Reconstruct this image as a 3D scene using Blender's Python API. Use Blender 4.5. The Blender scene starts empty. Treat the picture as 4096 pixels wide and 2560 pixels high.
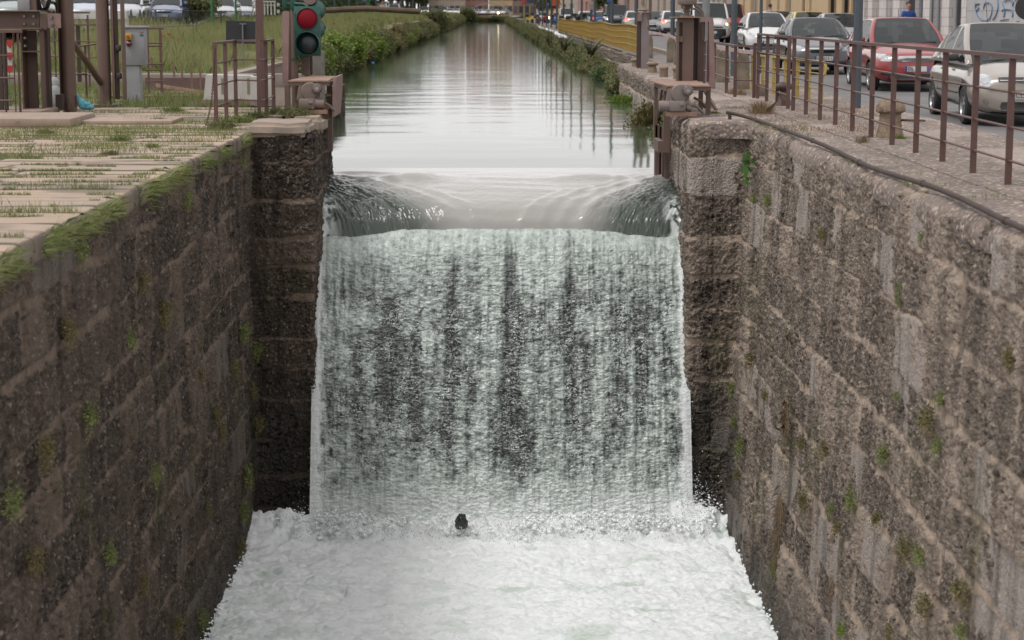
import bpy, bmesh, math, random
import numpy as np
from mathutils import Vector, Matrix
from mathutils.bvhtree import BVHTree

random.seed(7); RNG = np.random.default_rng(7)
SC = bpy.context.scene
COL = SC.collection
R = math.radians

# ------------------------------------------------------------------ camera, sky, sun, exposure
F, CX, CY = 7800.0, 2048.0, 1280.0          # focal length and centre in photo pixels (4096 x 2560)
PITCH = math.atan(1230.0 / F)
YAW = math.atan(87.0 * math.cos(PITCH) / F)
EYE = Vector((0, 0, 1.6))
cam = bpy.data.cameras.new("camera"); camo = bpy.data.objects.new("camera", cam); COL.objects.link(camo)
camo.location = EYE; camo.rotation_euler = (math.pi / 2 - PITCH, 0, -YAW)
cam.sensor_width = 36; cam.lens = 36 * F / 4096; cam.clip_start = 0.5; cam.clip_end = 3000
cam.dof.use_dof = True; cam.dof.focus_distance = 27.5; cam.dof.aperture_fstop = 3.2
SC.camera = camo

SUN_EL, SUN_AZ = R(60), R(-122)             # azimuth from +Y towards +X
w = bpy.data.worlds.new("World"); SC.world = w; w.use_nodes = True
nt = w.node_tree; nt.nodes.clear(); N = nt.nodes.new; L = nt.links.new
sky = N("ShaderNodeTexSky"); sky.sky_type = 'NISHITA'; sky.sun_disc = False
sky.sun_elevation = SUN_EL; sky.sun_rotation = SUN_AZ; sky.air_density = 1.5; sky.dust_density = 6
hsv = N("ShaderNodeHueSaturation"); hsv.inputs['Saturation'].default_value = 0.12
tc = N("ShaderNodeTexCoord"); mp = N("ShaderNodeMapping"); mp.inputs['Scale'].default_value = (1.5, 1.5, 5)
ns = N("ShaderNodeTexNoise"); ns.inputs['Scale'].default_value = 1.6; ns.inputs['Detail'].default_value = 7
cr = N("ShaderNodeValToRGB"); cr.color_ramp.elements[0].position = .3; cr.color_ramp.elements[1].position = .72
cr.color_ramp.elements[0].color = (7.5, 7.4, 7.5, 1); cr.color_ramp.elements[1].color = (9.5, 9.3, 9.25, 1)
mx = N("ShaderNodeMix"); mx.data_type = 'RGBA'; mx.inputs['Factor'].default_value = .8
bg = N("ShaderNodeBackground"); bg.inputs['Strength'].default_value = 0.1; out = N("ShaderNodeOutputWorld")
L(sky.outputs[0], hsv.inputs['Color']); L(tc.outputs['Generated'], mp.inputs[0]); L(mp.outputs[0], ns.inputs[0])
L(ns.outputs['Fac'], cr.inputs[0]); L(hsv.outputs[0], mx.inputs['A']); L(cr.outputs[0], mx.inputs['B'])
L(mx.outputs['Result'], bg.inputs[0]); L(bg.outputs[0], out.inputs[0])

sl = bpy.data.lights.new("sun", 'SUN'); so = bpy.data.objects.new("sun", sl); COL.objects.link(so)
sl.energy = 1.1; sl.angle = R(16); sl.color = (1, .975, .945)
sd = Vector((math.sin(SUN_AZ) * math.cos(SUN_EL), math.cos(SUN_AZ) * math.cos(SUN_EL), math.sin(SUN_EL)))
so.rotation_euler = sd.to_track_quat('Z', 'Y').to_euler(); so.location = (0, 0, 60)

SC.view_settings.view_transform = 'Standard'; SC.view_settings.look = 'None'
SC.view_settings.exposure = 0.72; SC.view_settings.gamma = 1
SC.cycles.max_bounces = 8; SC.cycles.diffuse_bounces = 3; SC.cycles.glossy_bounces = 3
SC.cycles.transmission_bounces = 4; SC.cycles.transparent_max_bounces = 8; SC.cycles.volume_bounces = 1
SC.cycles.use_denoising = True; SC.cycles.caustics_reflective = False; SC.cycles.caustics_refractive = False
SC.cycles.sample_clamp_indirect = 6

# ------------------------------------------------------------------ surveying helpers: photo pixel -> true 3-D place
_f = Vector((math.sin(YAW) * math.cos(PITCH), math.cos(YAW) * math.cos(PITCH), -math.sin(PITCH)))
_r = Vector((math.cos(YAW), -math.sin(YAW), 0)); _u = _r.cross(_f)
def ray(px, py): return _f * F + _r * (px - CX) + _u * (CY - py)
def V(px, py, Y): d = ray(px, py); return EYE + d * (Y / d.y)          # point at distance Y
def W(px, py, z=0.0): d = ray(px, py); return EYE + d * ((z - EYE.z) / d.z)   # point on the level z
def road_z(y): return float(np.interp(y, [20, 32, 43, 50, 70, 90, 130, 600], [-.24, -.2, -.11, 0, .12, .2, .22, .22]))

# ------------------------------------------------------------------ scene helpers
def tag(o, label=None, cat=None, group=None, kind=None):
    if label: o["label"] = label
    if cat: o["category"] = cat
    if group: o["group"] = group
    if kind: o["kind"] = kind
    return o
def thing(name, label, cat, loc=(0, 0, 0), rz=0.0, group=None):
    o = bpy.data.objects.new(name, None); COL.objects.link(o); o.empty_display_size = .2
    o.location = loc; o.rotation_euler = (0, 0, rz)
    return tag(o, label, cat, group)
def copy_tree(o, parent=None):
    c = o.copy(); COL.objects.link(c); c.parent = parent
    for ch in list(o.children): copy_tree(ch, c)
    return c
def link(name, me, mats, parent=None, smooth=None):
    if not isinstance(mats, (list, tuple)): mats = [mats]
    for m in mats: me.materials.append(m)
    o = bpy.data.objects.new(name, me); COL.objects.link(o)
    if parent: o.parent = parent
    if smooth is not None:
        me.shade_smooth() if hasattr(me, "shade_smooth") else None
        if smooth < 180: me.set_sharp_from_angle(angle=R(smooth))
    return o
class MB:
    """collects simple shapes into one mesh"""
    def __init__(s): s.bm = bmesh.new()
    def _add(s, vs, fs, mi=0):
        v = [s.bm.verts.new(p) for p in vs]
        for f in fs:
            try:
                g = s.bm.faces.new([v[i] for i in f]); g.material_index = mi
            except ValueError: pass
        return v
    def box(s, c, d, rot=None, mi=0, bev=0.0):
        hx, hy, hz = d[0] / 2, d[1] / 2, d[2] / 2
        M = Matrix.Translation(Vector(c)) @ (rot.to_4x4() if rot is not None else Matrix.Identity(4))
        if bev > 0:
            b = bmesh.new(); bmesh.ops.create_cube(b, size=1.0)
            bmesh.ops.scale(b, vec=d, verts=b.verts)
            bmesh.ops.bevel(b, geom=b.edges[:], offset=bev, segments=2, profile=.5, affect='EDGES')
            b.transform(M); b.verts.index_update()
            s._add([v.co.copy() for v in b.verts], [[v.index for v in f.verts] for f in b.faces], mi); b.free(); return s
        vs = [M @ Vector((x, y, z)) for x in (-hx, hx) for y in (-hy, hy) for z in (-hz, hz)]
        s._add(vs, [(0, 1, 3, 2), (4, 6, 7, 5), (0, 4, 5, 1), (2, 3, 7, 6), (0, 2, 6, 4), (1, 5, 7, 3)], mi); return s
    def bb(s, x0, x1, y0, y1, z0, z1, mi=0, bev=0.0):
        return s.box(((x0 + x1) / 2, (y0 + y1) / 2, (z0 + z1) / 2), (abs(x1 - x0), abs(y1 - y0), abs(z1 - z0)), None, mi, bev)
    def bar(s, a, b, wx, wy, mi=0, up=(0, 0, 1)):
        a, b = Vector(a), Vector(b); d = (b - a)
        z = d.normalized(); x = Vector(up).cross(z)
        if x.length < 1e-3: x = Vector((1, 0, 0))
        x.normalize(); y = z.cross(x); m = Matrix((x, y, z)).transposed()
        return s.box((a + b) / 2, (wx, wy, d.length), m, mi)
    def tube(s, pts, r, n=8, mi=0, cap=True):
        pts = [Vector(p) for p in pts]; rs = r if isinstance(r, (list, tuple)) else [r] * len(pts)
        rings = []; px = None
        for i, p in enumerate(pts):
            t = (pts[min(i + 1, len(pts) - 1)] - pts[max(i - 1, 0)]).normalized()
            if px is None:
                px = t.orthogonal().normalized()
            px = (px - t * px.dot(t))
            if px.length < 1e-4: px = t.orthogonal()
            px.normalize(); py = t.cross(px)
            rings.append([s.bm.verts.new(p + (px * math.cos(k * 2 * math.pi / n) + py * math.sin(k * 2 * math.pi / n)) * rs[i]) for k in range(n)])
        for a, b in zip(rings, rings[1:]):
            for k in range(n):
                f = s.bm.faces.new((a[k], a[(k + 1) % n], b[(k + 1) % n], b[k])); f.material_index = mi
        if cap:
            s.bm.faces.new(rings[0][::-1]).material_index = mi; s.bm.faces.new(rings[-1]).material_index = mi
        return s
    def cyl(s, a, b, r, n=16, r2=None, mi=0): return s.tube([a, b], [r, r if r2 is None else r2], n, mi)
    def lathe(s, prof, c=(0, 0, 0), n=20, mi=0, M=None, jit=0, cap=True):
        M = M or Matrix.Identity(4); c = Vector(c); rings = []
        for r_, z in prof:
            rings.append([s.bm.verts.new(c + (M @ Vector((max(r_, 1e-4) * (1 + jit * random.uniform(-1, 1)) * math.cos(k * 2 * math.pi / n), max(r_, 1e-4) * math.sin(k * 2 * math.pi / n), z)))) for k in range(n)])
        for a, b in zip(rings, rings[1:]):
            for k in range(n): s.bm.faces.new((a[k], a[(k + 1) % n], b[(k + 1) % n], b[k])).material_index = mi
        if cap: s.bm.faces.new(rings[0][::-1]).material_index = mi; s.bm.faces.new(rings[-1]).material_index = mi
        return s
    def prism(s, poly, axis, a, b, mi=0):
        """poly in the two other axes, extruded along axis from a to b"""
        def P(u, v, t): return {'x': (t, u, v), 'y': (u, t, v), 'z': (u, v, t)}[axis]
        n = len(poly)
        s._add([P(u, v, a) for u, v in poly] + [P(u, v, b) for u, v in poly],
               [tuple(range(n - 1, -1, -1)), tuple(range(n, 2 * n))] + [(i, (i + 1) % n, n + (i + 1) % n, n + i) for i in range(n)], mi)
        return s
    def sph(s, c, r, n=10, mi=0, sc=(1, 1, 1)):
        k = n // 2 + 1
        prof = [(r * math.sin(i * math.pi / k), -r * math.cos(i * math.pi / k)) for i in range(k + 1)]
        return s.lathe([(p[0], p[1]) for p in prof], c, n, mi, Matrix.Diagonal((*sc, 1)))
    def build(s, name, mats, parent=None, smooth=35, loc=None):
        bmesh.ops.recalc_face_normals(s.bm, faces=s.bm.faces[:])
        me = bpy.data.meshes.new(name); 
        if loc is not None: bmesh.ops.translate(s.bm, vec=-Vector(loc), verts=s.bm.verts)
        s.bm.to_mesh(me); s.bm.free()
        o = link(name, me, mats, parent, smooth)
        if loc is not None: o.location = loc
        return o
def centre(o):
    """move a top-level mesh's origin to the base of its own geometry"""
    if o.type != 'MESH' or o.parent or not len(o.data.vertices): return o
    c = np.empty(len(o.data.vertices) * 3, np.float32); o.data.vertices.foreach_get("co", c); c = c.reshape(-1, 3)
    p = (c.min(0) + c.max(0)) / 2; p[2] = c[:, 2].min(); c -= p
    o.data.vertices.foreach_set("co", c.ravel()); o.location = Vector(o.location) + Vector([float(q) for q in p]); return o

# ------------------------------------------------------------------ noise
def _hash(ix, iy, s):
    n = (ix.astype(np.int64) * 374761393 + iy.astype(np.int64) * 668265263 + s * 144665) & 0xffffffff
    n = ((n ^ (n >> 13)) * 1274126177) & 0xffffffff
    n = ((n ^ (n >> 15)) * 2246822519) & 0xffffffff
    return ((n ^ (n >> 16)) & 0xffffff) / float(0xffffff)
def vn(x, y, s=0):
    ix, iy = np.floor(x), np.floor(y); fx, fy = x - ix, y - iy
    fx = fx * fx * fx * (fx * (fx * 6 - 15) + 10); fy = fy * fy * fy * (fy * (fy * 6 - 15) + 10)
    a, b = _hash(ix, iy, s), _hash(ix + 1, iy, s); c, d = _hash(ix, iy + 1, s), _hash(ix + 1, iy + 1, s)
    return (a + (b - a) * fx) * (1 - fy) + (c + (d - c) * fx) * fy
def fbm(x, y, o=4, s=0, g=.5, l=2.03):
    t = 0; a = 1; n = 0
    for i in range(o):
        t = t + a * vn(x, y, s + i * 17); n += a; a *= g; x = x * l + 3.7; y = y * l + 1.3
    return t / n
def worley(x, y, s=0):
    ix, iy = np.floor(x), np.floor(y); best = np.full(np.shape(x), 9.0); cid = np.zeros(np.shape(x))
    for dx in (-1, 0, 1):
        for dy in (-1, 0, 1):
            cx, cy = ix + dx, iy + dy
            d = np.hypot(cx + _hash(cx, cy, s) - x, cy + _hash(cx, cy, s + 5) - y); m = d < best
            best = np.where(m, d, best); cid = np.where(m, _hash(cx, cy, s + 9), cid)
    return best, cid
def sst(a, b, x): t = np.clip((x - a) / (b - a), 0, 1); return t * t * (3 - 2 * t)

def grid(name, P, mats, attrs=None, parent=None, flip=False, fmat=None):
    nu, nv = P.shape[:2]; me = bpy.data.meshes.new(name)
    me.vertices.add(nu * nv); me.vertices.foreach_set("co", P.reshape(-1).astype(np.float32))
    i = (np.arange(nu - 1)[:, None] * nv + np.arange(nv - 1)[None, :]).ravel()
    q = np.stack([i, i + nv, i + nv + 1, i + 1], 1)
    if flip: q = q[:, ::-1]
    nf = len(q); me.loops.add(nf * 4); me.loops.foreach_set("vertex_index", q.ravel().astype(np.int32))
    me.polygons.add(nf); me.polygons.foreach_set("loop_start", np.arange(0, nf * 4, 4, dtype=np.int32))
    me.polygons.foreach_set("loop_total", np.full(nf, 4, np.int32))
    if fmat is not None: me.polygons.foreach_set("material_index", fmat.ravel().astype(np.int32))
    me.update(calc_edges=True)
    for k, a in (attrs or {}).items():
        at = me.attributes.new(k, 'FLOAT_COLOR', 'POINT'); at.data.foreach_set("color", a.reshape(-1).astype(np.float32))
    me.polygons.foreach_set("use_smooth", np.ones(nf, bool))
    return link(name, me, mats, parent)
def rawmesh(name, verts, k, mats, parent=None, smooth=False):
    """verts (n*k,3): n separate k-gons"""
    n = len(verts) // k; me = bpy.data.meshes.new(name)
    me.vertices.add(n * k); me.vertices.foreach_set("co", verts.reshape(-1).astype(np.float32))
    me.loops.add(n * k); me.loops.foreach_set("vertex_index", np.arange(n * k, dtype=np.int32))
    me.polygons.add(n); me.polygons.foreach_set("loop_start", np.arange(0, n * k, k, dtype=np.int32))
    me.polygons.foreach_set("loop_total", np.full(n, k, np.int32)); me.update(calc_edges=True)
    return link(name, me, mats, parent)

# ------------------------------------------------------------------ materials
class NT:
    def __init__(s, name):
        s.m = bpy.data.materials.new(name); s.m.use_nodes = True; s.t = s.m.node_tree
        s.b = s.t.nodes['Principled BSDF']; s.o = s.t.nodes['Material Output']; s._tc = None
    def n(s, typ, **k):
        x = s.t.nodes.new('ShaderNode' + typ)
        for a, v in k.items():
            if hasattr(x, a): setattr(x, a, v)
            else: x.inputs[a.replace('_', ' ')].default_value = v
        return x
    def l(s, a, b): s.t.links.new(a, b); return s
    def co(s, scale=(1, 1, 1), kind='Object'):
        if not s._tc: s._tc = s.n('TexCoord')
        m = s.n('Mapping'); m.inputs['Scale'].default_value = scale; s.l(s._tc.outputs[kind], m.inputs[0]); return m.outputs[0]
    def noise(s, scale, detail=5, rough=.55, sc=(1, 1, 1)):
        x = s.n('TexNoise', Scale=scale, Detail=detail, Roughness=rough); s.l(s.co(sc), x.inputs[0]); return x.outputs['Fac']
    def vor(s, scale, sc=(1, 1, 1), feature='F1'):
        x = s.n('TexVoronoi', Scale=scale); x.feature = feature; s.l(s.co(sc), x.inputs[0]); return x
    def ramp(s, fac, stops):
        x = s.n('ValToRGB'); e = x.color_ramp.elements
        while len(e) < len(stops): e.new(.5)
        for i, (p, c) in enumerate(stops): e[i].position = p; e[i].color = (*c, 1) if not isinstance(c, (int, float)) else (c, c, c, 1)
        s.l(fac, x.inputs[0]); return x.outputs[0]
    def mix(s, fac, a, b, mode='MIX'):
        x = s.n('Mix'); x.data_type = 'RGBA'; x.blend_type = mode
        for v, k in ((fac, 'Factor'), (a, 'A'), (b, 'B')):
            i = [q for q in x.inputs if q.name == k and q.enabled][0]
            if hasattr(v, 'is_output'): s.l(v, i)
            else: i.default_value = v if k == 'Factor' else (*v, 1)
        return [q for q in x.outputs if q.enabled][0]
    def math(s, op, a, b=None):
        x = s.n('Math'); x.operation = op
        for v, i in ((a, 0), (b, 1)):
            if v is None: continue
            if hasattr(v, 'is_output'): s.l(v, x.inputs[i])
            else: x.inputs[i].default_value = v
        return x.outputs[0]
    def attr(s, name):
        x = s.n('Attribute'); x.attribute_name = name; y = s.n('SeparateColor'); s.l(x.outputs['Color'], y.inputs[0])
        return y.outputs[0], y.outputs[1], y.outputs[2]
    def bump(s, h, strength=.5, dist=.02, prev=None):
        x = s.n('Bump'); x.inputs['Strength'].default_value = strength; x.inputs['Distance'].default_value = dist
        s.l(h, x.inputs['Height'])
        if prev is not None: s.l(prev, x.inputs['Normal'])
        s.l(x.outputs[0], s.b.inputs['Normal']); return x.outputs[0]
    def set(s, **k):
        for a, v in k.items():
            i = s.b.inputs[a.replace('_', ' ')]
            if hasattr(v, 'is_output'): s.l(v, i)
            else: i.default_value = (*v, 1) if isinstance(v, tuple) and len(v) == 3 else v
        return s
def mat(name, c1, c2=None, scale=4, rough=.6, metal=0, bump=0, bscale=60, spots=None, spec=.5, coat=0, lo=.35, hi=.65, sc=(1, 1, 1)):
    t = NT(name); c2 = c2 or tuple(x * .8 for x in c1); c1 = tuple(x * .74 for x in c1); c2 = tuple(x * .74 for x in c2)
    c = t.mix(t.ramp(t.noise(scale, 8, .62, sc), [(lo, 0), (hi, 1)]), c1, c2)
    if spots: c = t.mix(t.ramp(t.noise(spots[1], 9, .7), [(spots[2], 0), (spots[2] + .06, 1)]), c, spots[0])
    t.set(Base_Color=c, Roughness=rough, Metallic=metal, Specular_IOR_Level=spec, Coat_Weight=coat)
    if coat: t.set(Coat_Roughness=.06)
    if bump: t.bump(t.noise(bscale, 6), .6, bump)
    return t.m
def leafmat(name, cols, rough=.55, trans=True):
    t = NT(name); g = t.n('NewGeometry'); k = len(cols)
    c = t.ramp(g.outputs['Random Per Island'], [(i / max(1, k - 1), q) for i, q in enumerate(cols)])
    c = t.mix(.55, c, t.ramp(t.noise(1.4, 3), [(.35, tuple(x * .62 for x in cols[0])), (.65, cols[-1])]))
    t.set(Base_Color=c, Roughness=rough, Specular_IOR_Level=.3)
    if trans:
        a = t.n('BsdfTranslucent'); t.l(c, a.inputs[0]); x = t.n('MixShader'); x.inputs[0].default_value = .3
        t.l(t.b.outputs[0], x.inputs[1]); t.l(a.outputs[0], x.inputs[2]); t.l(x.outputs[0], t.o.inputs[0])
    return t.m
def emit(name, c, s):
    t = NT(name); t.set(Base_Color=c, Emission_Color=c, Emission_Strength=s, Roughness=.3); return t.m

BROWN = (.125, .074, .056)
M = {}
M['brown'] = mat('brown_paint', BROWN, (.15, .092, .072), 2.5, .55, bump=.002, spots=((.09, .045, .03), 14, .66))
M['rail'] = mat('railing_paint', (.125, .062, .052), (.1, .05, .042), 6, .5, bump=.002, spots=((.2, .12, .09), 30, .68))
M['dark_brown'] = mat('dark_brown_paint', (.062, .032, .027), (.045, .024, .02), 6, .55)
M['pink'] = mat('faded_brown_paint', (.27, .165, .15), (.22, .13, .12), 5, .5, spots=((.14, .075, .06), 25, .64))
M['rust'] = mat('rusted_plate', (.33, .2, .14), (.24, .14, .1), 9, .8, bump=.004, bscale=90)
M['bolt'] = mat('bolt_metal', (.25, .24, .23), (.18, .16, .15), 20, .4, .7)
M['black'] = mat('black_rubber', (.012, .012, .013), None, 6, .45)
M['grey_steel'] = mat('galvanised_steel', (.2, .22, .235), (.15, .165, .18), 4, .5, .3, bump=.001)
M['pole'] = mat('grey_blue_pole', (.075, .095, .115), (.055, .07, .085), 3, .45, .1)
M['cabinet'] = mat('cabinet_grey', (.34, .345, .36), (.27, .27, .28), 3, .55, spots=((.2, .18, .17), 12, .7))
M['concrete'] = mat('pale_concrete', (.46, .42, .36), (.32, .28, .23), 3, .85, bump=.004, spots=((.2, .15, .11), 8, .68))
M['white_conc'] = mat('whitewashed_concrete', (.62, .6, .56), (.5, .46, .42), 3, .8, bump=.003, spots=((.26, .19, .15), 7, .66))
M['dirt_conc'] = mat('dirty_concrete', (.24, .15, .12), (.32, .25, .2), 6, .9, bump=.005)
M['stone'] = mat('bollard_stone', (.33, .25, .17), (.2, .145, .1), 22, .92, bump=.02, bscale=55, spots=((.08, .06, .045), 38, .58))
M['stone_tall'] = mat('guard_stone', (.27, .22, .16), (.14, .11, .08), 4, .9, bump=.006, bscale=60, spots=((.3, .15, .07), 5, .68))
M['iron'] = mat('cast_iron', (.07, .045, .035), (.11, .07, .055), 12, .7, bump=.003)
M['tgreen'] = mat('signal_green_paint', (.012, .088, .066), (.009, .07, .052), 5, .42, bump=.001)
M['tgreen_in'] = mat('signal_inner_black', (.004, .02, .022), None, 5, .3)
M['yellow'] = mat('yellow_fence_paint', (.47, .31, .07), (.37, .235, .055), 3, .6, spots=((.17, .09, .03), 20, .66))
M['yellow2'] = mat('fresh_yellow_paint', (.46, .34, .09), (.38, .27, .07), 3, .55)
M['gpole'] = mat('green_pole_paint', (.02, .17, .05), None, 3, .45)
M['asphalt'] = mat('asphalt', (.17, .162, .162), (.13, .125, .125), 1.2, .75, bump=.004, bscale=120, spots=((.075, .072, .073), 3, .66))
M['kerb'] = mat('kerb_stone', (.42, .35, .3), (.3, .25, .21), 3, .85, bump=.004)
M['earth'] = mat('earth', (.15, .1, .068), (.095, .07, .045), 1.5, .95, bump=.02, bscale=14)
def car_glass():
    t = NT('car_glass'); t.set(Base_Color=(.02, .024, .026), Roughness=.04, Specular_IOR_Level=.9)
    a = t.n('BsdfTransparent'); a.inputs[0].default_value = (.50, .56, .56, 1); x = t.n('MixShader'); x.inputs[0].default_value = .5
    t.l(a.outputs[0], x.inputs[1]); t.l(t.b.outputs[0], x.inputs[2]); t.l(x.outputs[0], t.o.inputs[0]); return t.m
M['glass'] = car_glass()
M['seat'] = mat('seat_fabric', (.07, .07, .075), (.05, .05, .055), 8, .85)
M['chrome'] = mat('chrome', (.62, .62, .63), None, 4, .18, .9)
M['lamp_glass'] = mat('lamp_glass', (.55, .57, .58), (.28, .3, .32), 12, .12, coat=1)
M['lamp_on'] = emit('headlamp_lit', (1, .8, .5), 4)
M['tail_on'] = emit('tail_lamp_lit', (1, .1, .06), 2.2)
M['tail'] = mat('tail_lamp', (.35, .02, .02), None, 3, .2, coat=1)
M['tyre'] = mat('tyre_rubber', (.016, .016, .017), (.028, .026, .025), 20, .8)
M['rim'] = mat('alloy_rim', (.42, .42, .43), (.3, .3, .31), 9, .35, .6)
M['plate'] = mat('number_plate_white', (.62, .62, .6), None, 3, .4)
M['plate_blue'] = mat('number_plate_blue', (.02, .1, .42), None, 3, .4)
M['dark_trim'] = mat('dark_plastic', (.022, .022, .024), (.032, .031, .03), 4, .5)
M['skin'] = mat('skin', (.5, .29, .21), (.43, .24, .17), 8, .55)
M['hair'] = mat('hair', (.05, .032, .022), None, 20, .6)
M['blue_cloth'] = mat('blue_cotton', (.015, .09, .36), (.012, .065, .28), 6, .8)
M['pale_cloth'] = mat('pale_shirt_cotton', (.42, .45, .52), (.34, .37, .44), 6, .8)
M['trouser'] = mat('beige_trousers', (.24, .19, .14), None, 6, .85)
M['bluebag'] = mat('blue_cloth', (.13, .42, .52), (.1, .33, .42), 7, .85, bump=.003)
M['sack'] = mat('grey_sack', (.25, .27, .27), (.33, .33, .32), 9, .85, bump=.006, bscale=30)
def paint(name, c, metal=.25): return mat(name, c, tuple(x * .93 for x in c), 2, .32, metal, coat=.8)
# ------------------------------------------------------------------ lock walls (old conglomerate masonry)
XL, XR = -3.32, 3.60          # lock chamber faces
PL, PR = -2.46, 2.75         # gate opening
YP = 27.0                    # front of the piers
WATER, POOL = -0.70, -5.55

def masonry_mat(name, dark, mid, granite, mortar, wet=.45):
    t = NT(name); mo, rnd, gr = t.attr('m1'); we, ms, pit = t.attr('m2')
    base = t.mix(t.ramp(t.noise(3.1, 10, .78), [(.36, 0), (.62, 1)]), dark, mid)
    v = t.vor(24, (1, 1, 1)); s = t.n('SeparateColor'); t.l(v.outputs['Color'], s.inputs[0])
    peb = t.ramp(s.outputs[0], [(0, tuple(x * .45 for x in dark)), (.45, mid), (.8, tuple(min(1, x * 1.7) for x in mid)), (1, (.42, .37, .33))])
    base = t.mix(t.math('MULTIPLY', t.ramp(v.outputs['Distance'], [(.25, 1), (.62, 0)]), .8), base, peb)
    base = t.mix(t.ramp(t.noise(48, 6, .72), [(.44, 0), (.62, .8)]), base, tuple(x * .4 for x in dark))
    cav = t.ramp(t.math('ADD', t.vor(13, (1, 1, 1.3)).outputs['Distance'], t.math('MULTIPLY', t.math('SUBTRACT', t.noise(17, 5), .5), 1.3)), [(.12, .85), (.3, 0)])
    base = t.mix(cav, base, tuple(x * .35 for x in dark))
    base = t.mix(t.math('MULTIPLY', t.math('POWER', rnd, 2.2), .6), base, tuple(min(1, x * 1.5) for x in mid))
    g = t.mix(t.ramp(t.noise(75, 4, .7), [(.4, 0), (.6, 1)]), tuple(x * .55 for x in granite), granite)
    base = t.mix(gr, base, g)
    m = t.mix(t.ramp(t.noise(9, 6), [(.35, 0), (.65, 1)]), mortar, tuple(x * .72 for x in mortar))
    base = t.mix(mo, base, m)
    # dirt streaks running down the face
    st = t.ramp(t.noise(1.0, 6, .6, (4.2, 4.2, .3)), [(.48, 0), (.66, .7)])
    base = t.mix(st, base, tuple(x * .55 for x in dark))
    base = t.mix(t.math('MULTIPLY', pit, .75), base, tuple(x * .3 for x in dark))
    base = t.mix(t.math('MULTIPLY', ms, t.ramp(t.noise(22, 5), [(.4, 0), (.58, 1)])), base, (.06, .062, .02))
    base = t.mix(t.math('MULTIPLY', we, .68), base, (.018, .017, .013))
    t.set(Base_Color=base, Roughness=t.math('SUBTRACT', .92, t.math('MULTIPLY', we, wet)), Specular_IOR_Level=.35)
    b = t.bump(t.noise(30, 8, .72), .9, .035)
    h = t.math('MULTIPLY', t.math('SUBTRACT', 1, mo), t.vor(34).outputs['Distance'])
    t.bump(h, .9, .022, b)
    return t.m

def resample(path, du, rc=.07):
    """polyline in plan -> points every du[k], corners rounded"""
    pts = [np.array(path[0], float)]; out = []
    P = [np.array(p, float) for p in path]
    for k in range(len(P) - 1):
        a, b = P[k], P[k + 1]; d = (b - a) / np.linalg.norm(b - a); L_ = np.linalg.norm(b - a)
        s0 = rc if k else 0; s1 = L_ - (rc if k < len(P) - 2 else 0)
        n = max(2, int((s1 - s0) / du[k])); 
        for i in range(n + 1): out.append((a + d * (s0 + (s1 - s0) * i / n), d, k))
        if k < len(P) - 2:
            d2 = (P[k + 2] - b) / np.linalg.norm(P[k + 2] - b)
            for j in (1, 2, 3):
                q = j / 4; p = (b - d * rc) * (1 - q) ** 2 + b * 2 * q * (1 - q) + (b + d2 * rc) * q * q
                dd = d * (1 - q) + d2 * q; out.append((p, dd / np.linalg.norm(dd), k + q))
    return out

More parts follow.
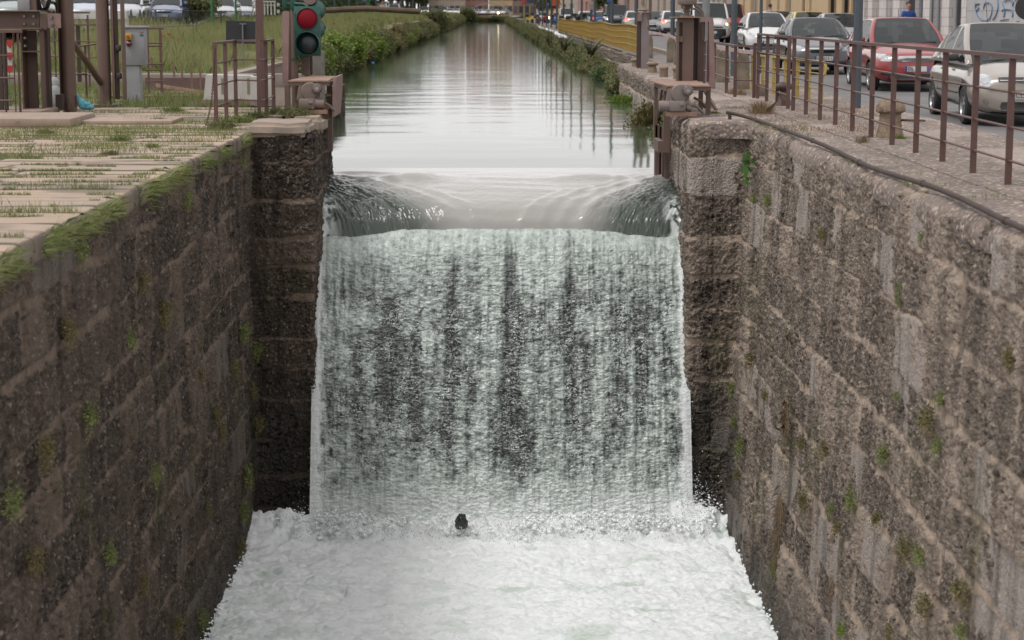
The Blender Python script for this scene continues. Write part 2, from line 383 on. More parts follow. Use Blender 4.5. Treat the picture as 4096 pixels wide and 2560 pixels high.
def masonry(name, path, du, side, zt, zb, dv, seed, m, label, granite=.03, lean=0.0, rough=1.0, courses=.46, wetx=None, cy=0):
    S = resample(path, du); p = np.array([s[0] for s in S]); d = np.array([s[1] for s in S])
    nrm = np.stack([d[:, 1], -d[:, 0]], 1) * side
    u = np.concatenate([[0], np.cumsum(np.hypot(*(p[1:] - p[:-1]).T))])
    nv = int((zt - zb) / dv) + 1; z = np.linspace(zt, zb, nv)
    U, Z = np.meshgrid(u, z, indexing='ij'); D = zt - Z
    rg = np.random.default_rng(seed)
    Uw = U + .07 * (fbm(U * 2.2, D * 2.2, 3, seed) - .5); Dw = D + .09 * (fbm(U * 1.3, D * 2, 3, seed + 3) - .5) + cy
    vb = np.concatenate([[0], np.cumsum(rg.uniform(courses * .82, courses * 1.2, 30))])
    ci = np.clip(np.searchsorted(vb, Dw) - 1, 0, 29)
    dvd = np.minimum(Dw - vb[ci], vb[ci + 1] - Dw)
    ub = np.stack([np.cumsum(rg.uniform(.42, 1.25, 90)) - rg.uniform(.3, 2) for _ in range(30)])
    bi = np.zeros_like(ci); dud = np.zeros_like(U)
    for c in range(30):
        q = ci == c
        if not q.any(): continue
        k = np.clip(np.searchsorted(ub[c], Uw[q]), 1, 89); bi[q] = k
        dud[q] = np.minimum(Uw[q] - ub[c][k - 1], ub[c][k] - Uw[q])
    pier = (p[:, 1] > YP - .02)[:, None] & (Z < 9); dud = np.where(pier, 1.0, dud); bi = np.where(pier, 0, bi)
    rnd = _hash(ci, bi, seed + 1); rnd2 = _hash(ci, bi, seed + 2)
    e = fbm(U * 9, D * 9, 3, seed + 8) * .05
    band = fbm(U * .9, D * 1.2, 3, seed + 31)
    mw = .006 + .032 * sst(.45, .66, band)
    mort = 1 - sst(mw, mw + .022, np.minimum(dvd, dud * 1.9) + e - .02)
    gr = (rnd2 < granite).astype(float) * (1 - mort) * sst(.36, .44, fbm(U * 3, D * 3, 3, seed + 60))
    f1 = fbm(U * 5, D * 5, 4, seed + 11) - .5; f2 = fbm(U * 24, D * 24, 3, seed + 12) - .5
    wq = .5 * (fbm(U * 11, D * 11, 3, seed + 23) - .5); w1, _ = worley(U * 9 + wq * 2, D * 12 - wq * 2, seed + 21); w2, _ = worley(U * 26, D * 26, seed + 22)
    pit = (1 - sst(.05, .3, w1)) * sst(.5, .66, fbm(U * 3.2, D * 3.2, 4, seed + 24)) * .8
    k = (1 - .75 * gr) * (1 - .7 * mort)
    disp = -.012 * mort + (rnd - .5) * .05 * (1 - mort) + rough * k * (.08 * f1 + .055 * f2 + .03 * (.5 - w2)) - .07 * pit * (1 - mort) * (1 - gr)
    disp += .05 * (fbm(U * .5, D * .5, 2, seed + 77) - .5)
    disp -= .06 * (1 - sst(0, .1, D)) ** 2 * (1 + 2 * (vn(U * 3, U * 0, seed) - .3))
    side_wall = np.clip(1 - np.abs(nrm[:, 1]), 0, 1)[:, None]
    lx = (lean - .06 * np.clip((YP - p[:, 1]) / 5.5, 0, 1.5))[:, None] * D / 5.6 if lean else 0 * D
    X = p[:, 0][:, None] + nrm[:, 0][:, None] * disp + np.sign(nrm[0, 0]) * lx * ((p[:, 0] * side > -9) & (np.abs(p[:, 0] - p[0, 0]) < .5))[:, None]
    Y = p[:, 1][:, None] + nrm[:, 1][:, None] * disp
    P = np.stack([X, Y, Z + 0 * X], 2)
    yy = p[:, 1][:, None] + 0 * Z
    wet = sst(-4.3, -5.5, Z + 1.3 * (fbm(U * 1.5, D * 1.5, 4, seed + 40) - .5)) * .9
    near = sst(25.2, 27, yy) * sst(-2.9, -4.2, Z + .9 * (fbm(U * 2, D, 3, seed + 43) - .5)); wet = np.maximum(wet, near * .92)
    if wetx is not None:
        for y0, wd, z0 in wetx:
            wet = np.maximum(wet, .85 * np.exp(-((yy - y0 - .12 * (fbm(D * 2, D * 0, 2, 5) - .5)) / wd) ** 2) * sst(z0 + .2, z0 - .5, Z))
    moss = .6 * sst(.6, .74, fbm(U * 1.7, D * .9, 4, seed + 50)) * sst(-.6, -2.5, Z)
    o4 = np.ones_like(U)
    A1 = np.stack([mort, rnd, gr, o4], 2); A2 = np.stack([wet, moss, pit, o4], 2)
    o = grid(name, P, m, {'m1': A1, 'm2': A2}, flip=side > 0)
    return tag(o, label, 'wall')

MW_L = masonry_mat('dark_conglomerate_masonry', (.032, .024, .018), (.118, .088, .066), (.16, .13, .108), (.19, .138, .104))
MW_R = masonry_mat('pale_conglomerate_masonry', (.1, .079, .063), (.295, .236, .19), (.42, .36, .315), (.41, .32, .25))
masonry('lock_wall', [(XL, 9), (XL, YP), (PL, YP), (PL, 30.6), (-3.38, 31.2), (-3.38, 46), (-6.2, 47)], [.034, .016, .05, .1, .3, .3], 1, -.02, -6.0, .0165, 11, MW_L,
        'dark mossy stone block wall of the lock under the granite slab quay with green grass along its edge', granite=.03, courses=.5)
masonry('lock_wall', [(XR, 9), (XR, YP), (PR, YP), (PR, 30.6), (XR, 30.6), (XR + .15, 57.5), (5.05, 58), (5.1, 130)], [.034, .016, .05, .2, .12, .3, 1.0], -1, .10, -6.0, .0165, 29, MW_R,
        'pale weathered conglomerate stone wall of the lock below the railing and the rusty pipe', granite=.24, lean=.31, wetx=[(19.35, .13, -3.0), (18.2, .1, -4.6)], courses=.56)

# ------------------------------------------------------------------ left quay: long granite slabs with a rounded coping edge
def quay_left():
    t = NT('granite_slabs'); jo, rnd, dirt = t.attr('m1')
    c = t.mix(t.ramp(t.noise(2.2, 7, .6), [(.35, 0), (.65, 1)]), (.37, .268, .185), (.285, .208, .148))
    c = t.mix(t.ramp(t.noise(60, 4, .7), [(.4, 0), (.62, .35)]), c, (.16, .12, .095))
    c = t.mix(t.math('MULTIPLY', rnd, .45), c, (.2, .165, .145))
    c = t.mix(t.ramp(t.noise(3, 6, .65, (.5, 3, 3)), [(.56, 0), (.72, .6)]), c, (.2, .155, .125))
    c = t.mix(dirt, c, (.085, .065, .05)); c = t.mix(jo, c, (.05, .045, .028))
    t.set(Base_Color=c, Roughness=.85); t.bump(t.noise(45, 6), .5, .008)
    rg = np.random.default_rng(3)
    yb = [9.0]
    while yb[-1] < 33.5: yb.append(yb[-1] + rg.uniform(.27, .56) * (1 if yb[-1] < 27 else 1.3))
    yb = np.array(yb); global SLABS; SLABS = yb
    ys = np.arange(9.2, 33.4, .026)
    tx = np.concatenate([np.arange(-16, -8, .16), np.arange(-8, -3.24, .045)])
    arc = [(-3.205 + .055 * math.sin(a) - .0, -.055 + .055 * math.cos(a)) for a in np.linspace(.15, 1.57, 6)] + [(-3.15, -.1), (-3.15, -.15), (-3.155, -.19), (-3.2, -.21), (-3.24, -.21)]
    U, Y = np.meshgrid(np.arange(len(tx) + len(arc)), ys, indexing='ij')
    X = np.concatenate([tx, [a[0] for a in arc]])[:, None] + 0 * Y; Z = np.concatenate([tx * 0, [a[1] for a in arc]])[:, None] + 0 * Y
    Yw = Y + .008 * (fbm(X * 1.5, Y * 3, 3, 4) - .5)
    ri = np.clip(np.searchsorted(yb, Yw) - 1, 0, len(yb) - 2)
    d = np.minimum(Yw - yb[ri], yb[ri + 1] - Yw)
    xb = np.stack([-3.15 - np.cumsum(rg.uniform(1.1, 2.9, 14)) for _ in yb])
    dx = np.full_like(X, 9.); bi = np.zeros_like(X)
    for j in range(14):
        q = xb[ri, j]; dx = np.minimum(dx, np.abs(X - q)); bi += X < q
    dd = np.minimum(d, dx); rnd = _hash(ri, bi, 5); rh = _hash(ri, ri * 0, 6)
    jw = .006 + .016 * fbm(X * 1.2, Y * 1.2, 2, 44)
    joint = 1 - sst(jw, jw + .014, dd)
    Z = Z - .010 * (1 - sst(0, jw + .02, dd)) + (rnd - .5) * .014 + .012 * (fbm(X * 3, Y * 3, 3, 9) - .5)
    edge = sst(-3.5, -3.2, X); X = X + edge * ((rh - .5) * .035 + .03 * (fbm(Y * 6, Y * 0, 3, 12) - .5)) - edge * .012 * (1 - sst(0, .04, d))
    Z = Z + edge * (rh - .5) * .012
    dirt = sst(.56, .74, fbm(X * .9, Y * 1.1, 4, 66)) * .7 + .6 * (1 - sst(.0, .06, dd))
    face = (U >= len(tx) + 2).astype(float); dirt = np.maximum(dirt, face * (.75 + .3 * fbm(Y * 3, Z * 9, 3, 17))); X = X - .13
    P = np.stack([X, Y, Z], 2); o4 = np.ones_like(X)
    o = grid('pavement', P, t.m, {'m1': np.stack([joint, rnd, np.clip(dirt, 0, 1), o4], 2)}, flip=False)
    tag(o, kind='structure', label='pale granite slab paving of the left quay with grassy joints')
quay_left()
capm = mat('cap_stone', (.36, .28, .22), (.25, .2, .16), 3, .85, bump=.008, bscale=30, spots=((.16, .13, .1), 9, .64))
def rough_block(mb, x0, x1, y0, y1, z0, z1, seed, r=.06, amp=.025):
    b = bmesh.new(); bmesh.ops.create_cube(b, size=1); bmesh.ops.scale(b, vec=(x1 - x0, y1 - y0, z1 - z0), verts=b.verts)
    bmesh.ops.bevel(b, geom=b.edges[:], offset=r, segments=3, affect='EDGES')
    bmesh.ops.subdivide_edges(b, edges=[e for e in b.edges if e.calc_length() > .12], cuts=5, use_grid_fill=True)
    bmesh.ops.translate(b, vec=((x0 + x1) / 2, (y0 + y1) / 2, (z0 + z1) / 2), verts=b.verts)
    from mathutils import noise as mn
    for v in b.verts: v.co += mn.noise_vector(v.co * 4 + Vector((seed, 0, 0))) * amp
    b.verts.index_update(); mb._add([v.co.copy() for v in b.verts], [[v.index for v in f.verts] for f in b.faces]); b.free()
m = MB(); rough_block(m, -3.38, -2.5, 26.95, 28.1, -.1, .1, 1); o = m.build('cap_stone', capm, smooth=60)
tag(o, 'large rounded granite cap stone on top of the left pier beside the weeds', 'stone')
m = MB(); rough_block(m, -2.9, -2.4, 28.16, 28.9, -.14, .12, 5, .07); o = m.build('cap_stone', capm, smooth=60)
tag(o, 'smaller rounded cap stone behind the large one, below the left gate motor', 'stone')
m = MB(); m.bb(-9.4, -5.9, 27.6, 29.3, .0, .13, bev=.03); m.bb(-6.0, -4.6, 28.3, 29.4, -.01, .06, bev=.02)
tag(m.build('plinth', mat('plinth_concrete', (.4, .3, .235), (.3, .23, .18), 3, .9, bump=.008, spots=((.16, .13, .11), 6, .62))), 'low raised concrete strip across the left quay in front of the brown gate frame', 'plinth')

# ------------------------------------------------------------------ right quay: exposed pebble concrete
def quay_right():
    t = NT('pebble_concrete'); e_, wr, dk = t.attr('m1')
    v = t.vor(21, (1, 1, 1)); s = t.n('SeparateColor'); t.l(v.outputs['Color'], s.inputs[0])
    peb = t.ramp(s.outputs[0], [(0, (.06, .045, .04)), (.35, (.16, .12, .1)), (.7, (.27, .21, .175)), (.93, (.42, .35, .3)), (1, (.5, .36, .24))])
    c = t.mix(t.ramp(t.noise(1.3, 7, .6), [(.35, 0), (.65, 1)]), (.11, .085, .072), (.175, .14, .12))
    c = t.mix(t.math('MULTIPLY', t.ramp(v.outputs['Distance'], [(.3, 1), (.62, 0)]), .8), c, peb)
    c = t.mix(t.ramp(t.noise(2.6, 8, .68), [(.5, 0), (.66, .6)]), c, (.06, .045, .038))
    c = t.mix(t.math('MULTIPLY', wr, .6), c, (.3, .24, .21))
    t.set(Base_Color=c, Roughness=.88)
    b = t.bump(t.math('SUBTRACT', 1, v.outputs['Distance']), .9, .02); t.bump(t.noise(40, 6), .5, .008, b)
    ys = np.concatenate([np.arange(9.2, 31, .035), np.arange(31, 58.2, .11)])
    arc = [(3.50, -.12), (3.485, -.06), (3.49, -.0), (3.505, .04), (3.53, .075), (3.57, .10), (3.63, .115)]
    tx = np.concatenate([np.arange(3.68, 6.1, .045), [6.14, 6.22]])
    xs = np.concatenate([[a[0] for a in arc], tx]); zs = np.concatenate([[a[1] for a in arc], tx * 0 + .12])
    X, Y = np.meshgrid(xs, ys, indexing='ij'); Z = zs[:, None] + 0 * Y
    k = 1 - sst(3.5, 3.95, X); rag = fbm(Y * 2.5, Y * 0 + 1, 4, 31) - .5
    inn = (X < 3.75) & (Y < 58.2)
    X = X + k * (.17 * rag + .03); Z = Z - k * .07 * sst(.05, .3, rag) * 2 + .02 * (fbm(X * 2, Y * 2, 4, 41) - .5) + .014 * (fbm(X * 12, Y * 12, 3, 43) - .5)
    # behind the pier the quay reaches out to the gate opening
    ext = sst(YP - .12, YP + .05, Y) * (1 - sst(30.55, 30.7, Y)); X = X - ext * k * (XR - PR - .03) * 1.0
    X = X + .17 * sst(30.6, 57.8, Y) * k
    X = X + .06 * (X < 4.2); P = np.stack([X, Y, Z], 2); o4 = np.ones_like(X)
    wr = sst(.5, .7, fbm(X * .7, Y * .4, 3, 51))
    o = grid('pavement', P, t.m, {'m1': np.stack([k, wr, wr * 0, o4], 2)}, flip=True)
    tag(o, kind='structure', label='pebble concrete walkway of the right quay')
quay_right()

# ------------------------------------------------------------------ road, pavements, ground
def ribbon(name, xs, ys, zf, m, kind='structure', label=None, flip=True):
    X, Y = np.meshgrid(np.array(xs, float), np.array(ys, float), indexing='ij'); Z = np.vectorize(zf)(X, Y)
    return tag(grid(name, np.stack([X, Y, Z], 2), m, flip=not flip), label, kind=kind)
YS = [8, 15, 20, 25, 32, 38, 43, 50, 60, 70, 80, 90, 110, 130, 160, 200, 260, 330, 400, 480, 700]
def xr(y): return float(np.interp(y, [0, 35, 60, 120, 700], [0, 0, 0, .0, 0]))
ribbon('road', [6.36, 8, 10, 12.4], YS, lambda x, y: road_z(y) + .004, M['asphalt'])
ribbon('road', [12.4, 14.0], YS, lambda x, y: road_z(y) + .008, M['asphalt'], label='parking strip along the facades')
m = MB()
for i in range(len(YS) - 1):
    a, b = YS[i], YS[i + 1]
    if a < 58: m.bar((6.28, a, road_z(a) + .02), (6.28, b, road_z(b) + .02), .15, .26)
    else: m.bar((6.28, a, road_z(a) + .02), (6.28, b, road_z(b) + .02), .16, .24)
    m.bar((14.02, a, road_z(a) + .03), (14.02, b, road_z(b) + .03), .14, .2)
tag(m.build('kerb', M['kerb']), kind='structure')
ribbon('pavement', [14.09, 14.3, 14.75], YS, lambda x, y: road_z(y) + .125, mat('pavement_stone', (.3, .27, .25), (.22, .2, .19), 2, .85), label='far pavement at the foot of the facades')
ribbon('pavement', [5.08, 5.6, 6.2], [57.9] + [y for y in YS if y > 58], lambda x, y: .125 + (road_z(y) - .12) * .6, mat('walkway', (.2, .175, .165), (.15, .13, .125), 1.5, .88, bump=.004), label='asphalt walkway behind the yellow fence')

def zg(x, y):
    """meadow level left of the canal"""
    z = float(np.interp(y, [30, 33.3, 36.5, 44, 44.6, 60, 95, 130, 600], [-.03, -.03, -.06, -.06, .25, .36, .56, .98, .98]))
    if y > 60: z = z + (1.0 - z) * float(np.interp(x, [-30, -14.6, -12.2], [1, 1, 0]))
    z = z - .25 * float(np.interp(x, [-7.2, -6.2], [0, 1])) * (1 if y > 40 else 0)
    return z
ribbon('ground', [-600, -200, -60, -30, -22, -17, -14.6, -13, -12, -10, -8, -7.2, -6.15], [33.2, 36, 40, 43.9, 44.6, 50, 60, 70, 82, 95, 110, 130, 200, 330, 480, 700, 1500],
       lambda x, y: zg(x, y), mat('meadow_soil', (.15, .155, .05), (.1, .1, .04), .8, .95))
ribbon('ground', [-6.3, -5, -3.4], [33.2, 36, 40, 46], lambda x, y: -.05, M['earth'], label='earth strip behind the left pier')
ribbon('ground', [-2500, -600, -200, -16], [-50, 9, 33.2], lambda x, y: -.06, M['earth'], label='earth behind the left quay')
ribbon('ground', [14.7, 40, 200, 2500], [-50, 60, 200, 700, 2500], lambda x, y: -.3, M['earth'], label='earth behind the facades')
ribbon('ground', [-2500, -6, 4, 14.8], [486, 900, 2600], lambda x, y: .72, M['earth'], label='earth beyond the end of the canal')
ribbon('road', [-20.5, -14.4], [55, 80, 120, 200, 330, 480], lambda x, y: 1.012, M['asphalt'], label='road beyond the meadow with parked cars')
ribbon('road', [-60, 60], [487, 489.5, 493], lambda x, y: .95, M['asphalt'], label='cross street at the end of the canal')
# ------------------------------------------------------------------ water
def water_mat(name, deep, ripple):
    t = NT(name); t.set(Base_Color=deep, Roughness=.045, Specular_IOR_Level=.5, IOR=1.33)
    h1 = t.noise(1.0, 4, .55, (.35, 1.1, 1)); h2 = t.noise(5.0, 4, .6, (.45, 1.5, 1)); h3 = t.noise(26, 3, .6, (.6, 1.3, 1))
    h = t.math('ADD', t.math('MULTIPLY', h1, ripple[0]), t.math('ADD', t.math('MULTIPLY', h2, ripple[1]), t.math('MULTIPLY', h3, ripple[2])))
    t.bump(h, 1.0, 1.0); return t.m
CREST = [(31.0, -.84), (30.5, -.868), (30.0, -.90), (29.6, -.945), (29.2, -1.0), (28.85, -1.065), (28.55, -1.135), (28.32, -1.24), (28.17, -1.42), (28.09, -1.66)]
DRAW = ([30.9, 31, 32.5, 34, 37, 45], [-.838, -.84, -.79, -.76, -.725, -.70])
WMAT = water_mat('canal_water', (.05, .07, .042), (.0042, .0017, .00018))
ys = np.concatenate([np.arange(31.0, 60, .25), np.geomspace(60, 487, 160)])
X, Y = np.meshgrid(np.linspace(-6.6, 5.2, 60), ys, indexing='ij')
Z = np.interp(Y, *DRAW) + .012 * (fbm(X * .6, Y * .9, 3, 2) - .5) * sst(30.5, 34, Y)
tag(grid('water', np.stack([X, Y, Z], 2), WMAT, flip=True), 'calm grey green canal water above the gate', kind='structure')

# crest: glassy tongue bending over the gate, rough wings at both sides
def crest():
    x = np.linspace(-2.62, 2.9, 520); s = np.linspace(0, 1, 300)
    L9 = np.linspace(0, 1, 10); k = np.ones(15) / 15
    cy = np.interp(s, L9, [c[0] for c in CREST]); cz = np.interp(s, L9, [c[1] for c in CREST])
    pad = lambda q: np.concatenate([q[0] - (q[1] - q[0]) * np.arange(7, 0, -1), q, q[-1] + (q[-1] - q[-2]) * np.arange(1, 8)])
    cz = np.convolve(pad(cz), k, 'valid'); cy = np.convolve(pad(cy), k, 'valid')
    X, S = np.meshgrid(x, s, indexing='ij'); Y = cy[None, :] + 0 * X; Z = cz[None, :] + 0 * X
    # oblique shock waves from both gate slots
    xl = -2.3 + (1 - (Y - 28.2) / 1.9) * 1.75; xr_ = 2.65 - (1 - (Y - 28.2) / 1.75) * 1.25
    act = sst(30.5, 29.7, Y)
    wob = .18 * (fbm(Y * 2.3, X * .4, 3, 8) - .5)
    gl = np.exp(-((X - xl - wob) / .16) ** 2) + .5 * np.exp(-((X - xl - .42 - wob) / .12) ** 2)
    gr = np.exp(-((X - xr_ + wob) / .14) ** 2) + .55 * np.exp(-((X - xr_ + .35 - wob) / .09) ** 2) + .35 * np.exp(-((X - xr_ + .62 - wob) / .08) ** 2)
    Z += act * (.06 * gl + .05 * gr)
    wl = sst(.25, -.7, X - xl - wob) * act; wr = sst(-.25, .6, X - xr_ + wob) * act; wing = np.maximum(wl, wr)
    sk = np.where(X < .1, 1, -1) * .75; q1, q2 = X + sk * Y, X * .35 - Y * sk; chop = 1 - np.abs(2 * fbm(q1 * 7, q2 * 3.2, 4, 20, .58) - 1)
    chop2 = 1 - np.abs(2 * fbm(q1 * 22, q2 * 11, 3, 21, .6) - 1)
    Z += wing * (.07 * (chop - .72) + .018 * (chop2 - .7) + .02) 
    Z += .10 * np.exp(-((X + 1.15 - .5 * (Y - 29.9)) / .38) ** 2 - ((Y - 29.85) / .22) ** 2) + .06 * np.exp(-((X - 1.5) / .5) ** 2 - ((Y - 29.95) / .18) ** 2) + .035 * np.exp(-((X + 2.1) / .5) ** 2 - ((Y - 30.4) / .12) ** 2)
    fold = .5 + (Y - 28.2) * .75; Z += .045 * sst(29.3, 28.8, Y) * np.where(X > fold, np.exp(-((X - fold) / .42) ** 2), np.exp(-((X - fold) / .10) ** 2))
    Z += .022 * (fbm(X * .8, Y * 3.2, 3, 37) - .5) * sst(31, 30.3, Y) * (1 - wing)
    Z += act * (1 - wing) * (.005 * np.sin(Y * 16 + 2.2 * np.sin(X * 1.3)) * sst(28.5, 29.3, Y) + .035 * (fbm(X * .9 + 3, Y * 1.6, 3, 30) - .5) + .008 * (fbm(X * 9, Y * 14, 3, 33) - .5))
    Z += sst(30.3, 30.0, Y) * .006 * (fbm(X * 14, Y * 20, 3, 35) - .5)
    edge = np.maximum(sst(.35, 0, X - PL), sst(.3, 0, PR - X)) * sst(28.9, 28.2, Y)
    foam = np.clip(edge * sst(.35, .6, fbm(X * 9, Y * 14, 4, 50)) + wing * sst(.60, .66, 1 - np.abs(2 * fbm(q1 * 9, q2 * 5, 4, 51) - 1) - .33) * .1 * sst(29.6, 28.6, Y), 0, 1)
    t = NT('crest_water'); fo, wi, _ = t.attr('m1')
    c = t.mix(fo, t.mix(t.math('POWER', wi, 1.4), (.28, .272, .255), (.06, .072, .062)), (.6, .63, .62))  # wings darker: deep green water, with dark reflections painted into the colour
    t.set(Base_Color=c, Roughness=t.math('ADD', .05, t.math('MULTIPLY', fo, .4)), IOR=1.33)
    t.bump(t.noise(30, 4, .6, (.6, 1.2, 1)), .5, .006)
    o4 = np.ones_like(X)
    o = grid('water', np.stack([X, Y, Z], 2), t.m, {'m1': np.stack([foam, wing, foam * 0, o4], 2)}, flip=False)
    tag(o, 'smooth water bending over the crest of the closed gate with rough wings', kind='structure')
crest()

# the falling sheet
def fall():
    nx, nz = 560, 560
    x = np.linspace(PL - .05, PR + .05, nx); t = np.linspace(0, 1, nz)
    X, T = np.meshgrid(x, t, indexing='ij'); z = -1.50 - 4.2 * T - (.10 * sst(-1.0, -2.2, X) + .10 * sst(1.2, 2.4, X) - .035 * (fbm(X * 7, X * 0, 3, 99) - .5)) * (1 - T); yb = 28.13 - 1.66 * T ** .62
    spread = 1.0 + .012 * T; X = (X - .145) * spread + .145
    u, v = X, -z
    def cols(lst): return sum(a * np.exp(-((u - c - .05 * (fbm(v * 1.3, u * 0 + c, 2, int(abs(c) * 90)) - .5)) / w_) ** 2) for c, w_, a in lst)
    def col(c, w0, w1, t0, t1, a):
        cc = c + .09 * (fbm(v * .9, v * 0 + c * 7, 3, 77) - .5) + .12 * (c - .15) * T * .3; ww_ = (w0 + (w1 - w0) * np.clip(T / .6, 0, 1)) * (.7 + .6 * fbm(v * 2.2, v * 0 + c * 3, 3, 78))
        rag = .16 * (fbm(u * 7, v * 2.5, 3, 79) - .5)
        return a * np.exp(-np.abs((u - cc) / ww_) ** 2.4) * sst(t0 - .06, t0 + .16, T + rag) * (1 - sst(t1 - .16, t1 + .06, T + rag))
    cs = [(-.55, .05, .11, .06, .80, .85), (-.78, .04, .08, .25, .72, .5), (-1.02, .05, .13, .22, .76, .7), (-1.45, .08, .22, .18, .74, .75), (-1.85, .05, .16, .3, .70, .6), (.27, .06, .24, .0, .85, 1.1), (-.18, .04, .07, .12, .5, .5), (-.3, .04, .1, .45, .74, .5), (1.12, .05, .13, .06, .78, .85), (1.32, .03, .08, .2, .7, .55), (1.78, .05, .14, .22, .72, .75), (2.08, .04, .12, .18, .68, .75), (.72, .04, .08, .3, .66, .4), (.9, .03, .06, .42, .8, .4)]
    dark = 0
    for c_ in cs: dark = np.maximum(dark, col(*c_))
    vz = sst(.0, .3, T) * (1 - sst(.72, .92, T)); side = np.maximum(sst(-1.9, -2.3, u), sst(2.25, 2.6, u))
    dark = np.clip(dark, 0, 1) * (1 - side)
    ww = .06 * (fbm(u * 5, v * 5, 3, 74) - .5)
    w1, c1 = worley((u + ww) * 10, (v + ww) * 21, 80); w2, c2 = worley(u * 24, v * 46, 81)
    streak = fbm(u * 16, v * 1.3, 3, 83) - .5
    rip = 1 - np.abs(2 * fbm(u * 6.5 + 1.5 * ww, v * 15, 4, 84, .6) - 1)
    amp = sst(0, .1, T)
    disp = amp * (.016 * (.5 - w1) + .012 * (.5 - w2) + .022 * (rip - .75) + .045 * streak) - .03 * dark * amp
    disp += .06 * (fbm(u * 1.6, v * .35, 3, 85) - .5) * amp; inn = np.minimum(sst(0, .25, u - PL + .02), sst(0, .25, PR + .02 - u)); disp = disp * (.25 + .75 * inn)
    n = fbm(u * 11, v * 15, 5, 90, .62)
    n2 = fbm(u * 30, v * 34, 3, 91, .62)
    mott = sst(.42, .62, fbm(u * 2.2, v * 1.4, 4, 92)) * vz
    aer = .68 - .64 * dark - .30 * mott + .9 * (n - .5) * (.3 + .7 * vz) + .15 * (n2 - .5) + .25 * streak + .34 * sst(.70, .94, T)
    fine = (w2 < .18) * (c2 > .8) * .55 * sst(.1, .3, T)
    ew = .05 + .26 * (fbm(v * 4, u * 9, 4, 95) - .25) * (.4 + T)
    white = np.maximum(sst(1.0, .15, (u - PL) / ew), sst(1.0, .15, (PR - u) / ew)) * sst(.02, .12, T)
    white = np.clip(white * .8 + fine * .7 + .75 * sst(.83, .98, T + .14 * (fbm(u * 3, v * 3, 3, 96) - .5)), 0, 1)
    Y = yb - disp * 1.0 - .03 * white; Zz = z + disp * .35
    # the crest line hides the top edge: tuck it in
    tt = NT('falling_water'); ae, wh, dk = tt.attr('m1')
    def nz(scale, det, sc, dist=0):
        x = tt.n('TexNoise', Scale=scale, Detail=det, Roughness=.6); x.inputs['Distortion'].default_value = dist; tt.l(tt.co(sc), x.inputs[0]); return x.outputs['Fac']
    f1 = nz(9, 4, (1, 1, 1.8), .8); f2 = nz(8, 3, (1, 1, 1.7), 1.6)
    aa = tt.math('ADD', ae, tt.math('MULTIPLY', tt.math('SUBTRACT', f1, .5), tt.math('ADD', .4, tt.math('MULTIPLY', dk, .8))))
    f3 = nz(17, 3, (1, 1, .09)); aa = tt.math('ADD', aa, tt.math('MULTIPLY', tt.math('SUBTRACT', f3, .5), .7))
    c = tt.ramp(aa, [(.0, (.034, .037, .035)), (.22, (.06, .066, .061)), (.42, (.15, .168, .155)), (.62, (.285, .325, .298)), (.85, (.42, .46, .43)), (1, (.54, .58, .555))])
    ln = tt.ramp(tt.math('ABSOLUTE', tt.math('SUBTRACT', f2, .5)), [(.0, 1), (.02, .6), (.045, 0)])
    ln = tt.math('MULTIPLY', ln, tt.ramp(nz(5, 3, (1, 1, 1)), [(.4, .1), (.6, .9)]))
    c = tt.mix(tt.math('MULTIPLY', ln, dk), c, (.62, .68, .65))  # thin bright glint lines painted into the colour of the sheet
    c = tt.mix(wh, c, (.74, .76, .755))
    tt.set(Base_Color=c, Roughness=tt.math('ADD', .1, tt.math('MULTIPLY', wh, .5)), IOR=1.33, Specular_IOR_Level=.6)
    b_ = tt.bump(f1, .8, .014); tt.bump(f2, .8, .02, b_)
    o4 = np.ones_like(X)
    o = grid('waterfall', np.stack([X, Y, Zz], 2), tt.m, {'m1': np.stack([np.clip(aer, 0, 1), white, sst(.03, .3, T) * (1 - sst(.8, 1, T)), o4], 2)}, flip=False)
    tag(o, 'pale green sheet of water falling over the lock gate', kind='structure')
fall()

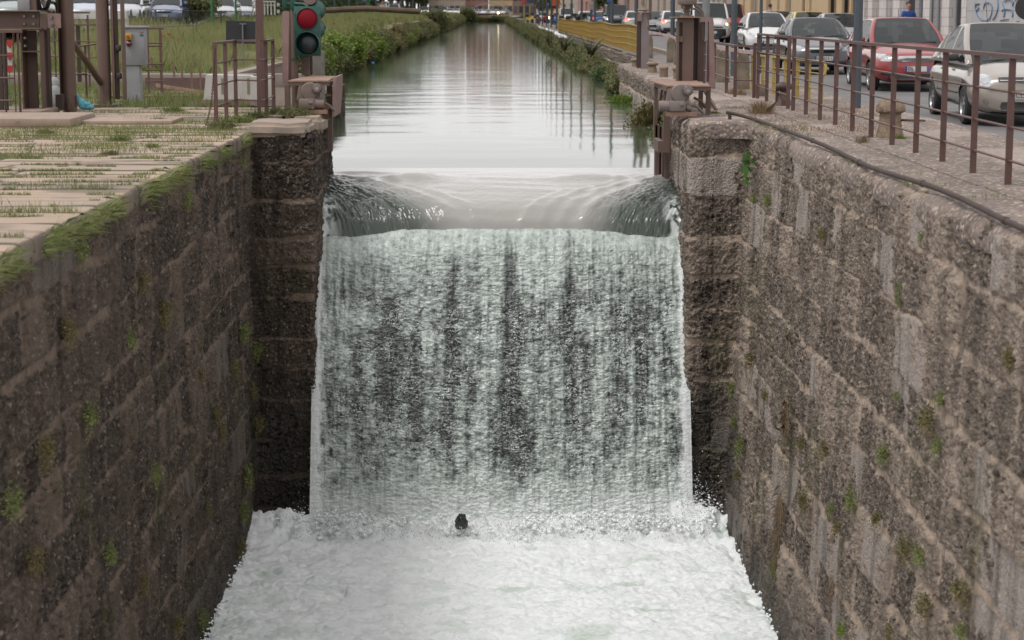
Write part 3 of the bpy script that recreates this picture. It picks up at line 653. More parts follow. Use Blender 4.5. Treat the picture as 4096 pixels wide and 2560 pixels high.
# boiling pool
def pool():
    x = np.arange(-3.85, 3.95, .022); y = np.arange(16.5, 27.15, .022)
    X, Y = np.meshgrid(x, y, indexing='ij')
    wx = X + .35 * (fbm(X * .9, Y * 1.1, 3, 1) - .5); wy = Y + .35 * (fbm(X * .9, Y * 1.1, 3, 2) - .5)
    def ridge(fx, fy, s, o=4): return .5 + .55 * np.sqrt(np.abs(2 * fbm(wx * fx, wy * fy, o, s, .5) - 1) + .02)
    near = sst(21.5, 26.6, Y); foot = np.exp(-((Y - 26.35) / .38) ** 2)
    Z = POOL + .34 * (ridge(.75, .9, 5, 5) - .8) * (.7 + .6 * near) + .17 * (ridge(2.4, 3.6, 6) - .8) * (.6 + .7 * near) + .06 * (ridge(7, 11, 7) - .8) + .045 * (fbm(X * 20, Y * 26, 3, 8) - .5)
    Z += foot * (.1 + .42 * (fbm(X * 2.2, Y * 1.5, 4, 9, .55) - .45)) + .05 * near
    sp = fbm(X * 9, Y * 7, 3, 15); Z += foot * .07 * sst(.5, .8, sp)
    Z += .25 * np.exp(-((X - 2.85) / .4) ** 2 - ((Y - 26.5) / .35) ** 2) + .12 * np.exp(-((X + 2.8) / .5) ** 2 - ((Y - 26.5) / .5) ** 2)
    gap = sst(.33, .22, fbm(wx * 1.0, wy * 1.6, 4, 30)) * .6 + .4 * sst(.42, .3, fbm(wx * 3, wy * 6, 4, 31)) * sst(26, 23, Y)
    t = NT('white_water'); ga, _, _ = t.attr('m1')
    c = t.mix(ga, (.965, .985, .99), (.58, .67, .59))
    c = t.mix(t.ramp(t.noise(7, 8, .7, (1, 2.2, 1)), [(.45, 0), (.66, .55)]), c, (.68, .73, .69))
    t.set(Base_Color=c, Roughness=.5, IOR=1.33)
    b = t.bump(t.noise(9, 8, .74, (1, 2.4, 1)), 1.0, .045); t.bump(t.noise(60, 5, .75, (1, 1.6, 1)), .9, .01, b)
    o4 = np.ones_like(X)
    o = grid('water', np.stack([X, Y, Z], 2), t.m, {'m1': np.stack([np.clip(gap, 0, 1), gap * 0, gap * 0, o4], 2)}, flip=True)
    tag(o, 'white boiling water in the lock chamber below the fall', kind='structure')
    return t.m
FOAM = pool()

def droplets():
    n = 5200; rg = np.random.default_rng(5)
    x = rg.uniform(-2.7, 3.0, n); y = 26.25 - np.abs(rg.normal(0, .3, n)); h = rg.exponential(.13, n)
    z = POOL + .08 + h * (.5 + 1.3 * vn(x * 1.7, x * 0, 4)); r = rg.uniform(.0035, .011, n) * np.exp(-h * .9)
    # right-hand and left-hand splash plumes
    k = rg.integers(0, n, 900); x[k] = 2.85 + rg.normal(0, .16, 900); y[k] = 26.6 + rg.normal(0, .12, 900); z[k] = POOL + .15 + np.abs(rg.normal(0, .28, 900))
    # curtain edge spray
    k = rg.integers(0, n, 900); s = rg.integers(0, 2, 900); x[k] = np.where(s, PR + .03, PL - .03) + rg.normal(0, .03, 900); tt = rg.uniform(0, 1, 900) ; z[k] = -1.7 - 3.8 * tt; y[k] = 28.1 - 1.72 * tt ** .62; r[k] *= .8
    O = np.array([[0, 0, 1], [1, 0, 0], [0, 1, 0], [0, 0, 1], [0, 1, 0], [-1, 0, 0], [0, 0, 1], [-1, 0, 0], [0, -1, 0], [0, 0, 1], [0, -1, 0], [1, 0, 0],
                  [0, 0, -1], [0, 1, 0], [1, 0, 0], [0, 0, -1], [-1, 0, 0], [0, 1, 0], [0, 0, -1], [0, -1, 0], [-1, 0, 0], [0, 0, -1], [1, 0, 0], [0, -1, 0]], float)
    v = np.stack([x, y, z], 1)[:, None, :] + O[None] * r[:, None, None] * np.array([1, 1, 1.25])
    o = rawmesh('spray', v.reshape(-1, 3), 3, mat('spray_drops', (.82, .84, .84), None, 5, .25))
    tag(o, 'fine drops thrown up at the foot of the fall', 'spray', kind='stuff')
droplets()
def puffs():
    rg = np.random.default_rng(15); n = 2600
    x = rg.uniform(-2.95, 3.15, n); y = 26.42 - np.abs(rg.normal(0, .2, n)); hh = .35 + 1.1 * fbm(x * 1.6, x * 0, 3, 14) + .5 * (fbm(x * 7, x * 0, 2, 16) - .5)
    z = POOL + .02 + rg.uniform(0, .26, n) * hh; r = rg.uniform(.008, .04, n) * (1.2 - np.clip((z - POOL) * 2.4, 0, .85))
    # along the side walls
    m = 700; s = rg.integers(0, 2, m); yw = rg.uniform(17, 26.6, m); x = np.concatenate([x, np.where(s, 3.34, -3.3) + rg.normal(0, .035, m)]); y = np.concatenate([y, yw]); z = np.concatenate([z, POOL + rg.uniform(-.02, .10, m)]); r = np.concatenate([r, rg.uniform(.005, .02, m)])
    m = 500; x = np.concatenate([x, 2.9 + rg.normal(0, .17, m)]); y = np.concatenate([y, 26.5 + rg.normal(0, .12, m)]); z = np.concatenate([z, POOL + .1 + np.abs(rg.normal(0, .16, m))]); r = np.concatenate([r, rg.uniform(.004, .016, m)])
    b = bmesh.new(); bmesh.ops.create_icosphere(b, subdivisions=1, radius=1); V0 = np.array([v.co[:] for v in b.verts]); F0 = np.array([[v.index for v in f.verts] for f in b.faces]); b.free()
    P = np.stack([x, y, z], 1); J = rg.uniform(.65, 1.35, (len(P), len(V0), 1))
    T = P[:, None, :] + V0[None] * J * r[:, None, None] * np.array([1.25, 1, .9]); k = len(V0)
    me = bpy.data.meshes.new('splash'); me.vertices.add(T.shape[0] * k); me.vertices.foreach_set('co', T.reshape(-1).astype(np.float32))
    Fc = (F0[None] + (np.arange(len(P)) * k)[:, None, None]).reshape(-1, 3); nf = len(Fc); me.loops.add(nf * 3); me.loops.foreach_set('vertex_index', Fc.ravel().astype(np.int32)); me.polygons.add(nf)
    me.polygons.foreach_set('loop_start', np.arange(0, nf * 3, 3, dtype=np.int32)); me.polygons.foreach_set('loop_total', np.full(nf, 3, np.int32)); me.update(calc_edges=True); me.polygons.foreach_set('use_smooth', np.ones(nf, bool))
    tag(link('splash', me, mat('froth', (1.22, 1.26, 1.27), (1.1, 1.15, 1.14), 6, .55)), 'froth and splash clots at the foot of the fall and along the walls', 'splash', kind='stuff')
puffs()
def mist():
    m = MB(); m.bb(PL, PR, 25.7, 26.42, POOL - .1, POOL + .95); t = NT('mist_air')
    t.t.nodes.remove(t.b); v = t.n('VolumePrincipled'); v.inputs['Color'].default_value = (.95, .97, .96, 1); v.inputs['Anisotropy'].default_value = .1
    tc_ = t.n('TexCoord'); sp = t.n('SeparateXYZ'); t.l(tc_.outputs['Object'], sp.inputs[0])
    g = t.n('MapRange'); g.inputs['From Min'].default_value = POOL + .1; g.inputs['From Max'].default_value = POOL + .9; g.inputs['To Min'].default_value = 0.4; g.inputs['To Max'].default_value = 0
    t.l(sp.outputs[2], g.inputs[0]); nz = t.noise(2.3, 4); r_ = t.ramp(nz, [(.35, .25), (.65, 1)])
    t.l(t.math('MULTIPLY', g.outputs[0], r_), v.inputs['Density']); t.l(v.outputs[0], t.o.inputs['Volume'])
    tag(m.build('mist', t.m, smooth=None), 'thin white mist hanging at the foot of the fall', 'mist', kind='stuff')
mist()
# ------------------------------------------------------------------ steelwork and street furniture
def pr(x0, y0, x1, y1, Y):
    a, b = V(x0, y0, Y), V(x1, y1, Y); return a.x, b.x, b.z, a.z        # x0 x1 z0 z1 of a photo rectangle standing at distance Y
def pbox(mb, x0, y0, x1, y1, Y, dy, mi=0, bev=0.0):
    a = pr(x0, y0, x1, y1, Y); mb.bb(a[0], a[1], Y, Y + dy, a[2], a[3], mi, bev); return mb

def one(name, mb, mats, label, cat, group=None, smooth=35):
    return tag(mb.build(name, mats, None, smooth), label, cat, group)

# --- left: big brown gate frame
g = thing('sluice_gantry', 'massive brown steel gate frame with a bolted beam and round posts', 'gate frame', (-7.2, 31.2, 0))
def pt(name, mb, mats, parent=g, smooth=35):
    """world-space mesh parented to a thing"""
    o = mb.build(name, mats, None, smooth); p = parent.location if parent.parent is None else Vector((0, 0, 0))
    root = parent
    off = Vector((0, 0, 0))
    while root is not None: off += root.location; root = root.parent
    rz = 0
    r2 = parent
    while r2.parent is not None: r2 = r2.parent
    Mx = Matrix.Translation(r2.location) @ Matrix.Rotation(r2.rotation_euler.z, 4, 'Z')
    o.data.transform(Mx.inverted()); o.parent = parent; return o
b = MB(); pbox(b, -150, 42, 160, 46, 30.8, .42); pbox(b, -150, 112, 162, 117, 30.8, .42); pbox(b, -150, 46, 158, 112, 30.98, .05)
pbox(b, 158, 55, 190, 112, 30.95, .08); pt('beam', b, M['brown'])
b = MB(); pbox(b, 189, 54, 242, 112, 30.93, .06); pt('splice_plate', b, M['pink'])
b = MB()
for px, py in ((98, 65), (136, 65), (98, 96), (136, 96), (101, 152), (102, 183)):
    b = MB(); c = V(px, py, 30.95); b.cyl((c.x, c.y - .0, c.z), (c.x, c.y - .035, c.z), .021, 6); pt('bolt', b, M['bolt'])
for px, py in ((206, 69), (208, 99)):
    b = MB(); c = V(px, py, 30.93); b.cyl((c.x, c.y, c.z), (c.x, c.y - .012, c.z), .036, 14); b.cyl((c.x, c.y - .01, c.z), (c.x, c.y - .06, c.z), .022, 6); pt('bolt', b, M['bolt'])
b = MB(); pbox(b, 86, 120, 92, 436, 31.0, .34); pbox(b, 92, 122, 156, 436, 31.3, .03); pbox(b, 156, 120, 168, 436, 31.0, .34); pbox(b, 90, 203, 160, 209, 31.0, .31); pbox(b, 86, 117, 166, 121, 31.0, .34)
pt('column', b, M['brown'])
b = MB(); pbox(b, 165, 112, 200, 430, 31.4, .2); pt('column', b, M['dark_brown'])
b = MB(); pbox(b, 221, -160, 244, 440, 31.8, .3); pbox(b, 221, 378, 250, 438, 31.6, .2); pt('column', b, M['dark_brown'])
b = MB(); c = V(272, 440, 32); x0 = V(240, 100, 32).x; x1 = V(296, 100, 32).x
b.cyl(((x0 + x1) / 2, 32, 0), ((x0 + x1) / 2, 32, 6.5), (x1 - x0) / 2, 28); pt('round_post', b, M['brown'])
for s in (-.16, .13, .0):
    pass
b = MB(); pbox(b, 302, 382, 316, 424, 31.95, .12); pt('base_bracket', b, M['brown'])
b = MB(); pbox(b, 270, 415, 275, 440, 31.8, .1); pt('base_bracket', b, M['brown'])
b = MB(); x0 = V(388, 200, 34.4).x; x1 = V(440, 200, 34.4).x; cx = (x0 + x1) / 2
b.cyl((cx, 34.4, -.03), (cx, 34.4, 6.5), (x1 - x0) / 2, 28); b.bb(cx - .27, cx + .27, 34.1, 34.7, -.03, .015); pt('round_post', b, M['brown'])
b = MB(); pbox(b, 444, -160, 452, 398, 34.3, .28); pbox(b, 452, -160, 480, 398, 34.42, .03); pbox(b, 480, -160, 492, 400, 34.3, .28); pt('beam_post', b, M['brown'])
b = MB(); pbox(b, 460, 180, 480, 206, 34.3, .12, bev=.02); pt('limit_switch', b, M['dark_trim'])
b = MB(); pbox(b, 464, 291, 484, 317, 34.3, .12, bev=.02); pt('limit_switch', b, M['dark_trim'])
b = MB(); b.tube([V(286, 165, 32.3), V(300, 185, 32.5), V(345, 245, 33.4), V(402, 330, 34.3)], .055, 14); pt('brace', b, M['brown'])
b = MB(); b.bb(-8.7, -6.95, 30.3, 31.7, 0, .10, bev=.02); pt('footing', b, M['dirt_conc'])

# near railing panel at the far left edge
def rods(mb, pts, hs, r):
    for h in hs: mb.tube([(p[0], p[1], p[2] + h) for p in pts], r, 6)
g2 = thing('railing', 'short dark brown railing panel in front of the gate frame at the left edge', 'railing', (-7.6, 29.4, 0))
b = MB(); pbox(b, 50, 128, 62, 468, 29.4, .06); pt('post', b, M['rail'], g2)
b = MB(); pbox(b, 65, 134, 84, 450, 29.5, .05); pt('post', b, M['rail'], g2)
b = MB(); pbox(b, 14, 134, 22, 450, 29.9, .04); pt('post', b, M['dark_brown'], g2)
b = MB(); pbox(b, -160, 120, 86, 131, 29.35, .08); pt('handrail', b, M['rail'], g2)
for y in (222, 312, 402):
    b = MB(); a = V(-160, y, 29.45); c = V(56, y, 29.45); b.tube([a, c], .014, 6); pt('rail', b, M['rail'], g2)

one('steel_screen', pbox(pbox(MB(), -60, 128, 16, 455, 30.6, .05), 16, 130, 20, 455, 30.5, .12), M['dark_brown'], 'tall dark brown steel panel behind the left railing panel', 'panel')
g3 = thing('warning_board', 'narrow red and white arrow board standing behind the left gate column', 'warning board', tuple(V(37, 380, 33.6)))
b = MB(); pbox(b, 27, 160, 50, 282, 33.6, .02); pt('board', b, mat('board_white', (.55, .53, .52), None), g3)
rd = mat('board_red', (.45, .02, .02), None, 4, .5); b = MB()
for y in (160, 210, 262):
    q = [V(27, y, 33.58), V(50, y, 33.58), V(50, y + 18, 33.58), V(38, y + 32, 33.58), V(27, y + 18, 33.58)]
    b = MB(); b.prism([(p.x, p.z) for p in q], 'y', 33.575, 33.598); pt('chevron', b, rd, g3)
b = MB(); pbox(b, 36, 282, 41, 430, 33.61, .04); pt('post', b, M['grey_steel'], g3)

g4 = thing('junction_box', 'pale grey steel box standing on the bolted beam at the left edge', 'junction box', tuple(V(105, 42, 31.1)))
b = MB(); pbox(b, 66, -60, 118, 41, 30.95, .35, bev=.01); pt('housing', b, M['cabinet'], g4)
b = MB(); pbox(b, 118, -60, 144, 41, 31.0, .3); pt('side_cover', b, M['brown'], g4)
hs = thing('cable_loop', 'black hoses looping over the left beam beside the round post', 'hose', tuple(V(175, 42, 31.2)))
for k, (dx, rr) in enumerate(((0, .022), (7, .018))):
    b = MB(); b.tube([V(152 + dx, -70, 31.1), V(150 + dx, 5, 31.1), V(158 + dx, 34, 31.15), V(178, 41 - dx, 31.2), V(192 - dx, 30, 31.15), V(200 - dx, 0, 31.1), V(198 - dx, -70, 31.1)], rr, 10)
    pt('hose', b, M['black'], hs)
b = MB(); b.tube([V(170, -50, 31.4), V(172, 10, 31.4), V(184, 38, 31.3), V(205, 50, 31.2)], .03, 10); pt('conduit', b, M['brown'], hs)

# --- control cabinet
g = thing('control_cabinet', 'grey control cabinet on a tapered pedestal with a yellow button box and red lamp', 'cabinet', tuple(W(530, 408, 0)))
yc = g.location.y
b = MB(); pbox(b, 485, 108, 579, 262, yc, .36, bev=.012); pbox(b, 482, 104, 583, 112, yc - .03, .42, bev=.008); pt('housing', b, M['cabinet'], g)
b = MB(); q = [V(495, 264, yc), V(555, 264, yc), V(562, 408, yc), V(492, 408, yc)]
b.prism([(p.x, p.z) for p in q], 'y', yc + .02, yc + .3); pbox(b, 492, 382, 500, 408, yc - .03, .06); pbox(b, 535, 378, 543, 408, yc - .03, .06); pt('pedestal', b, M['cabinet'], g)
b = MB(); pbox(b, 501, 133, 526, 160, yc - .07, .07, bev=.008); bx = pt('button_box', b, mat('button_yellow', (.6, .36, .02), None, 4, .4), g)
b = MB(); c = V(512, 147, yc - .07); b.cyl(c, c - Vector((0, .03, 0)), .027, 16); pt('stop_button', b, mat('button_red', (.55, .09, .03), None, 4, .4), bx)
b = MB(); c = V(516, 174, yc); b.lathe([(.055, 0), (.055, .03), (.045, .06), (.02, .08), (0, .083)], c, 18, 0, Matrix.Rotation(math.pi / 2, 4, 'X')); pt('signal_lamp', b, mat('lamp_red', (.14, .008, .01), None, 4, .15, coat=1), g)
b = MB()
for k in range(4): pbox(b, 560 + k * 3.6, 128, 562 + k * 3.6, 134, yc - .004, .004); 
pt('marking', b, mat('label_brown', (.2, .1, .04), None), g)
b = MB()
for k in range(4): pbox(b, 560 + k * 3.6, 138, 563 + k * 3.6, 145, yc - .004, .004)
pt('marking', b, mat('label_green', (.01, .12, .08), None), g)
one('sack', MB().sph(V(216, 350, 33.2), .14, 12, sc=(1, .8, 1.3)).sph(V(222, 398, 33.1), .16, 12, sc=(.9, .8, 1.5)).sph(V(207, 385, 33.4), .15, 12, sc=(1, .8, 1.1)), M['sack'], 'crumpled grey plastic sacks stuffed between the dark columns', 'sack', smooth=70)
def rag():
    m = MB()
    for (x, y, rx, ry) in ((335, 420, .12, .09), (358, 425, .13, .075), (345, 410, .12, .07), (325, 405, .09, .13), (372, 427, .06, .06)):
        m.sph(V(342 + (x - 342) * .8, 421 + (y - 415) * .7, 31.6), 1, 12, sc=(rx * .72, .09, ry * .66))
    m.prism([(V(308, 372, 31.7).x, V(308, 372, 31.7).z), (V(326, 400, 31.7).x, V(326, 400, 31.7).z), (V(312, 404, 31.7).x, V(312, 404, 31.7).z)], 'y', 31.68, 31.74)
    return m
one('rag', rag(), M['bluebag'], 'light blue cloth bundle lying at the foot of the round post', 'cloth bundle', smooth=80)

# --- railings
def railing(label, pts, H, hs, m=None, group=None, extra_post=None, pw=.058, pd=.022, closed_top=True, topw=.06, toph=.035, r=.013):
    """pts: list of (x, y, z, has_post)"""
    m = m or M['rail']; m0 = pts[0]; g = thing('railing', label, 'railing', (m0[0], m0[1], m0[2]), 0, group)
    for p in pts:
        if len(p) > 3 and not p[3]: continue
        b = MB(); b.bb(p[0] - pw / 2, p[0] + pw / 2, p[1] - pd / 2, p[1] + pd / 2, p[2] - .03, p[2] + H); pt('post', b, m, g)
    b = MB()
    for a, c in zip(pts, pts[1:]): b.bar((a[0], a[1], a[2] + H + toph / 2), (c[0], c[1], c[2] + H + toph / 2), topw, toph)
    pt('handrail', b, m, g)
    for h in hs:
        b = MB(); b.tube([(p[0], p[1], p[2] + h) for p in pts], r, 6); pt('rail', b, m, g)
    return g
HS = (.21, .50, .80)
rx = lambda y: 4.50 + (y - 16.7) * .0095
big = [(rx(y), y, .12) for y in [14.3 + 1.3 * k for k in range(0, 13)]]
railing('long brown railing of evenly spaced posts on the right quay before the tan car', big, 1.09, HS)
railing('shorter brown railing section chained to the far end of the long one', [(rx(y), y, .12) for y in (30.45, 31.7, 33.0, 34.2)], 1.09, HS)
railing('low brown railing return behind the right gate column', [(4.62, 34.35, .12), (4.33, 34.7, .12), (4.36, 36.2, .12), (4.4, 38.6, .12), (4.42, 40.6, .12)], .88, (.3, .62))
gl = railing('brown railing cage on the left pier with a hanging chain', [(-3.95, 28.25, 0), (-3.93, 29.2, 0), (-3.94, 30.4, 0), (-3.47, 29.45, 0.02), (-3.48, 30.5, 0), (-3.50, 31.7, 0)], 1.15, (.27, .57, .88))
# chain
def chain():
    P = [V(862, 186, 28.1), V(858, 250, 28.1), V(853, 320, 28.1), V(848, 380, 28.1), V(842, 430, 28.05), V(832, 470, 28.0), V(823, 505, 27.95)]
    g = thing('chain', 'rusty link chain hanging from the first post of the left railing cage', 'chain', tuple(P[-1])); n = 44; b = MB()
    import bisect
    ds = [0]
    for a, c in zip(P, P[1:]): ds.append(ds[-1] + (c - a).length)
    for i in range(n):
        s = ds[-1] * (i + .5) / n; k = min(bisect.bisect(ds, s) - 1, len(P) - 2); q = (s - ds[k]) / (ds[k + 1] - ds[k])
        c = P[k].lerp(P[k + 1], q); d = (P[k + 1] - P[k]).normalized(); ax = Vector((1, 0, 0)) if i % 2 else Vector((0, 1, 0))
        b.tube([c + d * .022 * math.cos(t) + ax * .012 * math.sin(t) for t in [j * math.pi / 4 for j in range(9)]], .0042, 5, cap=False)
    o = pt('links', b, mat('rusty_chain', (.13, .07, .045), (.08, .05, .04), 20, .8, .3), g)
chain()
for i, (x, yb_) in enumerate(((600, 372), (650, 370))): pass
gg = thing('railing', 'two-post brown railing end just right of the grey cabinet', 'railing', (-6.6, 38.3, 0))
for x0, x1, yb_ in ((585, 600, 374), (635, 652, 370)):
    b = MB(); y = W(x0, yb_, 0).y; pbox(b, x0, 116, x1, yb_, y, .03); pt('post', b, M['rail'], gg)
b = MB(); pbox(b, 578, 111, 655, 118, 38.4, .07); pt('handrail', b, M['rail'], gg)
for y in (173, 185, 257, 280, 326): b = MB(); b.tube([V(578, y + 1, 38.4), V(650, y - 1, 38.5)], .014, 6); pt('rail', b, M['rail'], gg)
gg = thing('railing', 'brown railing seen between the two round posts of the gate frame', 'railing', (-8.2, 38.2, 0))
for x0, x1, y0_, yb_, Y in ((303, 326, 102, 328, 39), (346, 362, 60, 350, 39), (336, 350, 184, 392, 38), (214, 226, 100, 310, 39)):
    b = MB(); pbox(b, x0, y0_, x1, yb_, Y, .04); pt('post', b, M['dark_brown'] if x0 != 346 else M['rail'], gg)
b = MB(); pbox(b, 292, 97, 395, 103, 38.9, .07); pt('handrail', b, M['rail'], gg)
b = MB(); pbox(b, 290, 48, 358, 54, 39.0, .05); pt('handrail', b, M['dark_brown'], gg)
for y in (162, 225, 295): b = MB(); b.tube([V(200, y, 38.95), V(395, y + 6, 38.95)], .012, 6); pt('rail', b, M['rail'], gg)
b = MB(); b.tube([V(298, 188, 37.9), V(392, 174, 38)], .018, 6); pt('rail', b, M['rail'], gg)
b = MB(); b.tube([V(298, 298, 37.9), V(350, 294, 38)], .018, 6); pt('rail', b, M['rail'], gg)

# tall post, sign, barrier, stakes
one('post', MB().bb(*[v for v in (pr(1022, 0, 1050, 10, 34)[0], pr(1022, 0, 1050, 10, 34)[1])], 34, 34.1, -.03, 5.5), M['rail'], 'tall square brown post rising behind the left railing cage', 'post')
g = thing('sign', 'black sign board seen from behind on a thin grey post in the meadow', 'sign', tuple(V(972, 256, 47)))
b = MB(); q = [V(904, 82, 47), V(1022, 86, 47), V(1022, 176, 47), V(904, 172, 47)]; b.prism([(p.x, p.z) for p in q], 'y', 47.0, 47.03); pt('board', b, mat('sign_back', (.018, .02, .026), None, 4, .6), g)
b = MB(); pbox(b, 967, 94, 976, 262, 46.93, .05); pbox(b, 958, 93, 984, 98, 46.95, .03); pt('post', b, M['grey_steel'], g)
bar = thing('barrier', 'low whitewashed concrete barrier block standing behind the left railing cage', 'barrier', tuple(W(950, 418, 0)))
yb0 = W(950, 418, 0).y
b = MB(); q = [V(817, 400, yb0), V(1086, 398, yb0), V(1084, 302, yb0), V(1000, 300, yb0), V(996, 309, yb0), V(820, 298, yb0)]
q = [V(814, 402, yb0), V(823, 300, yb0), V(1000, 302, yb0), V(1006, 308, yb0), V(1082, 303, yb0), V(1088, 402, yb0)]
b.prism([(p.x, p.z) for p in q], 'y', yb0, yb0 + .4); pt('block', b, M['white_conc'], bar)
b = MB(); pbox(b, 812, 398, 1090, 420, yb0 - .03, .46); pt('foot', b, M['dirt_conc'], bar)
b = MB()
rcm = mat('recess_brown', (.3, .25, .18), (.2, .17, .12))
for x in (884, 988): b = MB(); pbox(b, x, 313, x + 12, 378, yb0 - .004, .005); pt('recess', b, rcm, bar)  # thin brown strips on the block face mark the recesses
stake_m = mat('rusted_stake', (.25, .16, .12), (.17, .1, .075), 9, .8)
for i, (x, yb_, yt, hx, hw) in enumerate(((696, 358, 257, 692, 15), (728, 363, 252, 0, 0), (766, 366, 254, 767, 17), (801, 368, 257, 796, 10), (605, 345, 232, 614, 10))):
    p = W(x, yb_, -.06); b = MB(); pbox(b, x - 5, yt, x + 5, yb_ + 2, p.y, .04)
    if hx:
        a0, a1, z0, z1 = pr(hx - hw, 236 if i != 4 else 214, hx + hw, yt, p.y); yy = p.y + .02
        b.tube([(a0, yy, z0), (a0, yy, z1), (a1, yy, z1), (a1, yy, z0), (a0, yy, z0)], .006, 5)
    one('lock_rod', b, stake_m, ['thin rusty rod with a wide wire loop, left of the plain pointed rod', 'plain pointed rusty rod without a loop between two looped ones', 'rusty rod with the widest wire loop, right of the plain rod', 'rusty rod with a small loop nearest the white barrier', 'rusty rod with a loop just right of the grey cabinet pedestal'][i], 'rod', 'rusty rods standing in a row')
b = MB(); b.bar(V(624, 341, 40.6) , V(812, 371, 38.8), .02, .07); one('flange', b, M['rust'], 'long rusty flange bar lying behind the rods', 'beam')
one('steel_cover', MB().bb(-7.6, -5.6, 38.6, 41.2, -.058, -.02), mat('rust_cover', (.2, .11, .09), (.14, .08, .07), 5, .8), 'flat rusty brown cover plate on the ground behind the cabinet', 'cover plate')
one('steel_trough', MB().bb(-7.4, -5.3, 42.2, 42.35, -.06, .22), mat('trough', (.17, .1, .09), (.12, .07, .06), 5, .8), 'low brown steel trough side behind the rusty rods', 'trough')
one('retaining_wall', MB().bb(-12, -4.2, 44.0, 44.5, -.1, .24, bev=.02), mat('retaining_concrete', (.3, .25, .22), (.2, .16, .14), 3, .9, bump=.008), 'low grey concrete retaining wall between the quay and the meadow', 'wall')
b = MB(); p = W(1268, 300, -.2); b.bb(V(1245, 220, 37).x, V(1293, 220, 37).x, 37, 37.3, -.8, V(1268, 205, 37).z); one('pillar', b, mat('weathered_grey', (.23, .2, .18), (.15, .13, .115), 4, .9, bump=.006), 'weathered grey concrete pillar behind the left gate motor at the water edge', 'pillar')

# --- traffic light
g = thing('traffic_light', 'green two-lens traffic light with a red lens on a round brown post', 'traffic light', tuple(W(1180, 425, 0.0)))
yt = 30.9; g.location = (V(1180, 300, yt).x, yt, 0)
xp = g.location.x
b = MB(); b.cyl((xp, yt, -.02), (xp, yt, 3.2), (V(1194, 300, yt).x - V(1166, 300, yt).x) / 2, 22); pt('post', b, M['brown'], g)
yh = yt - .3
b = MB(); a = pr(1175, 25, 1282, 224, yh); b.bb(a[0], a[1], yh, yh + .16, a[2], a[3], bev=.006)
for y in (56, 62, 123, 130, 160, 188): pbox(b, 1175, y, 1186, y + 2, yh - .006, .01); pbox(b, 1271, y, 1282, y + 2, yh - .006, .01)
hd = pt('signal_head', b, M['tgreen'], g)
def lens(cx_, cy_, rad, lit, hood):
    c = V(cx_, cy_, yh); RX = Matrix.Rotation(math.pi / 2, 4, 'X'); s = rad / F * yh
    b = MB(); b.lathe([(s * .98, 0), (s * 1.06, 0), (s * 1.06, .03), (s * .98, .035)], c, 36, 0, RX, cap=False); pt('lens_ring', b, M['tgreen'], g)
    b = MB(); b.lathe([(s * .96, .0), (s * .95, .012), (s * .7, .03), (s * .35, .042), (0.001, .046)], c, 36, 0, RX); pt('lens', b, lit, g)
    if hood:
        b = MB(); n = 28; L_ = .2
        for rr, rev in ((s * 1.09, 0), (s * 1.04, 1)):
            pass
        ring = []
        for i in range(n + 1):
            t = math.pi * (-.32 + 1.64 * i / n); ln = L_ * (1 - .75 * abs(i / n - .5) * 1.2)
            for rr, yy in ((s * 1.1, 0), (s * 1.1, -ln), (s * 1.04, -ln), (s * 1.04, 0)):
                ring.append(c + Vector((rr * math.cos(t), yy, rr * math.sin(t))))
        f = []
        for i in range(n):
            for k in range(4): f.append((i * 4 + k, i * 4 + (k + 1) % 4, i * 4 + 4 + (k + 1) % 4, i * 4 + 4 + k))
        f += [(3, 2, 1, 0), (n * 4, n * 4 + 1, n * 4 + 2, n * 4 + 3)]; b._add(ring, f); pt('visor', b, M['tgreen'], g)
redl = NT('red_lens'); redl.set(Base_Color=(.15, .003, .009), Roughness=.45, Specular_IOR_Level=.15); redl.bump(redl.vor(160).outputs['Distance'], .6, .002); redl = redl.m
lens(1229, 74, 42, redl, False); lens(1232, 174, 44, M['tgreen_in'], True)
b = MB()
for cy_ in (55, 130):
    c = V(1282, cy_, yh + .25); b.lathe([(.01, 0), (.15, .02), (.155, .1), (.12, .16), (.12, .2)], (c.x - .12, c.y, c.z), 24, 0, Matrix.Rotation(math.pi / 2 * -.55, 4, 'X') @ Matrix.Rotation(.5, 4, 'Y'))
pt('rear_visor', b, M['tgreen'], g)
b = MB(); pbox(b, 1158, -90, 1186, 38, yt - .1, .2, bev=.01); pbox(b, 1127, -90, 1150, 32, yt - .02, .12, bev=.01); b.tube([V(1180, 14, yt - .1), V(1215, 16, yt - .15), V(1232, 26, yt - .2)], .022, 10); b.tube([V(1146, 12, yt), V(1166, 18, yt)], .02, 8)
pt('top_bracket', b, M['tgreen'], g)
b = MB(); c = V(1181, 236, yt); b.lathe([(.063, -.02), (.063, .02)], (xp, yt, c.z), 20); pbox(b, 1196, 224, 1234, 230, yt - .16, .06); b.tube([V(1188, 236, yt), V(1202, 230, yt - .1)], .012, 6); pt('clamp', b, M['tgreen'], g)
b = MB(); c = V(1240, -6, yt - .1); b.lathe([(.02, -.1), (.1, -.09), (.115, 0), (.105, .03), (0.01, .035)], c, 22, 0, Matrix.Rotation(math.pi / 2.4, 4, 'X')); b.tube([V(1190, 0, yt), V(1222, 4, yt)], .03, 8); pt('floodlight', b, M['brown'], g)

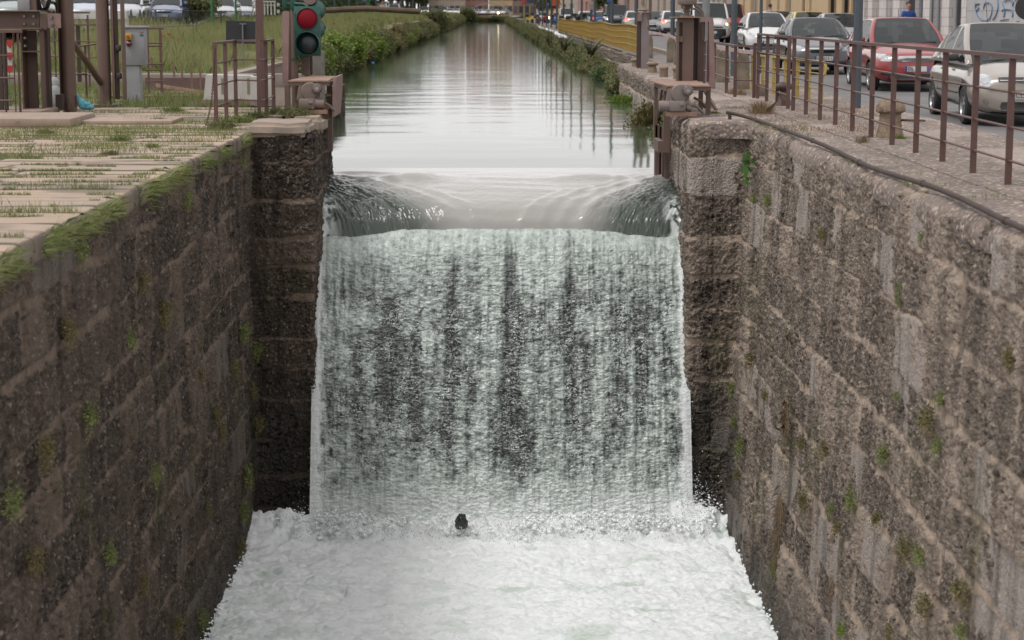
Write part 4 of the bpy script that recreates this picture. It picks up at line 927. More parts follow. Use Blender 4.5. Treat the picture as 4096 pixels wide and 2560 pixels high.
# --- gate motors (gear unit, motor with cooling fins, terminal box)
def actuator(label, cx_, cy_, Y, m2, flipb, z_off=0):
    """built round the fan centre (photo px) at distance Y"""
    c = V(cx_, cy_, Y); g = thing('gate_motor', label, 'motor', (c.x, Y, c.z - .36)); RX = Matrix.Rotation(math.pi / 2, 4, 'X'); u = Y / F
    b = MB(); b.lathe([(.0, 0), (.062, 0), (.062, .02), (.055, .03)], c, 24, 0, RX)
    for k in range(18):
        t = k * 2 * math.pi / 18; d = Vector((math.cos(t), 0, math.sin(t))); b.bar(c + d * .055 + Vector((0, .03, 0)), c + d * .086 + Vector((0, .03, 0)), .008, .07, up=(0, 1, 0))
    b.lathe([(.0, -.07), (.078, -.06), (.078, -.02), (.05, -.0)], c, 24, 0, RX); pt('fan_motor', b, m2, g)
    b = MB(); b.box(c + Vector((.0, -.034, 0)), (.05, .012, .045), Matrix.Rotation(.3, 3, 'Y')); pt('badge', b, mat('badge_grey', (.3, .3, .29)), g)
    b = MB(); q = c + Vector((-.11, .1, -.045)); b.lathe([(.0, -.06), (.125, -.06), (.135, -.03), (.135, .03), (.12, .05), (.0, .06)], q, 26, 0, RX)
    b.prism([(q.x - .2, q.z - .12), (q.x - .17, q.z + .06), (q.x - .02, q.z + .13), (q.x + .06, q.z + .13), (q.x + .14, q.z - .02), (q.x + .14, q.z - .12)], 'y', q.y - .03, q.y + .06); pt('gear_case', b, m2, g)
    b = MB(); q = c + Vector((-.15, .03, -.225)); b.box(q, (.235, .13, .155), None, 0, .022); tb = pt('terminal_box', b, m2, g)
    b = MB(); b.lathe([(.0, .0), (.028, .0), (.028, .012), (.02, .016), (0, .016)], q + Vector((.06, -.065, .02)), 18, 0, RX); pt('dial', b, M['bolt'], tb)
    b = MB(); q2 = c + Vector((-.32 if flipb else .02, .06, -.225)); RY = Matrix.Rotation(math.pi / 2, 4, 'Y')
    b.lathe([(.0, -.09), (.07, -.09), (.078, -.08), (.078, .06), (.085, .062), (.085, .075), (.06, .08), (0, .08)], q2, 22, 0, RY); pt('motor', b, m2, g)
    b = MB(); b.tube([c + Vector((.0, .08, -.22)), c + Vector((.09, .1, -.21)), c + Vector((.16, .12, -.25)), c + Vector((.24, .15, -.33))], .022, 8); b.tube([c + Vector((-.02, .08, -.25)), c + Vector((.06, .1, -.27))], .045, 12); pt('shaft', b, m2, g)
    b = MB(); b.bb(c.x - .3, c.x + .14, Y + .0, Y + .26, c.z - .37, c.z - .31); pt('mount', b, M['rust'], g)
    return g
blue_m = mat('worn_blue_brown', (.2, .15, .13), (.2, .17, .16), 3, .5, .1, bump=.003, spots=((.15, .24, .37), 9, .6))
dark_m = mat('dusty_brown_motor', (.15, .11, .09), (.2, .15, .125), 6, .55, .1, bump=.003, spots=((.06, .045, .04), 18, .6))
actuator('dusty brown gear motor with a finned fan under the left platform', 1268, 354, 28.7, dark_m, False)
actuator('blue and brown gear motor with a finned fan under the right platform', 2752, 362, 28.2, blue_m, True)

# left platform frame
g = thing('gate_platform', 'rusty steel platform on legs over the left gate slot, behind the traffic light', 'platform', (-2.7, 29.5, .0))
b = MB(); a = [V(1150, 322, 28.8), V(1315, 322, 28.8)]; z = a[0].z
b.prism([(a[0].x, 28.8), (a[1].x, 28.8), (V(1342, 296, 31.0).x, 31.0), (a[0].x + .12, 31.0)], 'z', z - .02, z); pt('deck', b, M['rust'], g)
b = MB(); b.bb(a[0].x, a[1].x, 28.82, 28.86, z - .075, z - .022); b.bb(a[1].x - .03, a[1].x + .01, 28.86, 31.0, z - .085, z - .022); b.bb(a[0].x, a[0].x + .03, 28.86, 31.0, z - .085, z - .022); pt('deck_frame', b, M['brown'], g)
zb = -.45
for x0, x1, Y in ((1306, 1326, 29.2), (1137, 1158, 29.4)):
    b = MB(); x_0, x_1, _, _ = pr(x0, 300, x1, 300, Y); b.bb(x_0, x_1, Y, Y + .09, zb if x0 > 1200 else 0.01, z - .08); pt('leg', b, M['brown'], g)
b = MB(); q = [V(1332, 310, 28.9), V(1345, 308, 28.9), V(1343, 380, 28.9), V(1336, 468, 28.9), V(1328, 468, 28.9)]; b.prism([(p.x, p.z) for p in q], 'y', 28.9, 30.2); pt('side_plate', b, M['pink'], g)
b = MB(); pbox(b, 1200, 418, 1322, 434, 28.95, .1); pbox(b, 1235, 434, 1316, 482, 29.1, .08); b.tube([V(1300, 381, 29.0), V(1326, 381, 29.0)], .016, 6); pt('cross_beam', b, M['rust'], g)
b = MB(); q = [V(1128, 50, 30.2), V(1134, 44, 30.2), V(1154, 44, 30.2), V(1156, 60, 30.2), V(1152, 330, 30.2), V(1147, 336, 30.2), V(1130, 334, 30.2)]; b.prism([(p.x, p.z) for p in q], 'y', 30.2, 30.34); pt('cover_channel', b, M['pink'], g)
b = MB(); pbox(b, 1151, 60, 1166, 330, 30.35, .06); pt('column', b, M['brown'], g)
b = MB(); pbox(b, 1198, -160, 1241, 300, 31.0, .2); pt('column', b, M['brown'], g)
b = MB(); pbox(b, 1241, -160, 1246, 298, 31.05, .16); pt('column_shade_strip', b, M['black'], g)  # black strip stands in for the shade beside the column
b = MB(); pbox(b, 1262, 470, 1302, 700, 29.9, .3); pbox(b, 1284, 480, 1292, 700, 29.7, .12); pt('gate_guide', b, M['dark_brown'], g)

# right platform frame
g = thing('gate_platform', 'rusty steel platform with a tall column and motor over the right gate slot', 'platform', (2.95, 29.2, .12))
z = V(2672, 342, 28.3).z; x0, x1 = V(2672, 342, 28.3).x, V(2845, 342, 28.3).x; xb = V(2617, 321, 30.4).x
b = MB(); b.prism([(x0, 28.3), (x1, 28.3), (x1 - .02, 30.5), (x0 - .1, 30.5)], 'z', z - .02, z); pt('deck', b, M['rust'], g)
b = MB(); b.bb(x0, x1, 28.32, 28.36, z - .075, z - .022); b.bb(x0 - .02, x0 + .03, 28.36, 30.5, z - .09, z - .022); b.bb(x1 - .05, x1, 28.36, 30.5, z - .09, z - .022); pt('deck_frame', b, M['brown'], g)
b = MB(); a = pr(2618, 345, 2630, 480, 30.2); b.bb(a[0], a[1], 30.2, 30.35, -.4, z - .09); pt('leg', b, M['brown'], g)
b = MB(); a = pr(2656, 345, 2680, 500, 28.9); b.bb(a[0], a[1], 28.9, 28.98, -.45, z - .09); b.bb(a[0] - .08, a[0], 28.9, 29.7, -.45, -.28); pt('leg', b, M['brown'], g)
b = MB(); b.bar(V(2650, 345, 29.4), V(2630, 470, 29.4), .06, .03); pt('diagonal', b, M['dark_brown'], g)
b = MB(); a = pr(2826, 345, 2842, 430, 28.7); b.bb(a[0], a[1], 28.7, 28.78, .11, z - .09); pt('leg', b, M['brown'], g)
b = MB(); a = pr(2796, 345, 2812, 400, 29.9); b.bb(a[0], a[1], 29.9, 29.97, .11, z - .09); b.bar((a[1], 29.9, z - .1), (a[1] + .18, 29.7, .14), .05, .03); pt('leg', b, M['brown'], g)
b = MB(); b.tube([V(2778, 392, 28.5), V(2800, 402, 28.6), V(2822, 430, 28.7)], .02, 8); pt('arm', b, M['brown'], g)
Y = 30.2
b = MB(); pbox(b, 2710, 84, 2714, 324, Y - .04, .22); pbox(b, 2714, 84, 2732, 324, Y + .08, .02); pbox(b, 2731, 69, 2772, 324, Y, .03); pt('column', b, M['brown'], g)
b = MB(); pbox(b, 2711, 69, 2731, 90, Y - .02, .1); pbox(b, 2710, 148, 2731, 168, Y - .02, .1); pbox(b, 2700, 144, 2731, 148, Y - .02, .1); pt('bracket', b, M['brown'], g)
b = MB(); pbox(b, 2688, 67, 2800, 71, Y - .12, .5); pbox(b, 2728, 62, 2776, 67, Y + .0, .25); pt('head_plate', b, M['rust'], g)
b = MB(); pbox(b, 2776, 71, 2797, 322, Y + .3, .1); pt('column', b, M['dark_brown'], g)
b = MB(); pbox(b, 2794, 72, 2814, 326, Y + .22, .08); pt('column', b, M['brown'], g)
b = MB(); q = [V(2798, 68, Y - .1), V(2852, 69, Y - .1), V(2855, 90, Y - .1), V(2861, 340, Y - .1), V(2860, 352, Y - .1), V(2856, 357, Y - .1), V(2838, 345, Y - .1), V(2841, 300, Y - .1), V(2838, 180, Y - .1), V(2835, 86, Y - .1), V(2800, 89, Y - .1)]
b.prism([(p.x, p.z) for p in q], 'y', Y - .1, Y + .05); pt('cover_channel', b, M['pink'], g)
b = MB(); q = [V(2835, 88, Y), V(2836, 200, Y), V(2840, 330, Y), V(2828, 330, Y), V(2831, 200, Y)]; b.prism([(p.x, p.z) for p in q], 'y', Y + .06, Y + .08); pt('rib', b, M['rail'], g)
c = V(2752, 62, Y + .1); b = MB()
b.lathe([(.045, 0), (.045, .05), (.06, .06), (.05, .09), (.085, .13), (.095, .16), (.14, .17), (.14, .27), (.15, .275), (.15, .29), (.135, .3), (.135, .62), (.1, .66), (0, .67)], (c.x - .02, c.y, c.z), 20)
b.box((c.x - .02, c.y - .13, c.z + .22), (.27, .12, .12), None, 0, .02)
for k in range(9): b.bb(c.x - .15 + k * .03, c.x - .143 + k * .03, c.y - .16, c.y - .1, c.z + .3, c.z + .6)
b.lathe([(.0, 0), (.034, 0), (.034, .05), (0, .05)], (c.x - .09, c.y - .1, c.z + .13), 14, 0, Matrix.Rotation(math.pi / 2, 4, 'X'))
pt('drive_motor', b, dark_m, g)
for k, (dx, r_) in enumerate(((0, .017), (.035, .017))):
    b = MB(); b.tube([V(2772 + k * 4, 34 - k * 12, Y), V(2792 + k * 5, 40 - k * 11, Y), V(2806 + k * 6, 56 - k * 6, Y), V(2812 + k * 5, 80, Y), V(2811 + k * 4, 160, Y + .1)], r_, 8); pt('cable', b, dark_m, g)
b = MB(); pbox(b, 2622, 500, 2636, 700, 30.2, .2); pbox(b, 2650, 510, 2660, 705, 29.8, .12); pbox(b, 2636, 505, 2650, 700, 30.35, .05); pbox(b, 2662, 515, 2682, 715, 29.45, .05); pt('gate_guide', b, M['brown'], g)

# blue-brown column
p0 = W(2573, 275, .12); g = thing('gate_column', 'weathered blue and brown steel column with a spindle head, beyond the stone bollards', 'column', (p0.x, p0.y, .12)); Y = p0.y
b = MB(); pbox(b, 2566, 52, 2594, 276, Y, .03); pt('flange', b, mat('worn_blue_paint', (.2, .17, .175), (.26, .2, .18), 3, .6, spots=((.07, .13, .3), 4, .56)), g)
b = MB(); pbox(b, 2549, 60, 2566, 272, Y + .06, .2); pt('web', b, M['dark_brown'], g)
b = MB(); pbox(b, 2545, 48, 2600, 52, Y - .05, .4); pbox(b, 2550, 55, 2567, 85, Y - .06, .06); pt('head_plate', b, M['pink'], g)
b = MB(); c = V(2571, 46, Y + .1); b.lathe([(.1, 0), (.15, .03), (.13, .07), (.06, .12), (.045, .16), (.045, .9)], c, 16); pt('spindle', b, M['stone_tall'], g)
b = MB(); pbox(b, 2597, -100, 2606, 80, Y + .05, .08); b.tube([V(2590, 60, Y), V(2596, 100, Y), V(2594, 120, Y), V(2590, 108, Y)], .012, 6); pt('side_bar', b, M['brown'], g)

# --- bollards
def bollard(px, py, zz, prof, m, label, n=22, group=None, jit=.02):
    p = W(px, py, zz); b = MB(); b.lathe(prof, (p.x, p.y, zz - .02), n, 0, None, jit); o = one('bollard', b, m, label, 'bollard', group, 60); return o
grp = 'stone mooring bollards on the right quay edge'
bollard(2609, 290, .12, [(.12, 0), (.12, .03), (.105, .14), (.09, .19), (.135, .2), (.15, .225), (.145, .26), (.1, .285), (0, .29)], M['stone'], 'widest mushroom-shaped stone bollard on the quay edge beyond the right platform', group=grp)
bollard(2655, 309, .12, [(.1, 0), (.1, .03), (.095, .2), (.105, .215), (.108, .245), (.09, .265), (0, .27)], M['stone'], 'small straight stone bollard next to the widest one, nearer the platform', group=grp)
bollard(2539, 266, .12, [(.09, 0), (.085, .17), (.12, .18), (.125, .21), (.1, .235), (0, .24)], M['stone'], 'stone bollard half hidden behind the blue and brown column', group=grp)
bollard(2708, 315, .12, [(.09, 0), (.085, .2), (.12, .22), (.12, .26), (.08, .3), (0, .3)], M['stone'], 'stone bollard mostly hidden behind the right gate column', group=grp)
p = W(3556, 551, .12)
g = thing('bollard', 'large granite mushroom bollard behind the long right railing', 'bollard', (4.78, 23.35, .12))
b = MB(); b.lathe([(.165, -.02), (.16, .03), (.145, .1), (.13, .2), (.125, .29), (.15, .3), (.172, .31), (.176, .335), (.165, .38), (.13, .43), (.08, .465), (0, .478)], (4.78, 23.35, .12), 40, 0, None, .03); pt('stone_body', b, M['stone'], g, 60)
b = MB(); b.tube([(4.9, 23.3, .33), (5.08, 23.15, .33), (5.16, 23.2, .33), (5.13, 23.3, .33), (4.9, 23.36, .33)], .012, 6); pt('ring', b, M['iron'], g)
p = W(3138, 421, .12); g = thing('bollard', 'dark cast iron mooring bollard behind the joint of the two brown railings', 'bollard', (4.74, p.y, .12))
b = MB(); b.lathe([(.16, 0), (.15, .02), (.1, .1), (.075, .2), (.07, .24), (.12, .27), (.145, .3), (.14, .34), (.08, .38), (0, .39)], (4.74, p.y, .11), 24); pt('body', b, M['iron'], g, 60)
b = MB(); pbox(b, 3126, 400, 3148, 422, p.y - .16, .05); pt('shackle', b, M['rail'], g)
# tall guard stones linked by a rail
gs = []
for i, (px, py, w_, h_) in enumerate(((2971, 357, .25, .72), (2893, 330, .25, .68), (2866, 316, .22, .68), (2711, 259, .2, .70), (2682, 247, .2, .74), (2599, 232, .2, .74), (3040, 385, .2, .22))):
    p = W(px, py, .12); b = MB(); s = w_ / 2
    b.prism([(p.x - s * 1.1, .1), (p.x + s * 1.1, .1), (p.x + s, .12 + h_ * .78), (p.x + s * .8, .12 + h_ * .92), (p.x + s * .3, .12 + h_), (p.x - s * .3, .12 + h_), (p.x - s * .8, .12 + h_ * .92), (p.x - s, .12 + h_ * .78)], 'y', p.y, p.y + .2)
    lab = ['tall rounded guard stone with weeds at its foot behind the railing return', 'tall rounded guard stone left of the weedy one', 'guard stone half hidden by the pink channel of the right platform', 'guard stone hugging the right gate column on its left', 'tapered guard stone with a pale rail end beside the column', 'guard stone right behind the blue and brown column', 'short broken guard stone stump behind the long railing'][i]
    one('guard_stone', b, M['stone_tall'], lab, 'guard stone', 'guard stones along the right quay', 50); gs.append(p)
b = MB()
for a, c in ((V(2594, 128, 60), V(2682, 144, 57)), (V(2682, 144, 57), V(2712, 160, 54)), (V(2825, 184, 44), V(2893, 194, 41)), (V(2893, 194, 41), V(2975, 206, 37.4)), (V(2975, 206, 37.4), V(3010, 210, 36))): b.bar(a, c, .03, .07)
one('guard_rail', b, mat('guard_rail_paint', (.5, .42, .4), (.4, .2, .17), 2, .6), 'faded pale red guard rail strip linking the guard stones', 'guard rail')

# yellow short railing
g = thing('railing', 'short bent yellow railing behind the long brown one, ending in a loop', 'railing', (5.45, 32.4, .1))
P_ = [(5.46, 32.3), (5.40, 33.2), (5.33, 34.0), (5.25, 34.9), (5.17, 35.8), (5.1, 36.7), (5.02, 37.6)]
for x, y in P_: b = MB(); b.bb(x - .03, x + .03, y, y + .015, .1, .78); pt('post', b, M['yellow2'], g)
b = MB()
for a, c in zip(P_, P_[1:]): b.bar((a[0], a[1], .8), (c[0], c[1], .8), .06, .03)
b.tube([(5.46, 32.35, .8), (5.5, 32.28, .78), (5.52, 32.25, .7), (5.5, 32.25, .6), (5.44, 32.28, .56)], .025, 8); pt('handrail', b, M['yellow2'], g)
for h in (.25, .5): b = MB(); b.tube([(x, y, .1 + h) for x, y in P_], .011, 6); pt('rail', b, M['yellow2'], g)

# long yellow fence beyond
g = thing('fence', 'long yellow slat fence running along the canal on the right bank', 'fence', (5.3, 70, .1))
def fx(y): return 5.32
ys_ = [68.6 + 2.0 * k for k in range(0, 44)]
for k, (a, c) in enumerate(zip(ys_, ys_[1:])):
    za, zc = .1 + .035 * math.sin(a * .35), .1 + .035 * math.sin(c * .35)
    b = MB(); b.bar((fx(a), a, za + 1.02), (fx(c), c, zc + 1.02), .07, .035)
    for j in range(7):
        y = a + (c - a) * j / 7; b.bar((fx(y) + .0, y, .02), (fx(y), y, za + 1.0), .045, .012, up=(1, .0, 0))
    for h in (.28, .52, .76): b.tube([(fx(a) - .0, a, za + h), (fx(c), c, zc + h)], .013, 5)
    pt('fence_panel', b, M['yellow2'] if k == 3 else M['yellow'], g)
b = MB()
for a, c in ((52, 300),): b.bb(5.36, 5.38, 68.7, 156, .05, 1.0)
pt('backing_sheet', b, M['yellow'], g)
# lamp posts
lp = []
grp = 'grey posts in a row along the right road'
YP_ = [31 + 15.4 * k for k in range(22)]
names = {0: 'nearest thick grey post rising behind the long brown railing by the red car', 1: 'grey post between the white van and the white hatchback', 2: 'grey post just behind the green pole and the right gate column', 3: 'grey post directly behind the blue and brown column', 4: 'grey post in front of the dark van'}
for k, y in enumerate(YP_):
    zz = .0 if k < 2 else .1
    if k == 0: y = 30.6
    if k == 1: y = 46.2
    b = MB(); r_ = .075
    b.lathe([(r_ * 1.0, 0), (r_, .1), (r_ * .98, 1), (r_ * .8, 4), (r_ * .7, 6.8), (0, 6.82)], (5.72, y, zz), 8)
    one('post', b, M['pole'], names.get(k, 'slim grey post in the distant row along the yellow fence'), 'post', grp, 30)
def pole(px, Y, r_, zt, m, label, group=None, z0=0.0, cat='pole', x=None):
    x = V(px, 60, Y).x; b = MB(); b.cyl((x, Y, z0), (x, Y, zt), r_, 10); return one('pole', b, m, label, cat, group)
pole(2690, 62, .045, 5, M['gpole'], 'thin green pole left of the right gate column')
pole(2824, 42, .085, 7, mat('concrete_pole', (.24, .25, .25), (.18, .19, .19), 4, .8), 'pale grey round pole in front of the white van')
pole(3044, 52, .045, 4, M['pole'], 'thin grey pole in front of the white hatchback', z0=.0)
# pipe on the coping of the right wall
g = thing('pipe', 'rusty dark pipe along the top edge of the pale lock wall, broken at its end', 'pipe', (3.55, 27.4, .12))
pts = [(3.65 + .02 * math.sin(y * 1.3) + .03 * math.exp(-(y - 26) ** 2), y, .155 + .018 * math.sin(y * .9)) for y in np.arange(27.0, 10, -.7)]
pts = [(3.30, 27.35, .22), (3.42, 27.3, .2)] + pts
pm = mat('old_pipe', (.045, .03, .024), (.07, .045, .036), 4, .85, 0, bump=.004, spots=((.16, .08, .04), 9, .66))
b = MB(); b.tube(pts, .023, 12); pt('pipe_run', b, pm, g, 60)
b = MB()
for k in (2, 6, 9, 13, 17, 21): p = Vector(pts[k]); q = Vector(pts[k + 1]); d = (q - p).normalized(); b.cyl(p, p + d * .07, .029, 12)
pt('coupling', b, pm, g); b = MB(); b.cyl((3.34, 27.32, .2), (3.35, 27.3, .05), .026, 10); pt('elbow', b, pm, g)
# black debris in the foam
p = V(1845, 2085, 26.0)
from mathutils import noise as mnz
b = MB(); b.sph((0, 0, 0), 1, 22)
for v in b.bm.verts:
    q = v.co.copy(); v.co = Vector((q.x * .085 * (1 - .35 * q.z), q.y * .06, q.z * .105)) * (1 + .35 * mnz.noise(q * 3.3) + .3 * mnz.noise(q * 8))
bmesh.ops.translate(b.bm, vec=(p.x, p.y, p.z), verts=b.bm.verts)
b.box((p.x + .05, p.y, p.z - .07), (.045, .04, .07), Matrix.Rotation(.35, 3, 'Y'), 0, .008)
one('debris', b, mat('wet_black_rubber', (.012, .012, .014), None, 6, .2, bump=.01, bscale=60), 'ragged black lump bobbing in the foam below the fall', 'debris', smooth=60)
one('bottle_cap', MB().box(V(1492, 252, 82), (.12, .1, .08), None, 0, .02), mat('blue_plastic', (.03, .3, .6), None, 4, .4), 'small bright blue plastic scrap floating by the left bank', 'litter')
# ------------------------------------------------------------------ cars (built once per type, front at y=0 facing -Y, length along +Y)
def ev(o):
    dg = bpy.context.evaluated_depsgraph_get(); return bpy.data.meshes.new_from_object(o.evaluated_get(dg))
GLASS = M['glass']
def car(name, label, cat, loc, rz, p, pm, group=None):
    """p: L W H hood(zfront,zcowl) yc(cowl) yh(header) yr(rear header) yb(rear belt) belt tumble wheelbase wr front-overhang"""
    L_, Wd, H = p['L'], p['W'] / 2, p['H']; g = thing(name, label, cat, (0, 0, 0), 0, group)
    ys = np.array([0, .012, .05, .13, .28, .5, .75] + list(np.arange(1.0, L_ - .6, .16)) + [L_ - .5, L_ - .3, L_ - .14, L_ - .05, L_ - .012, L_])
    belt = p['belt']; zf, zcw = p['hood']
    top = np.interp(ys, [0, .02, .1, .22, p['yc'], p['yc'] + .3, p['yb'] - .1, L_ - .1, L_], [zf - .12, zf - .06, zf - .01, zf + .02, zcw, belt, belt + .04, belt - .02, belt - .16])
    bot = np.interp(ys, [0, .1, .5, L_ - .5, L_ - .1, L_], [.26, .2, .19, .22, .26, .36])
    wid = np.interp(ys, [0, .012, .05, .13, .28, .5, .8, L_ - .8, L_ - .3, L_ - .14, L_ - .05, L_ - .012, L_], np.array([.70, .78, .86, .925, .96, .985, 1, 1, .975, .95, .9, .85, .8]) * Wd)
    n = 36; t = np.linspace(0, 2 * np.pi, n, endpoint=False)
    b = bmesh.new(); rings = []
    for y, zt, zb, w_ in zip(ys, top, bot, wid):
        zc, hz = (zt + zb) / 2, (zt - zb) / 2; e = 2 / 4.6; yy = y
        r = []
        for a in t:
            sx, cz = math.sin(a), -math.cos(a)
            x = w_ * math.copysign(abs(sx) ** e, sx); z = math.copysign(abs(cz) ** (2 / 3.4), cz)
            x *= 1 - .13 * max(0, z) ** 3 - .05 * max(0, -z) ** 2
            z = zc + hz * z + (.028 * (1 - (x / w_) ** 2) if z > .8 else 0)
            # plan curvature of the nose and tail
            bow = .16 * (x / Wd) ** 2
            if y < .8: yy = y + bow * (1 - y / .8)
            elif y > L_ - .6: yy = y - .1 * (x / Wd) ** 2 * (1 - (L_ - y) / .6)
            r.append(b.verts.new((x, yy, z)))
        rings.append(r)
    for A, B in zip(rings, rings[1:]):
        for k in range(n): b.faces.new((A[k], A[(k + 1) % n], B[(k + 1) % n], B[k]))
    b.faces.new(rings[0][::-1]); b.faces.new(rings[-1]); bmesh.ops.recalc_face_normals(b, faces=b.faces[:])
    me = bpy.data.meshes.new('body'); b.to_mesh(me); b.free(); body = link('body', me, [pm, M['dark_trim']], g)
    wy = [p['fo'], p['fo'] + p['wb']]; wr = p['wr']
    cb = MB()
    for y in wy:
        for s in (-1, 1): cb.cyl((s * (Wd - .24), y, wr + .0), (s * (Wd + .2), y, wr), wr + .055, 28)
    cut = cb.build('cut', M['dark_trim'], None, None)
    md = body.modifiers.new('b', 'BOOLEAN'); md.operation = 'DIFFERENCE'; md.object = cut; md.solver = 'EXACT'
    me2 = ev(body); body.modifiers.clear(); body.data = me2; bpy.data.objects.remove(cut)
    me2.materials.clear(); me2.materials.append(pm); me2.materials.append(M['dark_trim'])
    for f in me2.polygons:
        c = f.center; arch = any(abs(math.hypot(c.y - y, c.z - wr) - (wr + .055)) < .012 or (math.hypot(c.y - y, c.z - wr) < wr + .05 and abs(abs(c.x) - (Wd - .24)) < .02) for y in wy)
        f.material_index = 1 if arch or c.z < .235 else 0
    me2.shade_smooth(); me2.set_sharp_from_angle(angle=R(32))
    bv = bmesh.new(); bv.from_mesh(me2); tree = BVHTree.FromBMesh(bv)
    # greenhouse: one lofted shell split into roof and panes
    yc, yh, yr_, yb = p['yc'], p['yh'], p['yr'], p['yb']; tb = p.get('tumble', .8)
    st = [yc] + list(np.linspace(yc, yh, 9)[1:]) + list(np.linspace(yh, yr_, 11)[1:]) + list(np.linspace(yr_, yb, 8)[1:])
    def zr(y):
        if y <= yh: q = (y - yc) / (yh - yc); return (zcw - .02) + (H - .035 - zcw + .02) * (q * 1.12 - .12 * q * q) if p.get('van') is None else (zcw - .02) + (H - .035 - zcw + .02) * q
        if y <= yr_: q = (y - yh) / (yr_ - yh); return H - .035 + .035 * math.sin(math.pi * q) - p.get('drop', .04) * q * q
        q = (y - yr_) / (yb - yr_); return (H - .035 - p.get('drop', .04)) + (belt - H + .035 + p.get('drop', .04)) * q ** 1.25
    m_ = 15; rows = []
    for y in st:
        z1 = zr(y); z0 = min(belt - .03, z1 - .015) if y > yc + .25 else min(zcw - .05, z1 - .012); wb_ = Wd * .93; wt = Wd * (tb if y > yh - .01 else tb + (.9 - tb) * (1 - (y - yc) / (yh - yc)) * .8)
        if y > yr_: wt = Wd * (tb + .07 * (y - yr_) / (yb - yr_))
        row = []
        q = (z1 - z0) / (H - belt); wr1 = wb_ + (wt - wb_) * min(1, max(.05, q))
        for k in range(m_):
            if k < 5: s_ = k / 5; x = wb_ + (wr1 - wb_) * s_ ** 1.3; z = z0 + (z1 - .05 * min(1, q) - z0) * s_
            elif k == 5: x = wr1 - .005; z = z1 - .048 * min(1, q)
            elif k == 6: x = wr1 - .045; z = z1 - .016 * min(1, q)
            elif k == 7: x = wr1 - .10; z = z1
            else: x = (wr1 - .10) * (1 - (k - 7) / (m_ - 8)); z = z1 + .022 * (1 - (x / wr1) ** 2) * min(1, q)
            bow = -.17 * (1 - (x / Wd) ** 2) * max(0, 1 - (y - yc) / (yh - yc + .4)) * 1.0
            row.append((x, y + bow + .17 * max(0, 1 - (y - yc) / (yh - yc + .4)) * .55, z))
        full = row + [(-x, y_, z) for x, y_, z in row[-2::-1]]
        rows.append(full)
    nm = len(rows[0]); sets = {'roof': [], 'windscreen': [], 'rear_window': [], 'sl': [], 'sr': []}
    pill = p.get('pillars', [])
    for i in range(len(st) - 1):
        ym = (st[i] + st[i + 1]) / 2
        for k in range(nm - 1):
            kk = min(k, nm - 2 - k)
            if kk < 5:
                solid = ym > p.get('glass_end', yr_ + .35 * (yb - yr_)) or ym < yc + .12 or any(abs(ym - q) < w_ for q, w_ in pill) or kk == 0
                key = 'roof' if solid else ('sr' if k < nm / 2 else 'sl')
            elif kk < 7: key = 'roof'
            else: key = 'windscreen' if ym < yh else ('roof' if ym < yr_ or p.get('van') else 'rear_window')
            sets[key].append((i, k))
    for key, cells in sets.items():
        if not cells: continue
        b = bmesh.new(); vs = {}
        def vv(i, k):
            if (i, k) not in vs: vs[(i, k)] = b.verts.new(rows[i][k])
            return vs[(i, k)]
        for i, k in cells:
            try: b.faces.new((vv(i, k), vv(i + 1, k), vv(i + 1, k + 1), vv(i, k + 1)))
            except ValueError: pass
        bmesh.ops.recalc_face_normals(b, faces=b.faces[:])
        if key != 'roof': bmesh.ops.scale(b, vec=(.996, 1, .998), verts=b.verts)
        me = bpy.data.meshes.new(key); b.to_mesh(me); b.free()
        nme = {'sl': 'side_window', 'sr': 'side_window'}.get(key, key)
        o = link(nme, me, pm if key == 'roof' else GLASS, g, 40)
        if key == 'roof': md = o.modifiers.new('thick', 'SOLIDIFY'); md.thickness = .03; md.offset = -1
    # projected trim: a quad in the x-z plane laid on the nose or tail
    def lay(nme, quad, m2, front=True, off=.008, nu=8, nv=5, par=g, rnd=0.0, thick=.012):
        b = bmesh.new(); gr_ = {}
        for i in range(nu + 1):
            for j in range(nv + 1):
                u, v = i / nu, j / nv
                if rnd:
                    uu, vv_ = 2 * u - 1, 2 * v - 1; k_ = rnd
                    uu2 = uu * math.sqrt(1 - k_ * vv_ * vv_ / 2); vv2 = vv_ * math.sqrt(1 - k_ * uu * uu / 2); u, v = (uu2 + 1) / 2, (vv2 + 1) / 2
                a, b1, c, d = quad
                x = (a[0] * (1 - u) + b1[0] * u) * (1 - v) + (d[0] * (1 - u) + c[0] * u) * v
                z = (a[1] * (1 - u) + b1[1] * u) * (1 - v) + (d[1] * (1 - u) + c[1] * u) * v
                o_, dr = (Vector((x, -2, z)), Vector((0, 1, 0))) if front else (Vector((x, L_ + 2, z)), Vector((0, -1, 0)))
                h = tree.ray_cast(o_, dr); y = h[0].y if h[0] is not None else (.5 if front else L_ - .4)
                y = min(y, 1.2) if front else max(y, L_ - 1.0)
                gr_[i, j] = b.verts.new((x, y - off if front else y + off, z))
        for i in range(nu):
            for j in range(nv): b.faces.new((gr_[i, j], gr_[i + 1, j], gr_[i + 1, j + 1], gr_[i, j + 1]))
        ext = bmesh.ops.extrude_face_region(b, geom=b.faces[:]); bmesh.ops.translate(b, vec=(0, thick + .01 if front else -thick - .01, 0), verts=[e for e in ext['geom'] if isinstance(e, bmesh.types.BMVert)])
        bmesh.ops.recalc_face_normals(b, faces=b.faces[:])
        me = bpy.data.meshes.new(nme); b.to_mesh(me); b.free(); return link(nme, me, m2, par, 50)
    def mir(q): return [(-x, z) for x, z in q]
    hl = p['head']; 
